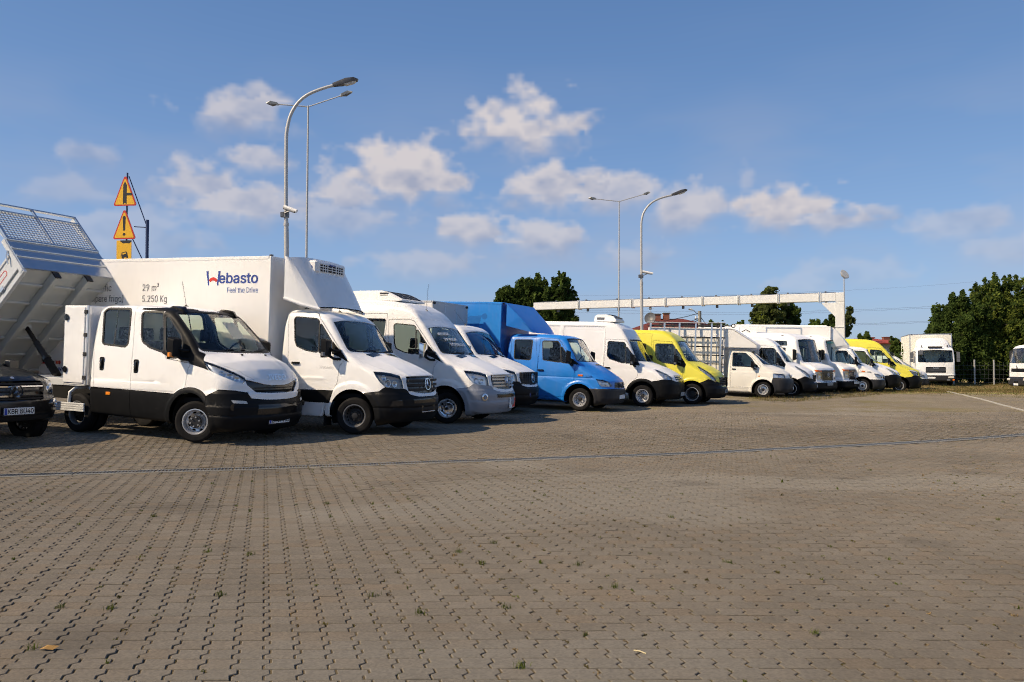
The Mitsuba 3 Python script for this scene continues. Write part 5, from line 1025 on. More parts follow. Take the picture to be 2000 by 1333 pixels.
    wheels(v, (.0, -3.2), .80, 'silver', R=.32, w=.19, rr=.20)
build_glass_rack_truck()

def build_buses():
    for n, lab in (('v10', 'left one of two white boxy buses with orange indicators'), ('v11', 'right one of two white boxy buses, green strip across its windscreen top')):
        v = Vehicle('small_bus', lab, 'bus', at(n), vario_bus(-4.8, .05), 'white boxy buses')
        glazed(v, 'windscreen', rp([(-.84, 1.44), (-.3, 1.425), (.3, 1.425), (.84, 1.44), (.76, 2.31), (.3, 2.34), (-.3, 2.34), (-.76, 2.31)], .06), 'c', .016, 'front')
        glazed(v, 'transom_window', rp([(-1.50, 2.27), (-.48, 2.25), (-.44, 2.08), (-1.50, 2.08)], .03), w=.015, glass='glass_dark')
        for x0, x1 in ((-1.42, -.98), (-.92, -.50)): glazed(v, 'door_window', rp([(x0, 1.98), (x1, 1.98), (x1, .95), (x0, .95)], .03), w=.016, glass='glass_dark')
        for x0, x1 in ((-2.7, -1.7), (-3.8, -2.8)): glazed(v, 'side_window', rp([(x0, 2.2), (x1, 2.2), (x1, 1.4), (x0, 1.4)], .05), w=.015, glass='glass_dark')
        v.arch(.0, .36, .46)
        for sg in 'rl':
            v.cut('indicator', Polygon([(-.89, 1.03), (-.52, 1.03), (-.52, 1.10), (-.90, 1.11)]), 'orange_lens', 'front', sg, .004, .01, .003, rng_=(.2, 2))
        headlight(v, Polygon([(-.88, .73), (-.52, .73), (-.52, 1.022), (-.895, 1.022)]), 'front', bowls=((.55, .5, .10),), bezel='silver', depth=.05)
        g = v.cut('grille', Polygon([(-.51, .68), (.51, .68), (.51, 1.10), (-.51, 1.10)]), 'gloss_black', 'front', 'c', -.03, 0, .004)[0]
        grille_bars(v, -.5, .5, (.74, .82, .90, .98, 1.05), lambda y, z: .893 - .05 * abs(y) ** 2, 'wheel_black', .014, parent=g)
        m = star(.10); m.apply_translation((.91, 0, .90)); put(new_key('grille_emblem', v.key), m, 'silver', v.M, smooth=40)
        v.cut('bumper', Polygon([(.3, .1), (.3, .60), (1.3, .605), (1.3, .1)]), 'bumper_black', 'side', 'c', .02)
        v.cut('bonnet', Polygon([(-.2, -.80), (.9, -.74), (1.2, -.7), (1.2, .7), (.9, .74), (-.2, .80)]), 'paint_white', 'top', 'c', 0, .015, .008, rng_=(1.115, 1.40))
        decal(v, 'bumper_slot', [(-.40, .635), (.40, .635), (.40, .665), (-.40, .665)], 'gloss_black', 'front', .004, (12, 2))
        v.lining(-4.7, .25, .8); v.finish('paint_white')
        mirror(v, .02, 1.18, 1.70, .46, .20, .14, arm=(-.05, .95, 1.75), lens=False)
        cabin(v, seats=((-.5, .45), (-1.6, -.5), (-1.6, .5)), dash=(.25, 1.25), seat_h=1.0, half=.78)
        put(new_key('roof_hatch', v.key), box(-2.9, -2.1, -.4, .4, 2.60, 2.66, .02), 'panel_white', v.M)
        if n == 'v11':
            for i in range(1): decal(v, 'windscreen_strip', [(-.70, 2.20), (.70, 2.20), (.70, 2.28), (-.70, 2.28)], 'strip_green', 'front', -.03, (10, 3))
        else:
            for x in (-2.5, -3.3): put(new_key('roof_rack_bar', v.key), tube([(x - .2, -.6, 2.64), (x, -.6, 2.74), (x + .2, -.6, 2.64)], .02, 6), 'seal_black', v.M)
        put(new_key('marker_lamp', v.key), box(-.75, -.65, -.84, -.78, 2.44, 2.50, .01), 'seal_black', v.M)
        number_plate(v, 1.0, .54, '', 0, band=False, mat='plate_white' if n == 'v11' else 'plate_dim')
        wheels(v, (.0, -3.2), .88, 'silver', R=.37, w=.2, rr=.22, simple=True)
bs('strip_green', (.02, .35, .28), .4)
build_buses()

def build_long_box_truck():
    v = Vehicle('box_truck', 'white truck with a very long white box and a rounded deflector behind the buses', 'truck', at('s12'), sprinter_old(-1.35, .045))
    old_sprinter_front(v, 'paint_white', -1.35, False, 'bumper_grey', far=True)
    v.lining(-1.33, .1, .7); v.finish('paint_white')
    b = cargo(v, -7.6, -1.42, 1.05, .8, 3.07, 'panel_white', 'panel_white', clasp=False)
    put(b + '__hatch_frame', cat(box(-4.35, -4.3, -1.07, -1.05, 2.45, 3.0), box(-2.75, -2.70, -1.07, -1.05, 2.45, 3.0), box(-4.3, -2.75, -1.07, -1.05, 2.95, 3.0)), 'alu', v.M)
    put(new_key('panel_seam', b), box(-5.6, -5.58, -1.056, -1.05, .9, 3.0), 'alu', v.M); put(b + '__roof_panel', box(-6.0, -1.6, -.9, .9, 3.05, 3.13, .02), 'panel_white', v.M)
    k = wedge_deflector(v, 'paint_white', -1.30, 3.02, -.62, 2.22, .95, .80, -1.40, 2.10)
    put(k + '__skirt', hull([(x, sg * y, z) for x, y, z in ((-.62, .80, 2.22), (-1.35, .9, 2.22), (-.66, .76, 2.06), (-1.35, .8, 2.06)) for sg in (-1, 1)]), 'paint_white', v.M)
    wheels(v, (.0, -4.0), .80, 'silver', R=.33, w=.19, rr=.20, simple=True)
build_long_box_truck()

def build_far_vans():
    v = Vehicle('white_van', 'white van with a black bumper, half hidden left of the far yellow van', 'van', at('d13'), daily_old(-5.0, .05) if False else mkbody([(-5, .36), (-5, 2.1), (-4.9, 2.2), (-1.2, 2.21), (-.8, 2.18), (-.52, 2.09), (-.02, 1.40), (.08, 1.36), (.5, 1.22), (.80, 1.07), (.93, .98), (.985, .88), (1.0, .79), (1.03, .74), (1.03, .42), (.95, .26), (.7, .24), (.5, .33), (-.5, .31)],
        [(.2, .92), (.8, .98), (1.2, .965), (1.5, .935), (2.1, .84), (2.3, .79)], bow=.30, bow_top=.16, hood=.10, roof=.03, z_screen=1.37, roof_z=1.95, flare=(.33, .50, .02), h=.05))
    build_daily_van.front(v, True); v.lining(-4.9, .1, .8); v.finish('paint_white'); wheels(v, (.0, -3.3), .86, 'silver', R=.335, w=.2, rr=.21, simple=True)
    v = Vehicle('yellow_van', 'yellow high roof van at the far end of the row, beside the white lorry', 'van', at('y14'), sprinter(True, -5.0, .045))
    # an older nose: round lamps set in yellow, black bumper
    sprinter_front(v, 'bumper_black', 'bar', 'paint_yellow', detail=False)
    v.lining(-4.9, .15, .8); v.finish('paint_yellow'); number_plate(v, 1.10, .50, '', 0, band=False, mat='plate_dim'); wheels(v, (.0, -3.67), .86, 'cap', R=.345, w=.2, rr=.22, simple=True)
    v = Vehicle('small_van', 'small pale van at the far end, its nose just past the yellow van', 'van', at('w15'), small_van(.05))
    glazed(v, 'windscreen', rp([(-.74, 1.25), (0, 1.24), (.74, 1.25), (.60, 1.75), (0, 1.77), (-.60, 1.75)], .04), 'c', .015, 'front')
    glazed(v, 'door_window', rp([(-1.5, 1.66), (-.75, 1.64), (-.25, 1.22), (-1.5, 1.15)], .04), w=.015)
    v.arch(0, .31, .40)
    headlight(v, Polygon([(-.38, .86), (-.2, .84), (-.02, .78), (.05, .66), (-.2, .66), (-.36, .74)]), bowls=((.5, .5, .06),))
    g = v.cut('grille', Polygon([(-.42, .80), (.42, .80), (.38, .68), (-.38, .68)]), 'gloss_black', 'front', 'c', -.01, 0, .004)[0]
    grille_bars(v, -.4, .4, (.71, .75), lambda y, z: .89 - .3 * (abs(y) / .93) ** 2.6, 'silver', .008, parent=g)
    v.cut('bumper', Polygon([(.3, .05), (.3, .58), (1.2, .58), (1.2, .05)]), 'bumper_grey', 'side', 'c', .006)
    v.lining(-3.1, .2, .5); v.finish('paint_white_old'); number_plate(v, .955, .40, '', 0, band=False, mat='plate_dim'); wheels(v, (0, -2.7), .74, 'silver', R=.30, w=.18, rr=.18, simple=True)
    mirror(v, -.35, 1.0, 1.22, .2, .18, .12, arm=(-.3, .88, 1.18), lens=False)
    cabin(v, seats=((-.95, -.4), (-.95, .4)), dash=(0, 1.1), seat_h=.75, half=.7)
build_far_vans()

def lorry_cab(v, far=True, emblem='bar'):
    glazed(v, 'windscreen', rp([(-1.0, 1.52), (0, 1.50), (1.0, 1.52), (.98, 2.26), (0, 2.28), (-.98, 2.26)], .05), 'c', .02, 'front')
    glazed(v, 'door_window', rp([(-.45, 2.15), (.35, 2.15), (.72, 1.50), (-.45, 1.45)], .04), w=.018)
    v.arch(0, .42, .56)
def build_lorries():
    side = [(-.85, .75), (-.85, 2.40), (-.7, 2.50), (.7, 2.49), (.95, 2.40), (1.06, 2.28), (1.24, 1.50), (1.27, 1.2), (1.28, .72), (1.32, .66), (1.32, .34), (1.22, .27), (.6, .3), (.55, .75)]
    W = [(.2, 1.08), (.7, 1.14), (1.4, 1.14), (2.3, 1.08), (2.5, 1.02)]
    def cab(h): return mkbody(side, W, bow=.12, bow_top=.10, hood=0, roof=.02, z_screen=1.5, roof_z=2.3, k0=.06, k_roof=.12, k_nose=.10, nose_x=(.6, 1.1), flare=None, h=h, bow_x=(.3, .9), bp=3.)
    M = vmat(((1822 - 1000) / 1600 * 54.2, 54.2, .08), 110, .0)
    v = Vehicle('box_lorry', 'white box lorry facing the camera, beside the dark trees', 'truck', M, cab(.05))
    lorry_cab(v)
    g = v.cut('grille', rp([(-.58, .82), (.58, .82), (.58, 1.19), (-.58, 1.19)], .03), 'wheel_black', 'front', 'c', -.02, 0, .004)[0]
    grille_bars(v, -.57, .57, (.87, .95, 1.03, 1.11), lambda y, z: 1.29 - .12 * (abs(y) / 1.14) ** 3, 'wheel_grey', .012, parent=g)
    put(new_key('grille_lettering', v.key), place(lettering('MAN', .10, .012, True), (1.30, 0, 1.12), (0, 1, 0), (0, 0, 1), (1, 0, 0)), 'chrome', v.M, smooth=False)
    v.cut('bumper', Polygon([(.5, .1), (.5, .66), (1.6, .66), (1.6, .1)]), 'bumper_grey', 'side', 'c', .01)
    v.cut('door', Polygon([(-.55, 2.3), (.55, 2.3), (.85, 1.5), (.72, .9), (.6, .72), (-.55, .72)]), 'paint_white', gap=.009)
    v.lining(-.8, .95, .9); v.finish('paint_white')
    for sg in (-1, 1):
        k = new_key('headlight', v.key); put(k + '__lamp', box(1.30, 1.335, sg * .88 - .16, sg * .88 + .16, .47, .60, .02), 'lamp_light', v.M); put(k + '__fog', box(1.30, 1.33, sg * .72 - .1, sg * .72 + .1, .30, .42, .02), 'wheel_grey', v.M); put(k + '__indicator', box(1.24, 1.31, sg * 1.02 - .06, sg * 1.02 + .06, .32, .42, .02), 'orange_lens', v.M)
        mk = new_key('door_mirror', v.key)
        for nm, z, h in (('housing', 1.95, .42), ('lower_housing', 1.62, .2)): put(mk + '__' + nm, hull([(.95 + a * t_, sg * 1.36 + b * w_, z + c * h / 2) for a, t_, w_ in ((-1, .06, .10), (1, .05, .08)) for b in (-1, 1) for c in (-1, 1)]), 'wheel_grey', v.M)
        put(mk + '__arm', tube([(.95, sg * 1.36, 2.16), (.9, sg * 1.25, 2.22), (.75, sg * 1.08, 2.15)], .022, 6), 'seal_black', v.M)
        put(new_key('roof_horn', v.key), box(.72, .80, sg * .75 - .03, sg * .75 + .03, 2.48, 2.62, .01), 'seal_black', v.M)
    put(new_key('kerb_mirror', v.key), cat(tube([(1.0, -.85, 2.32), (1.32, -.85, 2.22)], .02, 6), box(1.28, 1.36, -1.0, -.72, 1.98, 2.24, .03)), 'wheel_grey', v.M)
    put(new_key('sun_visor', v.key), box(.98, 1.06, -.42, .42, 2.42, 2.54, .02), 'wheel_black', v.M)
    for y in (-.55, .45): put(new_key('wiper', v.key), tube([(1.26, y, 1.50), (1.27, y + .03, 1.53), (1.18, y + .5, 1.62)], .012, 5), 'seal_black', v.M)
    number_plate(v, 1.345, .50, '', -.3, band=True)
    cabin(v, seats=((-.2, -.6), (-.2, .6)), dash=(.75, 1.4), seat_h=1.2, half=1.0)
    b = cargo(v, -6.6, -1.0, 1.28, .95, 3.42, 'panel_old', 'alu')
    s_ = mkbody([(-.85, 2.45), (-.85, 3.10), (-.6, 3.12), (-.1, 3.0), (.35, 2.72), (.55, 2.45)], [(2.4, .98), (2.8, .95), (3.1, .82)], bow=.3, bow_top=.3, hood=0, roof=.04, z_screen=2.6, roof_z=2.8, k0=.1, k_roof=.2, k_nose=.1, flare=None, h=.06, bow_x=(-.9, -.2))
    q = s_.skin(s_.solid, 0, 0); put(new_key('roof_spoiler', v.key), (q[0], q[1]), 'paint_white', v.M, normals=q[2])
    wheels(v, (0, -4.0), .95, 'dark', R=.42, w=.26, rr=.24, simple=True)
    put(new_key('chassis_frame', v.key), box(-6.4, -.9, -.42, .42, .55, .85), 'under_dark', v.M)
    M = vmat(((1998 - 1000) / 1600 * 44.0, 44.0, .02), 186, .0); M[:3, 3] += -M[:3, 0] * 1.2 + np.array([-.25, 0, 0])
    v = Vehicle('lorry', 'white lorry cut off by the right edge of the picture', 'truck', M, cab(.05))
    lorry_cab(v)
    g = v.cut('grille', rp([(-.75, 1.02), (.75, 1.02), (.68, 1.20), (-.68, 1.20)], .03), 'wheel_black', 'front', 'c', -.015, 0, .004)[0]
    grille_bars(v, -.65, .65, (1.06, 1.11, 1.16), lambda y, z: 1.285 - .12 * (abs(y) / 1.14) ** 3, 'seal_black', .01, parent=g)
    put(new_key('grille_emblem', v.key), place(extr(Polygon([(0, .13), (.075, 0), (0, -.13), (-.075, 0)]).difference(Polygon([(0, .075), (.035, 0), (0, -.075), (-.035, 0)])), 'top', 0, .02), (1.285, 0, 1.27), (0, 1, 0), (0, 0, 1), (1, 0, 0)), 'chrome', v.M)
    v.cut('bumper', Polygon([(.5, .1), (.5, .75), (1.6, .75), (1.6, .1)]), 'bumper_grey', 'side', 'c', .02)
    v.lining(-.8, .95, .9); v.finish('paint_white')
    for sg in (-1, 1):
        k = new_key('headlight', v.key); put(k + '__lamp', box(1.28, 1.345, sg * .85 - .14, sg * .85 + .14, .55, .68, .02), 'lamp_light', v.M)
        mk = new_key('door_mirror', v.key); put(mk + '__housing', box(.86, .98, sg * 1.36 - .10, sg * 1.36 + .10, 1.6, 2.15, .03), 'wheel_black', v.M); put(mk + '__arm', tube([(.95, sg * 1.36, 2.16), (.9, sg * 1.2, 2.2), (.75, sg * 1.05, 2.15)], .025, 6), 'seal_black', v.M)
    put(new_key('tow_step', v.key), box(1.31, 1.36, -.2, .2, .42, .55, .02), 'gloss_black', v.M)
    number_plate(v, 1.37, .36, '', 0, band=True); cabin(v, seats=((-.2, -.6), (-.2, .6)), dash=(.75, 1.4), seat_h=1.2, half=1.0)
    wheels(v, (0,), .95, 'dark', R=.44, w=.26, rr=.25, simple=True)
    put(new_key('chassis_frame', v.key), box(-5, -.9, -.42, .42, .6, .9), 'under_dark', v.M)
build_lorries()

def build_suv():
    M = vmat((-8.83, 13.67, .23), 23, .01)
    B = mkbody([(-2.9, .35), (-2.9, 1.72), (-2.4, 1.80), (-1.7, 1.77), (-.72, 1.22), (-.5, 1.17), (-.1, 1.15), (.35, 1.10), (.66, 1.03), (.76, .96), (.80, .86), (.82, .70), (.88, .64), (.88, .42), (.80, .30), (.5, .27), (-2.7, .33)],
        [(.2, .88), (.6, .955), (.9, .955), (1.1, .93), (1.2, .88), (1.75, .70)], bow=.34, bow_mid=.28, bow_top=.2, hood=.06, roof=.03, z_screen=1.2, roof_z=1.6, k_nose=.12, flare=(.38, .52, .03), ridges=((.42, .018, .08),), h=.028)
    v = Vehicle('black_car', 'black car with a chrome star grille, cut off by the left edge', 'car', M, B)
    glazed(v, 'windscreen', rp([(-.70, 1.26), (0, 1.25), (.70, 1.26), (.58, 1.70), (-.58, 1.70)], .04), 'c', .015, 'front', rng_=(-2.2, 0))
    glazed(v, 'door_window', rp([(-2.0, 1.66), (-1.5, 1.64), (-.85, 1.22), (-2.0, 1.18)], .04), w=.015, glass='glass_dark')
    v.arch(0, .385, .44)
    headlight(v, Polygon([(-.42, 1.02), (-.25, 1.03), (-.03, .965), (.05, .80), (-.02, .735), (-.16, .74), (-.30, .82), (-.40, .92)]), bowls=((.45, .58, .07), (.76, .42, .065)), bezel='wheel_grey', depth=.06)
    gp = Polygon([(-.52, .95), (.52, .95), (.57, .84), (.52, .66), (.40, .625), (-.40, .625), (-.52, .66), (-.57, .84)])
    g = v.cut('grille', gp, 'gloss_black', 'front', 'c', -.04, 0, .004)[0]
    xo = lambda y, z: .815 - .28 * (abs(y) / .955) ** 2.6 - .12 * (z - .7)
    grille_bars(v, -.53, .53, (.71, .865), xo, 'chrome', .012, parent=g); grille_bars(v, -.53, .53, (.665, .79, .91), xo, 'seal_black', .012, parent=g)
    m = star(.105, .03); m.apply_translation((.845, 0, .785)); put(new_key('grille_emblem', v.key), m, 'chrome', v.M, smooth=40)
    v.cut('bonnet', Polygon([(-.8, -.82), (.3, -.76), (.6, -.62), (.70, -.5), (1.2, -.4), (1.2, .4), (.70, .5), (.6, .62), (.3, .76), (-.8, .82)]), 'paint_black', 'top', 'c', 0, .02, .006, rng_=(.965, 1.24))
    put(new_key('bonnet_badge', v.key), place(lathe([(0, 0), (.03, 0), (.03, .006), (0, .01)], 20, 'x'), (.715, 0, 1.005), (.6, 0, .8), (0, 1, 0), (-.8, 0, .6)), 'silver', v.M)
    for sg in (-1, 1):
        y = .78; z = .565; x = surf_x(v, sg * y, z); k = new_key('fog_lamp', v.key); ex, ey = (.82, sg * .57, 0), (-sg * .57, .82, 0)
        put(k + '__ring', place(lathe([(.05, 0), (.075, 0), (.085, .03), (.06, .045), (.05, 0)], 24, 'x'), (x - .01, sg * y, z), ex, ey, (0, 0, 1)), 'chrome', v.M); put(k + '__lamp', place(lathe([(0, .012), (.055, .012), (.05, -.02), (0, -.03)], 20, 'x'), (x, sg * y, z), ex, ey, (0, 0, 1)), 'silver', v.M)
        put(k + '__trim', place(box(-.01, .02, -.17, -.07, -.012, .012, .006), (x - .02, sg * y, z), ex, ey, (0, 0, 1)), 'chrome', v.M)
    decal(v, 'bumper_intake', [(-.62, .31), (.62, .31), (.66, .385), (-.66, .385)], 'seal_black', 'front', .004, (12, 4))
    number_plate(v, .915, .47, 'KBR 8U40', -.0)
    v.lining(-2.8, -.3, .6); v.finish('paint_black')
    cabin(v, seats=((-1.6, -.4), (-1.6, .4)), dash=(-.75, 1.12), seat_h=.8, half=.72)
    mirror(v, -.75, 1.05, 1.2, .2, .22, .16, 'paint_black', arm=(-.8, .9, 1.15), lens=False)
    for x in (0, -2.95):
        for sg in (-1, 1): add_wheel(v, x, sg * .82, .40, .26, .25, 'dark', z=.30)
build_suv()
# ---------------------------------------------------------------- the ground
def zg(x, y):
    x, y = np.asarray(x, float), np.asarray(y, float)
    q = (x + 5.4) * -.745 + (y - 13.9) * .667          # distance behind the line of front wheels
    d = (y - 10.9) - (x + 6.65) * .27                  # distance beyond the drain
    z = .13 * sstep(-.3, 4, d) * (1 - .9 * sstep(38, 46, y)) + .033 * np.clip(np.log1p(np.exp(np.clip((q - .6) / .6, -30, 30))) * .6, 0, 8) * (1 - sstep(26, 40, x))
    return z + .012 * (meshkit.noise(np.stack([x * .35, y * .35, x * 0], -1), 4) - .5) + .012 * (meshkit.noise(np.stack([x * .8, y * .8, x * 0], -1), 9) - .5)
def from_px(px, py, z=0.0, D=None):
    """the place on the ground (or at depth D) where the photograph shows a point; used once, to survey the site"""
    f = np.array([0, math.cos(PITCH), math.sin(PITCH)]); u = np.array([0, -math.sin(PITCH), math.cos(PITCH)])
    r = f * 1600 + np.array([1., 0, 0]) * (px - 1000) - u * (py - 666.5)
    t = D / r[1] if D else (z - EYE[2]) / r[2]
    return EYE + r * t
DX, PZ, SH = .155, .136, .041        # paver width, row depth, shift per row
def conc_color(p):
    row = dr.floor(p.y / PZ); col = dr.floor((p.x + SH * row) / DX)
    c = mix((.148, .128, .107), (.172, .150, .128), cell_rand(col, row, 2))
    c = mix(c, (.175, .138, .104), smoothstep(.66, .95, cell_rand(col, row, 5)) * .6)
    st = fbm(p.x * .55, p.y * .55, 3.0, octaves=4); c = c * (.80 + .40 * st)
    c = mix(c, (.215, .198, .178), smoothstep(.60, .76, fbm(p.x * .25 + 9, p.y * .5, 1.0)) * .55)
    c = mix(c, (.085, .075, .066), smoothstep(.66, .80, fbm(p.x * .9 + 31, p.y * .9, 2.0)) * .35)
    return c * mi.Color3f(.81, .815, .765) * (.86 + .28 * noise(p.x * 90, p.y * 90, 0.))
def paver_fn(p, n, uv): return conc_color(p)
def sheet_fn(p, n, uv):
    """bedding between the laid pavers; past them the same paving seen from afar, then worn grass"""
    row = p.y / PZ; fr = row - dr.floor(row); s = (p.x + SH * dr.floor(row)) / DX; fc = s - dr.floor(s)
    w = fbm(p.x * .35 + 4, p.y * .35, 8.0)
    joint = dr.maximum(1 - smoothstep(.0, .10, dr.minimum(fc, 1 - fc)), (1 - smoothstep(0, .06, dr.minimum(fr, 1 - fr))) * .6)
    grow = smoothstep(.35, .75, w + .25 * noise(p.x * 3, p.y * 3, 0.))
    far = mix(conc_color(p), mix((.095, .075, .045), (.125, .11, .045), noise(p.x * 5, p.y * 5, 1.)), dr.minimum(joint * (.55 + .45 * grow) + smoothstep(.55, .85, noise(p.x * 4.5, p.y * 4.5, 3.)) * grow * .7, 1))
    near = mix((.07, .055, .034), (.125, .098, .055), smoothstep(.3, .7, fbm(p.x * 6, p.y * 6, 0.)) * (.6 + .4 * noise(p.x * 60, p.y * 60, 0.)))
    sk = smoothstep(.52, .80, fbm(p.x * 1.3, p.y * .45, 5.0)) * smoothstep(.30, .60, w); far = mix(far, mix((.115, .088, .048), (.105, .10, .038), noise(p.x * 2.2, p.y * 1.1, 6.)), sk * .75)
    laid = (1 - smoothstep(22.6, 22.8, p.y)) * smoothstep(1.4, 1.6, p.y) * (1 - smoothstep(.95, 1.05, dr.abs(p.x) - .66 * p.y))
    c = mix(far, near, laid)
    q = p.x * .55 + p.y * 1.0 - 46.5 + 6 * (w - .5)                # worn grass far right and behind the row
    verge = smoothstep(-.5, 2.5, q) * smoothstep(6, 11, p.x)
    g = mix((.23, .175, .085), (.15, .15, .05), smoothstep(.35, .65, fbm(p.x * .8, p.y * .8, 0.)))
    g = g * (.7 + .6 * noise(p.x * 14, p.y * 14, 0.))
    return mix(c, g, verge * .95)
bs('paver_concrete', proc(paver_fn), .93, spec=.25); bs('paving_sheet', proc(sheet_fn), .95, spec=.2)
xs = np.concatenate([-np.geomspace(1200, 40, 14), np.linspace(-38, 58, 193), np.geomspace(60, 1200, 14)])
ys = np.concatenate([[-600, -200, -60, -20, -6], np.linspace(0, 22.75, 92), [22.9, 23.1], np.linspace(23.4, 66, 90), np.geomspace(68, 1600, 16)])
X, Y = np.meshgrid(xs, ys, indexing='ij'); Z = zg(X, Y) - .0065 * (Y < 23)
V = np.stack([X, Y, Z], -1).reshape(-1, 3); i, j = np.meshgrid(np.arange(len(xs) - 1), np.arange(len(ys) - 1), indexing='ij'); a = (i * len(ys) + j).ravel(); m_ = len(ys)
obj('pavement', (V, np.vstack([np.stack([a, a + m_, a + m_ + 1], 1), np.stack([a, a + m_ + 1, a + 1], 1)])), 'paving_sheet', kind='structure', smooth=True)

# drain line, surveyed
DR = np.array([from_px(*p)[:2] for p in ((-260, 937), (0, 930), (350, 919.5), (700, 908.7), (1000, 897.5), (1300, 886.3), (1580, 876), (1760, 866), (2000, 851), (2200, 837))])
tt = np.concatenate([[0], np.cumsum(np.linalg.norm(np.diff(DR, axis=0), axis=1))]); dc = [np.poly1d(np.polyfit(tt, DR[:, k], 3)) for k in (0, 1)]
def drain_at(s): return np.stack([dc[0](s), dc[1](s)], -1)
ds = np.linspace(0, tt[-1], 260); dline = drain_at(ds)
dtree = __import__('scipy.spatial', fromlist=['cKDTree']).cKDTree(dline)

# pavers: each end is stepped like a Z, each row a little to the left of the one before it
def end_line(): return [(0.0, 1.0), (.016, .60), (-.010, .40), (.006, 0.0)]
E_ = end_line(); G = .0035
left = [(x + G + .002, z * PZ) for x, z in E_]; right = [(x + DX - G - .002, z * PZ) for x, z in E_[::-1]]
outl = np.array(left + right); outl[:, 1] = np.clip(outl[:, 1], G * .6, PZ - G * .6)
def inset(o, d):
    c = Polygon(o).buffer(-d, join_style=2); q = np.array(shapely.geometry.polygon.orient(c).exterior.coords)[:-1]; return q if len(q) == len(o) else o + (o.mean(0) - o) * .04
outl = np.array(shapely.geometry.polygon.orient(Polygon(outl)).exterior.coords)[:-1]; inn = inset(outl, .0028)
k0 = np.argmin(np.linalg.norm(inn - outl[0], axis=1)); inn = np.roll(inn, -k0, axis=0); NP = len(outl)
import mapbox_earcut
tri_top = mapbox_earcut.triangulate_float64(inn, np.array([NP], np.uint32)).reshape(-1, 3)
c_ = inn[tri_top]; e1, e2 = c_[:, 1] - c_[:, 0], c_[:, 2] - c_[:, 0]; ar = e1[:, 0] * e2[:, 1] - e1[:, 1] * e2[:, 0]; tri_top = np.where((ar > 0)[:, None], tri_top, tri_top[:, ::-1])
i = np.arange(NP); jn = (i + 1) % NP
F1 = np.vstack([tri_top, np.stack([i, NP + i, NP + jn], 1), np.stack([i, NP + jn, jn], 1), np.stack([NP + i, 2 * NP + i, 2 * NP + jn], 1), np.stack([NP + i, 2 * NP + jn, NP + jn], 1)])
PV = np.vstack([np.c_[inn, np.zeros(NP)], np.c_[outl, np.full(NP, -.0028)], np.c_[outl, np.full(NP, -.03)]])
rows = np.arange(int(1.5 / PZ), int(22.8 / PZ)); C = []
for r in rows:
    y = r * PZ; hw = .66 * y + 1.0; c0, c1 = int((-hw + SH * r) / DX), int((hw + SH * r) / DX)
    cc = np.arange(c0, c1 + 1); C.append(np.c_[cc * DX - SH * r, np.full(len(cc), y)])
C = np.vstack(C); dd, _ = dtree.query(C + np.array([DX / 2, PZ / 2])); C = C[dd > .20]
zc = zg(C[:, 0] + DX / 2, C[:, 1] + PZ / 2); N = len(C)
pr = np.random.default_rng(3); tilt = pr.normal(0, .008, (N, 2)); lift = pr.normal(0, .0013, N); ang = pr.normal(0, .008, N)
loc = PV - np.array([DX / 2, PZ / 2, 0])
def pavers(ix):
    ca, sa = np.cos(ang[ix])[:, None], np.sin(ang[ix])[:, None]; x = loc[None, :, 0] * ca - loc[None, :, 1] * sa; y = loc[None, :, 0] * sa + loc[None, :, 1] * ca
    z = loc[None, :, 2] + x * tilt[ix, 0][:, None] + y * tilt[ix, 1][:, None] + (zc + lift)[ix][:, None]
    v = np.stack([x + C[ix, 0][:, None] + DX / 2, y + C[ix, 1][:, None] + PZ / 2, z], -1).reshape(-1, 3)
    return v, (F1[None] + (np.arange(len(ix)) * len(PV))[:, None, None]).reshape(-1, 3)
vis = np.abs(C[:, 0] + .08) < .625 * C[:, 1] - .05; order = np.argsort(np.where(vis & (C[:, 1] > 3.78), C[:, 1], 1e6) , kind='stable')[:300]
for q in order: obj('paver', pavers(np.array([q])), 'paver_concrete', 'pavement', smooth=False)
rest = np.setdiff1d(np.arange(N), order); obj('far_pavers', pavers(rest), 'paver_concrete', 'pavement', smooth=False, kind='stuff')

# drain channel: iron gratings in a concrete frame
bs('grate_iron', dusty((.16, .175, .19), .3, 4.0, (.14, .11, .08)), .45, .6); bs('drain_dark', (.012, .012, .012), .9)
bs('kerb_concrete', dusty((.25, .24, .21), .2, 2.0, (.2, .17, .12)), .9)
dk = thing('drain_channel', 'narrow drain channel with iron gratings crossing the whole paved yard', 'drain')
s = 0.4
while s < tt[-1] - 1.0:
    p0, p1 = drain_at(np.array([s, s + .99])); t = (p1 - p0) / np.linalg.norm(p1 - p0); n = np.array([-t[1], t[0]]); L = .985
    z0, z1 = float(zg(*p0)), float(zg(*p1)); M = np.eye(4); M[:3, 0] = np.array([t[0], t[1], (z1 - z0)]); M[:3, 1] = [n[0], n[1], 0]; M[:3, 2] = [0, 0, 1]; M[:3, 3] = [p0[0], p0[1], z0]
    near = np.linalg.norm(p0) < 17; bars = [box(0, L, -.105, -.085, -.02, .004), box(0, L, .085, .105, -.02, .004)] + [box(a_, a_ + .014, -.084, .084, -.018, .003) for a_ in np.arange(.01, L, .045 if near else .09)]
    obj('grating', cat(*bars), 'grate_iron', dk, M, smooth=False)
    obj('frame', cat(box(0, L, -.15, -.108, -.03, .002), box(0, L, .108, .15, -.03, .002)), 'kerb_concrete', dk, M, smooth=False)
    obj('gutter', box(0, L, -.106, .106, -.035, -.022), 'drain_dark', dk, M, smooth=False)
    s += 1.0
kb = thing('kerb', 'pale flat concrete kerb strip at the right, between paving and dry grass', 'kerb')
K = np.array([from_px(*p, .05)[:2] for p in ((1850, 768), (1905, 782), (2000, 809), (2120, 842))])
kt = np.concatenate([[0], np.cumsum(np.linalg.norm(np.diff(K, axis=0), axis=1))]); s = 0
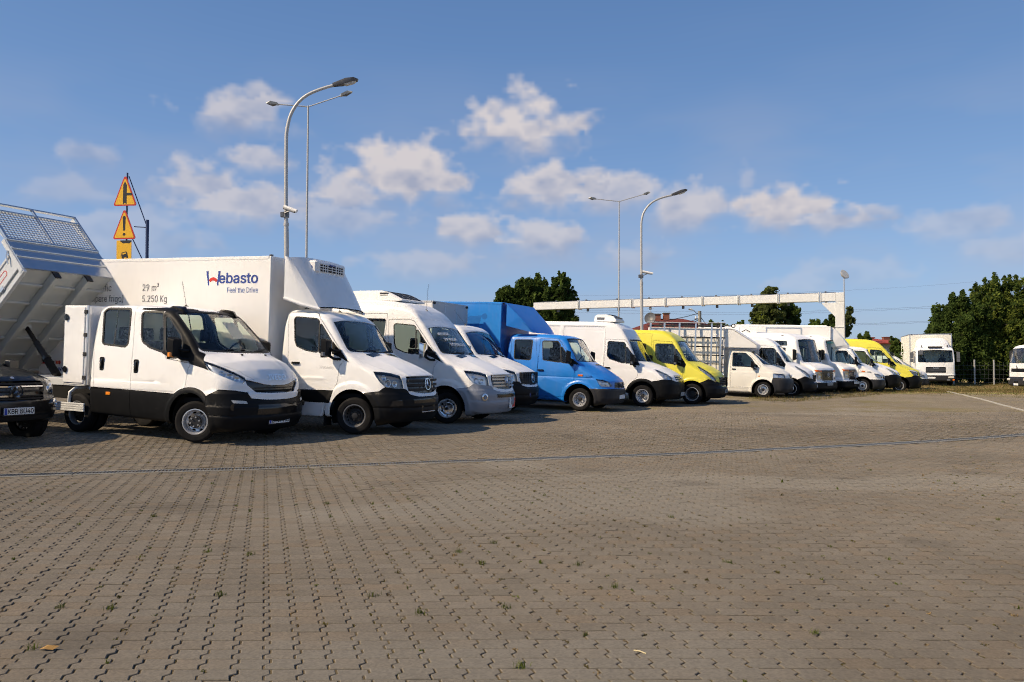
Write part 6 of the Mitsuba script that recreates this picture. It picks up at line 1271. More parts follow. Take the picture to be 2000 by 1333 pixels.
while s < kt[-1] - 1:
    p0, p1 = (np.array([np.interp(q, kt, K[:, 0]), np.interp(q, kt, K[:, 1])]) for q in (s, s + 1)); t = (p1 - p0) / np.linalg.norm(p1 - p0); z0 = float(zg(*p0))
    M = np.eye(4); M[:3, 0] = [t[0], t[1], float(zg(*p1)) - z0]; M[:3, 1] = [-t[1], t[0], 0]; M[:3, 3] = [p0[0], p0[1], z0]
    obj('kerbstone', box(.006, .994, -.05, .05, -.1, .022 + .008 * pr.random(), .008), 'kerb_concrete', kb, M, smooth=False); s += 1

# weeds and grass: blades in tufts
def blades(base, n, h, spread, w, seed, lean=.6):
    g = np.random.default_rng(seed); k = len(base) * n; b = np.repeat(base, n, 0); hh = np.repeat(np.broadcast_to(h, (len(base),)), n) * g.uniform(.45, 1.15, k); a = g.uniform(0, 2 * math.pi, k)
    o = b + np.c_[g.normal(0, 1, (k, 2)) * np.repeat(np.broadcast_to(spread, (len(base),)), n)[:, None], np.zeros(k)]
    o[:, 2] = zg(o[:, 0], o[:, 1]) - .006
    d = np.stack([np.cos(a), np.sin(a), a * 0], 1); q = np.stack([-np.sin(a), np.cos(a), a * 0], 1) * (np.broadcast_to(w, (k,)) * g.uniform(.6, 1.2, k))[:, None]; ln = g.uniform(.1, 1, k)[:, None] * lean
    m1 = o + d * hh[:, None] * ln * .35 + np.array([0, 0, 1.]) * hh[:, None] * .6; tip = o + d * hh[:, None] * ln + np.array([0, 0, 1.]) * hh[:, None] * (1 - .35 * ln)
    v = np.stack([o - q, o + q, m1 - q * .7, m1 + q * .7, tip], 1).reshape(-1, 3); f = np.array([[0, 1, 3], [0, 3, 2], [2, 3, 4]])
    return v, (f[None] + (np.arange(k) * 5)[:, None, None]).reshape(-1, 3)
def leafmat(key, c, t=.7, var=.35):
    def fn(p, n, uv): return mi.Color3f(c) * (1 - var + 2 * var * noise(p.x * 2.3, p.y * 2.3, p.z * 2.3)) * (.85 + .3 * noise(p.x * 17, p.y * 17, p.z * 17))
    scene[key] = {'type': 'principledthin', 'base_color': proc(fn), 'roughness': .6, 'diff_trans': t, 'spec_trans': 0.0}
leafmat('weed_green', (.11, .13, .03)); leafmat('weed_olive', (.135, .115, .042)); leafmat('weed_straw', (.24, .17, .085), .5)
zj = C[(C[:, 1] > 3.5)]; jx = np.c_[zj[:, 0] + pr.normal(0, .006, len(zj)), zj[:, 1] + PZ * pr.choice([.18, .5, .8], len(zj)), zj[:, 0] * 0]
cx_ = jx[:, 0] + jx[:, 1] * SH / PZ; nz = .5 * meshkit.fbm(np.c_[cx_ * 2.6, jx[:, 1] * .45, jx[:, 0] * 0], 3, 21) + .5 * meshkit.fbm(np.c_[jx[:, :2] * .3, jx[:, 0] * 0], 3, 22); rr = pr.random(len(jx))
pk = rr < np.clip((nz - .40) * 5.0, .12, .9); tuft = jx[pk]; kind = pr.random(len(tuft)); dist = tuft[:, 1]
for nm, lo, hi, mt, hh, n in (('joint_weeds', 0, .12, 'weed_green', .017, 9), ('joint_moss', .12, .62, 'weed_olive', .009, 14), ('dry_joint_grass', .62, 1, 'weed_straw', .010, 12)):
    q = (kind >= lo) & (kind < hi); B_ = tuft[q]; obj(nm, blades(B_, n, hh * np.random.default_rng(5).lognormal(0, .45, len(B_)), .010, .0016 + .0002 * dist[q].mean(), 31 + n), mt, None, smooth=False, kind='stuff')
big = np.array([from_px(*p)[:3] for p in ((487, 1085), (405, 1080), (965, 1062), (940, 1104), (1130, 1105), (730, 1165), (820, 1200), (1020, 1305), (430, 1165), (118, 1188), (215, 1190), (640, 985), (895, 1080), (1865, 945), (1200, 1150), (990, 1190), (1420, 1100), (300, 1010), (1590, 1240), (60, 1270), (1310, 1010), (1700, 920), (1775, 760), (1800, 762))])
obj('weeds', blades(big, 22, .045, .016, .0028, 77, .9), 'weed_green', None, smooth=False, kind='stuff')
g_ = np.random.default_rng(12); gx, gy = g_.uniform(6, 44, 60000), g_.uniform(28, 62, 60000)
w_ = meshkit.fbm(np.c_[gx * .35, gy * .35, gx * 0], 4, 8); q = gx * .55 + gy - 46.5 + 6 * (w_ - .5); fr = (gx + 5.4) * -.745 + (gy - 13.9) * .667
keep = (np.abs(gx) < .66 * gy) & ((q > g_.uniform(-2, 4, 60000)) | ((fr > -1.6) & (fr < 1.0) & (gx > 9) & (g_.random(60000) < .8)))
P_ = np.c_[gx, gy, gx * 0][keep]; ks = g_.random(len(P_))
for nm, lo, hi, mt in (('grass', 0, .4, 'weed_olive'), ('dry_grass', .4, .82, 'weed_straw'), ('green_grass', .82, 1, 'weed_green')):
    B_ = P_[(ks >= lo) & (ks < hi)]; obj(nm, blades(B_, 5, .07 * np.random.default_rng(2).lognormal(0, .45, len(B_)), .07, .006, 55), mt, None, smooth=False, kind='stuff')
# small things lying on the paving
bs('leaf_brown', (.30, .17, .05), .8); bs('straw_pale', (.52, .44, .26), .7)
p = from_px(96, 1271); lv = np.array([[-.05, 0, .004], [-.02, .02, .02], [.02, .018, .012], [.05, .005, .02], [.025, -.015, .006], [-.02, -.02, .014], [0, 0, .026]])
obj('fallen_leaf', (lv + p + np.array([0, 0, .002]), np.array([[0, 1, 6], [1, 2, 6], [2, 3, 6], [3, 4, 6], [4, 5, 6], [5, 0, 6]])), 'leaf_brown', label='curled brown leaf lying on the pavers at lower left', cat='leaf', smooth=False)
p, p2 = from_px(1238, 1273), from_px(1262, 1279); obj('straw', tube([p + [0, 0, .006], (p + p2) / 2 + [0, 0, .010], p2 + [0, 0, .005]], .0035, 6), 'straw_pale', label='pale dry straw lying on the pavers at lower right', cat='straw')
# ---------------------------------------------------------------- lamps, signs, gantry
def on_ground(px, D): q = from_px(px, 700, D=D); return np.array([q[0], D, float(zg(q[0], D))])
def upx(px, py, D): return from_px(px, py, D=D)
def curved_lamp(D, base_px, pts, head, cam, lab):
    k = thing('street_lamp', lab, 'street lamp', 'curved street lamps with cameras'); b = on_ground(base_px, D)
    line = [upx(x, y, D) for x, y in pts]; lo = np.array([line[0][0], D, b[2]])
    ctrl = np.array([lo, (lo + line[0]) / 2] + line); s = np.linspace(0, 1, 60); t = np.concatenate([[0], np.cumsum(np.linalg.norm(np.diff(ctrl, axis=0), axis=1))]); t /= t[-1]
    P = np.stack([PchipInterpolator(t, ctrl[:, c])(s) for c in range(3)], 1)
    hp = (P[:, 2] - b[2]); r = np.interp(hp, [0, 5.6, 5.65, 9, 11], [.088, .080, .066, .058, .045]); obj('pole', tube(P, r, 14), 'pole_grey', k)
    obj('collar', tube([P[np.argmin(np.abs(hp - 5.6))] + [0, 0, -.05], P[np.argmin(np.abs(hp - 5.6))] + [0, 0, .06]], .088, 14), 'pole_grey', k)
    A, Z = upx(*head[0], D), upx(*head[1], D); u = (Z - A) / np.linalg.norm(Z - A); w = np.array([0, 1., 0]); n = np.cross(u, w); n = n if n[2] > 0 else -n; L = np.linalg.norm(Z - A)
    up = [tuple(A + u * L * a + w * b_ + n * c) for a, b_, c in ((0, .06, .04), (0, -.06, .04), (.25, .08, .03), (.25, -.08, .03), (.55, .15, .10), (.55, -.15, .10), (.85, .13, .09), (.85, -.13, .09), (1, .05, .03), (1, -.05, .03), (0, .06, -.06), (0, -.06, -.06), (.35, .09, -.08), (.35, -.09, -.08), (.55, .14, -.04), (.55, -.14, -.04), (.95, .09, -.02), (.95, -.09, -.02))]
    obj('lamp_head', hull(up), 'lamp_grey', k, smooth=40)
    obj('lamp_glass', hull([tuple(A + u * L * a + w * b_ + n * c) for a, b_, c in ((.42, .11, -.05), (.42, -.11, -.05), (.9, .08, -.03), (.9, -.08, -.03), (.5, .08, -.105), (.5, -.08, -.105), (.8, .06, -.085), (.8, -.06, -.085))]), 'lamp_light', k, smooth=50)
    kc = thing('security_camera', 'white security camera clamped to the ' + ('left' if D < 35 else 'right') + ' curved street lamp', 'camera')
    a, z = upx(*cam[0], D), upx(*cam[1], D); a, z = a + [0, -.14, 0], z + [0, -.22, 0]; u = (z - a) / np.linalg.norm(z - a)
    obj('housing', tube([a, a + (z - a) * .97], .062, 12), 'pole_grey', kc); obj('hood', tube([a + [0, 0, .028], z + u * .06 + [0, 0, .028]], .058, 12), 'panel_white', kc); obj('lens', tube([z - u * .02, z + u * .012], .045, 12), 'gloss_black', kc)
    pz = a[2] - .22; px_ = P[np.argmin(np.abs(P[:, 2] - pz)), 0]
    obj('bracket', tube([(px_, D - .06, pz), ((px_ + a[0] * 2) / 3 + .02, D - .16, pz + .02), tuple((a + z) / 2 - [0, 0, .05])], .022, 8), 'wheel_grey', kc); obj('clamp', tube([(px_, D, pz - .09), (px_, D, pz + .09)], .105, 12), 'wheel_grey', kc); obj('junction_box', box(px_ - .17, px_ - .06, D - .10, D + .02, pz - .09, pz + .08, .015), 'wheel_grey', kc)
curved_lamp(27.0, 560, [(559.5, 500), (558.5, 380), (559, 270), (564, 236), (578, 206), (600, 186), (625, 175), (652, 167)], ((650, 166), (700, 157)), ((557, 407), (580, 416)), 'curved grey lamp post with a dark head, behind the lettered box truck')
curved_lamp(44.0, 1254, [(1253.5, 640), (1252.5, 500), (1252.5, 440), (1255, 422), (1264, 405), (1278, 393), (1295, 386), (1312, 382)], ((1311, 381), (1343, 372)), ((1254, 532), (1272, 536)), 'curved grey lamp post with a dark head, behind the nearer yellow van')
def double_lamp(D, bot, top, ends, lab):
    k = thing('double_street_lamp', lab, 'street lamp', 'slim double armed lamps'); t = upx(*top, D); b = upx(*bot, D); b = t + (b - t) * ((t[2]) / (t[2] - b[2])); b[2] = 0
    obj('pole', tube([b, (b + t) / 2, t + [0, 0, .05]], [.075, .055, .042], 10), 'pole_grey', k)
    for e in ends:
        z = upx(*e, D); d = (z - t) / np.linalg.norm(z - t); obj('arm', tube([t, z], .028, 8), 'pole_grey', k)
        A, Z = z - d * .05, z + d * .55; n = np.array([0, 0, 1.]); w = np.array([0, 1., 0])
        P = [A + d * .62 * a + w * y + n * c for a, y, c in ((0, .05, .03), (0, -.05, .03), (.1, .11, .07), (.1, -.11, .07), (.6, .14, .10), (.6, -.14, .10), (1, .05, .01), (1, -.05, .01), (0, .05, -.05), (0, -.05, -.05), (.9, .1, -.03), (.9, -.1, -.03))]
        obj('lamp_head', hull(P), 'lamp_light', k, smooth=40); obj('lamp_glass', hull([A + d * .62 * a + w * y + n * c for a, y, c in ((.15, .09, -.03), (.15, -.09, -.03), (.85, .08, -.03), (.85, -.08, -.03), (.5, .06, -.11), (.5, -.06, -.11))]), 'wheel_grey', k, smooth=50)
double_lamp(40.0, (598.5, 505), (602, 209), ((542, 204), (667, 187)), 'slim lamp post with two pale lamp heads, just right of the near curved lamp')
double_lamp(63.0, (1208.5, 615), (1209.5, 394), ((1163, 389), (1257, 380)), 'slim lamp post with two pale lamp heads, left of the far curved lamp')

def warning_signs():
    D = 29.0; k = thing('road_sign', 'post with two yellow warning triangles and a yellow plate showing a tilting car', 'road sign'); sc = D / 1600
    ex = np.array([math.cos(.12), -math.sin(.12), 0]); ez = np.array([0, 0, 1.]); ey = np.cross(ez, ex); fwd = -ey if -ey[1] < 0 else ey
    def tri(px, apex_y, base_y, sym, name):
        c = upx(px, (apex_y * 1 + base_y * 2) / 3, D - .1); h = (base_y - apex_y) * sc; w = h * .78; kk = new_key(name, k)
        T3 = Polygon([(-w / 2, -h / 3), (w / 2, -h / 3), (0, h * 2 / 3)])
        def pl(poly, d0, d1): return place(extr(poly, 'top', d0, d1), c, ex, ez, fwd)
        put(kk + '__border', pl(T3.buffer(-.06).buffer(.055), 0, .025), 'ink_red'); put(kk + '__face', pl(T3.buffer(-.085).buffer(.035), .026, .030), 'sign_yellow')
        return kk, pl, h
    kk, pl, h = tri(245, 339, 403, None, 'triangle'); m = h / 1.16
    sy = shapely.union_all([Polygon([(-.07, -.33), (0, -.28), (.07, -.33), (.07, .36), (0, .48), (-.07, .36)]), Polygon([(.07, -.02), (.26, -.02), (.26, .07), (.07, .07)])]); sy = affinity.translate(affinity.scale(sy, m, m, origin=(0, 0)), 0, -.0)
    put(kk + '__symbol', pl(sy, .031, .034), 'ink', smooth=False)
    kk, pl, h = tri(243.5, 405, 468, None, 'triangle'); m = h / 1.16
    sy = Polygon([(-.035, -.08), (.035, -.08), (.06, .40), (.035, .45), (-.035, .45), (-.06, .40)]); sy2 = Point(0, -.21).buffer(.05)
    put(kk + '__symbol', cat(pl(affinity.scale(sy, m, m, origin=(0, 0)), .031, .034), pl(affinity.scale(sy2, m, m, origin=(0, 0)), .031, .034)), 'ink', smooth=False)
    kk = new_key('plate', k); c = upx(242.5, 491, D - .1); w, h = 31 * sc, 42 * sc
    def pl(poly, d0, d1): return place(extr(poly, 'top', d0, d1), c, ex, ez, fwd)
    put(kk + '__face', pl(Polygon([(-w / 2, -h / 2), (w / 2, -h / 2), (w / 2, h / 2), (-w / 2, h / 2)]), 0, .02), 'sign_yellow')
    cl = shapely.union_all([Point(x, h / 2 - .01).buffer(r) for x, r in ((-.08, .06), (.0, .10), (.10, .09), (.18, .10), (.24, .06))]).intersection(Polygon([(-w / 2, 0), (w / 2, 0), (w / 2, h / 2), (-w / 2, h / 2)]))
    car = affinity.rotate(shapely.union_all([Polygon([(-.12, -.10), (.12, -.10), (.12, .02), (.09, .10), (-.09, .10), (-.12, .02)]), Polygon([(-.11, -.14), (-.05, -.14), (-.05, -.1), (-.11, -.1)]), Polygon([(.11, -.14), (.05, -.14), (.05, -.1), (.11, -.1)])]).difference(Polygon([(-.075, .02), (.075, .02), (.06, .075), (-.06, .075)])), 12); car = affinity.translate(car, .03, -.13)
    put(kk + '__cloud_symbol', pl(cl, .021, .024), 'ink', smooth=False); put(kk + '__car_symbol', pl(car, .021, .024), 'ink', smooth=False)
    bs('pole_blue', (.03, .05, .12), .5, .2); x, z = upx(288, 430, D)[[0, 2]]; g = float(zg(x, D)); obj('post', tube([(x, D, g), (x, D, z)], .055, 12), 'pole_blue', k)
    xt, zt = upx(249, 338, D)[[0, 2]]; obj('back_post', tube([(xt, D, upx(249, 505, D)[2]), (xt, D, zt)], .03, 8), 'pole_blue', k)
    for (a, b), (c_, d) in (((252, 345), (286, 440)), ((262, 443), (287, 445)), ((258, 465), (284, 520))): obj('strut', tube([upx(a, b, D - .02), upx(c_, d, D - .02)], .018, 6), 'pole_blue', k)
warning_signs()

def gantry():
    bs('gantry_white', dusty((.76, .77, .76), .10, 1.0), .5)
    k = thing('gantry', 'long white steel gantry arm on one leg, crossing above the vans', 'gantry'); DR_, DL = 70.0, 81.5
    R_ = upx(1640, 580.5, DR_); L_ = upx(1044, 600, DL); d = L_ - R_; Ln = np.linalg.norm(d[:2]); u = np.array([d[0], d[1], 0]) / Ln; n = np.array([-u[1], u[0], 0]); z = R_[2]
    M = np.eye(4); M[:3, 0], M[:3, 1], M[:3, 3] = u, n, (R_[0], R_[1], 0)
    cuts = [1.6, 5.0, 8.4, 11.6, 15.0, 18.2, 23.5, Ln]
    for a, b in zip([.3] + cuts[:-1], cuts): obj('beam_section', box(a + .03, b - .03, -.35, .35, z - .36, z + .34, .02), 'gantry_white', k, M)
    for c in cuts[:-1]:
        for o in (-.10, .06): obj('flange', box(c + o, c + o + .04, -.42, .42, z - .45, z + .44, .01), 'gantry_white', k, M)
    for c in np.arange(1.0, Ln, 3.1): each('bracket', [box(c, c + .22, -.50, -.36, z - .62, z - .2, .02), box(c + .05, c + .2, -.1, .1, z + .345, z + .52, .02)], 'wheel_grey', k, M)
    g = float(zg(R_[0], R_[1])); obj('leg', box(-.36, .36, -.35, .35, g, z - .46, .02), 'gantry_white', k, M); obj('corner_block', box(-.36, .32, -.35, .35, z - .45, z + .36, .02), 'gantry_white', k, M)
    obj('haunch', extr([(.365, z - 1.7), (.365, z - .47), (1.5, z - .47)], 'side', -.3, .3), 'gantry_white', k, M)
    for h in (z - 2.6, z - 5.0): obj('leg_flange', box(-.42, .42, -.41, .41, h, h + .06, .01), 'gantry_white', k, M)
    obj('cable_rail', tube([(.3, -.2, z + .42), (Ln, -.2, z + .42)], .03, 5), 'wheel_grey', k, M)
    k = thing('floodlight', 'round grey floodlight on a thin pole beside the gantry leg', 'floodlight'); D = 69.0; t = upx(1648.5, 543, D); b = np.array([t[0], D, float(zg(t[0], D))])
    obj('pole', tube([b, t], [.06, .045], 8), 'pole_grey', k); c = upx(1650, 536, D); q = lathe([(0, .28), (.2, .24), (.38, .10), (.44, -.02), (.40, -.04), (0, .0)], 24, 'y'); q.apply_transform(trimesh.transformations.rotation_matrix(.5, (0, 0, 1)) @ trimesh.transformations.rotation_matrix(-.5, (1, 0, 0))); q.apply_translation(c)
    obj('lamp_head', q, 'pole_grey', k); obj('lamp_glass', place(lathe([(0, -.05), (.39, -.045), (.39, -.03), (0, -.03)], 20, 'y'), c, (math.cos(.5), math.sin(.5), 0), (-math.sin(.5) * .88, math.cos(.5) * .88, -.48), (-math.sin(.5) * .48, math.cos(.5) * .48, .88)), 'lamp_light', k)
gantry()

# ---------------------------------------------------------------- houses, wires, fence
def brick_fn(p, n, uv):
    h = p.x + p.y; r = dr.floor(p.z / .075); f = (h + .12 * (r - 2 * dr.floor(r / 2))) / .25; m = dr.minimum(dr.minimum(f - dr.floor(f), 1 - f + dr.floor(f)) * 3, dr.minimum(p.z / .075 - r, 1 - p.z / .075 + r)); return mix((.25, .22, .19), mix((.19, .055, .035), (.28, .09, .055), cell_rand(dr.floor(f), r)), smoothstep(.03, .10, m))
def tile_fn(p, n, uv): t = p.z / .11 + 0 * p.x; return mi.Color3f(.135, .030, .022) * (.65 + .5 * (t - dr.floor(t))) * (.8 + .4 * fbm(p.x * 2, p.y * 2, p.z * 5))
def tile2_fn(p, n, uv): t = p.z / .11; return mi.Color3f(.26, .045, .03) * (.7 + .4 * (t - dr.floor(t))) * (.8 + .4 * fbm(p.x * 2, p.y * 2, p.z * 5))
bs('brick', proc(brick_fn), .9); bs('roof_tile', proc(tile_fn), .8); bs('roof_tile_red', proc(tile2_fn), .8); bs('wall_render', dusty((.42, .37, .30), .2), .9); bs('wall_dark', dusty((.10, .085, .075), .2), .9)
def house(label, cx, D, w, d, z_eave, z_ridge, ridge, roof, wall, chimneys, dish=None):
    k = thing('house', label, 'house'); c = from_px(cx, 700, D=D); x, y = c[0], D + d / 2; g = -.3; hw, hd = w / 2, d / 2; o = .5
    obj('wall', cat(box(x - hw, x + hw, y - hd, y - hd + .3, g, z_eave - .02), box(x - hw, x + hw, y + hd - .3, y + hd, g, z_eave - .02), box(x - hw, x - hw + .3, y - hd + .31, y + hd - .31, g, z_eave - .02), box(x + hw - .3, x + hw, y - hd + .31, y + hd - .31, g, z_eave - .02)), wall, k)
    R_ = [(-hw - o, -hd - o, z_eave), (hw + o, -hd - o, z_eave), (hw + o, hd + o, z_eave), (-hw - o, hd + o, z_eave), (-ridge / 2, 0, z_ridge), (ridge / 2, 0, z_ridge)]
    rk = obj('roof', hull([(x + a, y + b, e + q) for a, b, e in R_ for q in (0, .12)]), roof, k, smooth=False)
    for (px, wpx, ytop, yb) in chimneys:
        a, b = upx(px, ytop, y - .3), upx(px, yb, y - .3); ww = wpx * y / 1600 / 2
        ck = obj('chimney', box(a[0] - ww, a[0] + ww, y - .6, y - .1, b[2] - .8, a[2]), 'brick', k); obj('cap', box(a[0] - ww - .06, a[0] + ww + .06, y - .66, y - .04, a[2] + .005, a[2] + .09, .01), 'wall_dark' if roof == 'roof_tile' else 'brick', ck)
    for i in range(3):
        wx = x - hw * .6 + i * hw * .6; wk = obj('window', box(wx - .55, wx + .55, y - hd - .04, y - hd - .005, z_eave - 1.9, z_eave - .6), 'gloss_black', k); obj('frame', cat(*[box(wx + a0, wx + a1, y - hd - .07, y - hd - .045, z_eave + b0, z_eave + b1) for a0, a1, b0, b1 in ((-.6, .6, -.62, -.55), (-.6, .6, -1.95, -1.88), (-.6, -.53, -1.87, -.63), (.53, .6, -1.87, -.63), (-.03, .03, -1.87, -.63))]), 'panel_white', wk)
    if dish:
        q = upx(*dish, D - 1); dk_ = thing('satellite_dish', 'grey satellite dish left of the chimney on the dark red roof', 'satellite dish'); m = lathe([(0, .06), (.3, .02), (.52, -.10), (.53, -.09), (.3, .035), (0, .075)], 24, 'y'); m.apply_transform(trimesh.transformations.rotation_matrix(-.5, (0, 0, 1)) @ trimesh.transformations.rotation_matrix(-.3, (1, 0, 0))); m.apply_translation(q); obj('dish', m, 'lamp_grey', dk_)
        obj('mast', tube([q + [0, .2, -1.6], q + [0, .1, .05]], .035, 8), 'pole_grey', dk_); obj('feed_arm', tube([q + [0, 0, -.3], q + [-.15, -.45, .2]], .02, 6), 'pole_grey', dk_); obj('antenna', cat(tube([q + [.05, .1, 0], q + [.05, .1, .95]], .018, 6), tube([q + [-.25, .1, .92], q + [.35, .1, .92]], .015, 6)), 'pole_grey', dk_)
house('house with a dark red hipped roof behind the yellow van', 1330, 75, 8.6, 9, 4.45, 5.75, 2.2, 'roof_tile', 'wall_dark', ((1282, 15, 615.5, 632), (1301, 11, 613.5, 632)), (1270, 622))
house('low house with a bright red roof and two brick chimneys, left of the white lorry', 1722, 92, 4.6, 9, 3.75, 4.35, 2.5, 'roof_tile_red', 'wall_render', ((1700, 12, 660.5, 668), (1730, 12, 660, 668)))
def wires():
    k = thing('utility_pole', 'concrete utility pole with a small lamp and wires, behind the glass racks', 'utility pole'); D = 74.0; t = upx(1366.5, 608, D); b = np.array([t[0], D, 0.])
    obj('pole', tube([b, t], [.19, .15], 8), 'kerb_concrete', k); obj('cross_arm', box(t[0] - .45, t[0] + .1, D - .06, D + .06, t[2] - .75, t[2] - .66, .01), 'wheel_grey', k)
    for x in (-.35, -.1): obj('insulator', lathe([(0, 0), (.07, 0), (.05, .12), (.07, .2), (0, .22)], 10, 'z').apply_translation((t[0] + x, D, t[2] - .66)), 'panel_white', k)
    obj('lamp_arm', tube([(t[0], D, t[2] - .3), (t[0] - .35, D, t[2] - .15), (t[0] - .5, D, t[2] + .05)], .03, 6), 'wheel_grey', k); obj('lamp_head', hull([(t[0] - .5 + a, D + b_, t[2] + c) for a, b_, c in ((0, -.1, .02), (0, .1, .02), (-.5, -.12, .22), (-.5, .12, .22), (-.25, 0, .25), (-.5, 0, .1))]), 'lamp_light', k)
    def line(name, lab, pts, D0, D1, r, parent=None):
        P = np.array([upx(x, y, np.interp(i / (len(pts) - 1), [0, 1], [D0, D1])) for i, (x, y) in enumerate(pts)]); s = np.linspace(0, 1, 40); tq = np.linspace(0, 1, len(P)); P = np.stack([PchipInterpolator(tq, P[:, c])(s) for c in range(3)], 1)
        return obj(name, tube(P, r, 5), 'wire_grey' if not parent else 'seal_black', parent, label=None if parent else lab, cat=None if parent else 'power line', group=None if parent else 'thin power lines in the sky')
    for pts in (((1366, 612), (1330, 621), (1296, 627)), ((1366, 622), (1340, 631), (1318, 637)), ((1366, 624), (1348, 634), (1335, 641)), ((1367, 618), (1376, 630), (1384, 642))): line('wire', '', pts, 74, 74.8, .03, k)
    for lab, pts in (('upper wire of the long power line pair passing under the gantry arm', ((1000, 604), (1140, 606), (1450, 610.5), (1665, 605.5), (1860, 597))), ('lower wire of the long power line pair passing under the gantry arm', ((1000, 608), (1140, 610.5), (1450, 615), (1665, 608.5), (1860, 600))), ('upper wire of the short lower pair between gantry leg and trees', ((1500, 636), (1665, 633), (1830, 627), (1900, 624))), ('lower wire of the short lower pair between gantry leg and trees', ((1500, 638.5), (1665, 635.5), (1830, 629.5), (1900, 627))), ('faint single wire highest in the sky, above the gantry arm', ((1000, 574), (1300, 578), (1640, 568), (1900, 551)))):
        line('power_line', lab, pts, 100, 100, .011 if pts[0][1] != 574 else .007)
wires()
def fence():
    k = thing('wire_fence', 'wire mesh fence on grey posts in front of the dark trees at right', 'fence'); D = 57.5
    xs_ = [1862, 1903, 1941, 1979, 2017, 2055]; P = [from_px(x, 710, D=D)[:2] for x in xs_]
    for p in P: g = float(zg(*p)); obj('post', box(p[0] - .04, p[0] + .04, p[1] - .04, p[1] + .04, g, g + 1.75, .008), 'pole_grey', k)
    for p, q in zip(P[:-1], P[1:]): obj('mesh_panel', cat(*[tube([(p[0] + .05, p[1], z), (q[0] - .05, q[1], z)], .006, 4, False) for z in np.arange(.15, 1.65, .3)], *[tube([(x, p[1] + .02, .1), (x, p[1] + .02, 1.6)], .004, 4, False) for x in np.arange(p[0] + .1, q[0], .3)]), 'wheel_grey', k, smooth=False)
fence()

# ---------------------------------------------------------------- trees
leafmat('leaf_dark', (.062, .098, .026), .9, .5); leafmat('leaf_mid', (.10, .145, .034), .9, .5); leafmat('leaf_light', (.16, .20, .04), .9, .45); leafmat('leaf_birch', (.115, .14, .05), .9, .4)
bs('bark', dusty((.07, .055, .042), .2, 3.0), .9)
def leaves(blobs, n, size, seed, gap=.42):
    g = np.random.default_rng(seed); vol = np.array([b[3] * b[4] * b[5] for b in blobs]) ** .60; ns = (n * vol / vol.sum()).astype(int); P, NN = [], []
    for (x, y, z, rx, ry, rz), m in zip(blobs, ns):
        d = g.normal(size=(m * 4, 3)); d /= np.linalg.norm(d, axis=1, keepdims=True); r = g.random(m * 4) ** .28
        lump = meshkit.fbm(d * 2.8 + np.array([x, y, z]) * .7, 4, seed); r = r * (.50 + .98 * lump); p = d * r[:, None] * [rx, ry, rz] + [x, y, z]
        keep = (meshkit.fbm(p * 1.35 + 7, 3, seed + 1) > gap) & (meshkit.noise(p * 3.3 + 3, seed + 2) > .38); P.append(p[keep][:m]); NN.append(d[keep][:m])
    p, d = np.vstack(P), np.vstack(NN); k = len(p); nn = d * .7 + g.normal(size=(k, 3)) * .75; nn /= np.linalg.norm(nn, axis=1, keepdims=True)
    a = np.cross(nn, g.normal(size=(k, 3))); a /= np.linalg.norm(a, axis=1, keepdims=True); b = np.cross(nn, a); s = size * g.uniform(.6, 1.35, k)[:, None]
    v = np.stack([p - a * s, p + b * s * .55, p + a * s, p - b * s * .55], 1).reshape(-1, 3); f = np.array([[0, 1, 2], [0, 2, 3]])
    return v, (f[None] + (np.arange(k) * 4)[:, None, None]).reshape(-1, 3)
def tree(name, label, base, blobs, n, size, mats, seed, trunk=.25, cat_='tree', group=None, gap=.42, spikes=0, clumps=9, shoots=()):
    k = thing(name, label, cat_, group); g = np.random.default_rng(seed + 50); top = max(b[2] for b in blobs)
    limbs = [tube([base, base * .6 + np.array([blobs[0][0], blobs[0][1], top]) * .4, np.array([blobs[0][0], blobs[0][1], top])], [trunk, trunk * .7, trunk * .25], 9)]
    for b in blobs: c = np.array(b[:3]); s0 = base * .7 + np.array([blobs[0][0], blobs[0][1], top]) * .3; limbs.append(tube([s0, (s0 + c) / 2 + [0, 0, -.2], c + [0, 0, b[5] * .3]], [trunk * .45, trunk * .3, trunk * .1], 6))
    bl = []
    for b in blobs:       # a core, and clumps of foliage that bulge out of it
        bl.append((b[0], b[1], b[2], b[3] * .84, b[4] * .84, b[5] * .84))
        for _ in range(clumps):
            d = g.normal(size=3); d[2] = d[2] * .8 + .25; d /= np.linalg.norm(d); q = g.uniform(.20, .42); r_ = g.uniform(.72, 1.02)
            c = np.array(b[:3]) + d * np.array(b[3:]) * r_; m_ = min(b[3], b[5]) * q; bl.append((*c, m_ * g.uniform(.8, 1.4), m_, m_ * g.uniform(.8, 1.3)))
    for i in range(spikes):       # shoots that stick out of the outline
        b = blobs[g.integers(len(blobs))]; a = g.uniform(0, 2 * math.pi); e = g.uniform(.1, 1.2); d = np.array([math.cos(a) * math.cos(e), math.sin(a) * math.cos(e), math.sin(e)]); c = np.array(b[:3]) + d * np.array(b[3:]) * g.uniform(.85, 1.12)
        q = g.uniform(.22, .6) * b[3] ** .5; bl.append((*c, q * .5, q * .5, q)); limbs.append(tube([c - d * q * 1.5, c + d * q * .8], [.03, .01], 4))
    for px, py in shoots:
        c = upx(px, py, base[1]); bl.append((c[0], c[1], c[2], .16, .16, .38)); bl.append((c[0] + .12, c[1], c[2] - .5, .28, .28, .40)); limbs.append(tube([c - [-.2, 0, 1.4], c + [0, 0, .3]], [.03, .01], 4))
    obj('trunk', cat(*limbs), 'bark', k)
    for i, (mt, sh) in enumerate(mats): obj('crown' if i == 0 else 'lighter_leaves', leaves(bl, int(n * sh), size * (1 if i == 0 else .9), seed + i * 9, gap), mt, k, smooth=False)
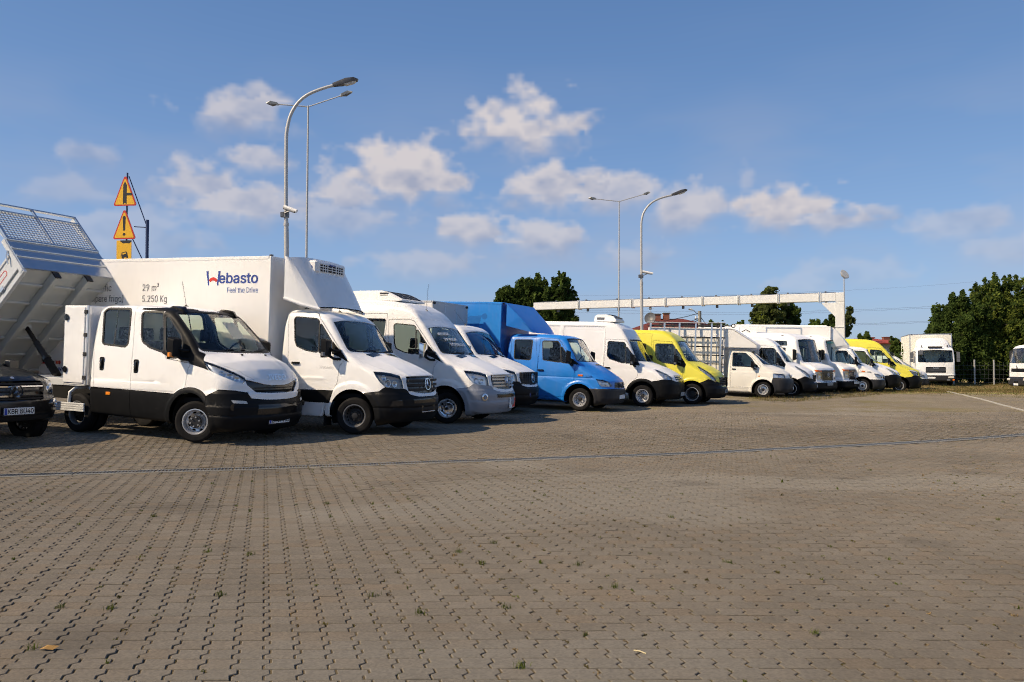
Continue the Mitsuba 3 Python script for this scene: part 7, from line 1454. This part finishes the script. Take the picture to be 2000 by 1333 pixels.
def B3(px, py, D, wpx, hpx, deep=None): c = upx(px, py, D); rx, rz = wpx * D / 1600, hpx * D / 1600; return (c[0], D, c[2], rx, deep or rx, rz)
D = 92.
tree('broad_tree', 'rounded dark green tree behind the blue truck', np.array([upx(1020, 700, D)[0], D, 0]), [B3(1035, 585, D, 38, 38), B3(1005, 592, D, 36, 34), B3(1065, 600, D, 36, 38), B3(985, 605, D, 24, 26), B3(1040, 625, D, 60, 30)], 34000, .19, (('leaf_dark', .65), ('leaf_mid', .35)), 1, spikes=30)
tree('ragged_tree', 'taller ragged tree right of the rounded one, crossed by the white gantry', np.array([upx(1090, 700, D)[0], D - 2, 0]), [B3(1090, 590, D - 2, 26, 34), B3(1096, 562, D - 2, 16, 22), B3(1110, 600, D - 2, 18, 26), B3(1080, 620, D - 2, 36, 24), B3(1108, 632, D - 2, 22, 18)], 20000, .18, (('leaf_dark', .7), ('leaf_mid', .3)), 2, shoots=((1093, 534), (1096, 540), (1080, 548), (1106, 550), (1118, 566), (1124, 578)), spikes=40, gap=.45)
D = 88.
tree('birch_tree', 'loose green birch like tree behind the long white box', np.array([upx(1505, 700, D)[0], D, 0]), [B3(1503, 590, D, 17, 26), B3(1492, 610, D, 20, 24), B3(1518, 615, D, 20, 26), B3(1480, 628, D, 16, 18), B3(1505, 640, D, 36, 22)], 18000, .16, (('leaf_birch', .8), ('leaf_light', .2)), 3, spikes=16, gap=.47)
tree('small_tree', 'narrower tree touching the right side of the loose green tree', np.array([upx(1543, 700, D)[0], D + 1, 0]), [B3(1541, 603, D + 1, 13, 16), B3(1548, 620, D + 1, 17, 20), B3(1545, 640, D + 1, 20, 18)], 9000, .17, (('leaf_dark', .8), ('leaf_mid', .2)), 4, spikes=10)
tree('poplar_tree', 'slim upright tree right behind the gantry leg', np.array([upx(1655, 700, D)[0], D + 3, 0]), [B3(1656, 612, D + 3, 7, 15), B3(1657, 632, D + 3, 9, 16), B3(1652, 648, D + 3, 11, 14)], 5000, .15, (('leaf_birch', 1.0),), 5, spikes=8)
tree('small_tree', 'low tree left of the gantry leg, above the long white box', np.array([upx(1626, 700, D)[0], D + 2, 0]), [B3(1630, 628, D + 2, 13, 12), B3(1622, 640, D + 2, 18, 14)], 6000, .16, (('leaf_dark', 1.0),), 6, spikes=8)
for i, (px, py, w, h, lab) in enumerate(((1400, 640, 20, 9, 'low green bush top showing right of the utility pole'), (1440, 645, 22, 14, 'low bush behind the slope of the rack truck'), (1592, 638, 16, 9, 'small round bush top above the buses'), (1690, 664, 13, 9, 'small bush left of the brick chimneys'), (1748, 668, 10, 8, 'small bush between the red roof and the lorry'))):
    tree('bush', lab, np.array([upx(px, 700, 84 + i)[0], 84. + i, 0]), [B3(px, py, 84 + i, w, h), B3(px + 4, py + 14, 84 + i, w * 1.1, h * 1.4)], 4000, .15, (('leaf_mid', 1.0),), 60 + i, .1, 'bush', spikes=6)
D = 60.
tree('broad_tree', 'big dark leafy tree right of the lorry, nearest to it', np.array([upx(1865, 700, D)[0], D, 0]), [B3(1870, 655, D, 42, 52), B3(1848, 690, D, 36, 42), B3(1895, 640, D, 40, 55), B3(1885, 700, D, 60, 45), B3(1835, 660, D, 22, 26)], 56000, .115, (('leaf_dark', .65), ('leaf_mid', .35)), 7, .22, spikes=40, gap=.36, shoots=((1824, 606), (1832, 602), (1842, 605), (1857, 584), (1862, 580), (1880, 573)))
tree('broad_tree', 'big dark tree with pale shoots on top, left of the picture edge', np.array([upx(1950, 700, D)[0], D + 1.5, 0]), [B3(1945, 610, D + 1.5, 45, 52), B3(1970, 640, D + 1.5, 50, 60), B3(1925, 650, D + 1.5, 45, 60), B3(1950, 700, D + 1.5, 70, 50)], 64000, .115, (('leaf_dark', .55), ('leaf_light', .45)), 8, .25, spikes=50, gap=.36, shoots=((1942, 541), (1945, 549), (1962, 549), (1972, 546), (1984, 546), (1924, 551), (1932, 556), (1905, 560)))
tree('broad_tree', 'big tree cut off by the right edge, behind the second lorry', np.array([upx(2030, 700, D)[0], D - .5, 0]), [B3(2025, 610, D - .5, 50, 60), B3(2000, 660, D - .5, 45, 60), B3(2050, 670, D - .5, 60, 60), B3(2010, 700, D - .5, 60, 45)], 44000, .115, (('leaf_dark', .5), ('leaf_light', .5)), 9, .25, spikes=30, gap=.36)
hb = [(x, 61.5 + 2 * math.sin(x), 1.2 + .5 * math.sin(x * 1.7), 2.6, 1.8, 1.5 + .4 * math.sin(x * .9)) for x in np.arange(26, 60, 2.2)]
obj('hedge', leaves(hb, 26000, .14, 41, .25), 'leaf_dark', smooth=False, kind='stuff', label='dark tangle of undergrowth below the trees at right', cat='undergrowth')
hb = [(x, 118 + 5 * math.sin(x), 1.6 + .8 * math.sin(x * 1.3), 7, 3, 2.2 + 1.0 * math.sin(x * .37)) for x in np.arange(-120, 130, 9.)]
obj('far_hedge', leaves(hb, 26000, .5, 43, .25), 'leaf_mid', smooth=False, kind='stuff', label='far low line of trees and hedges behind the row', cat='hedge')
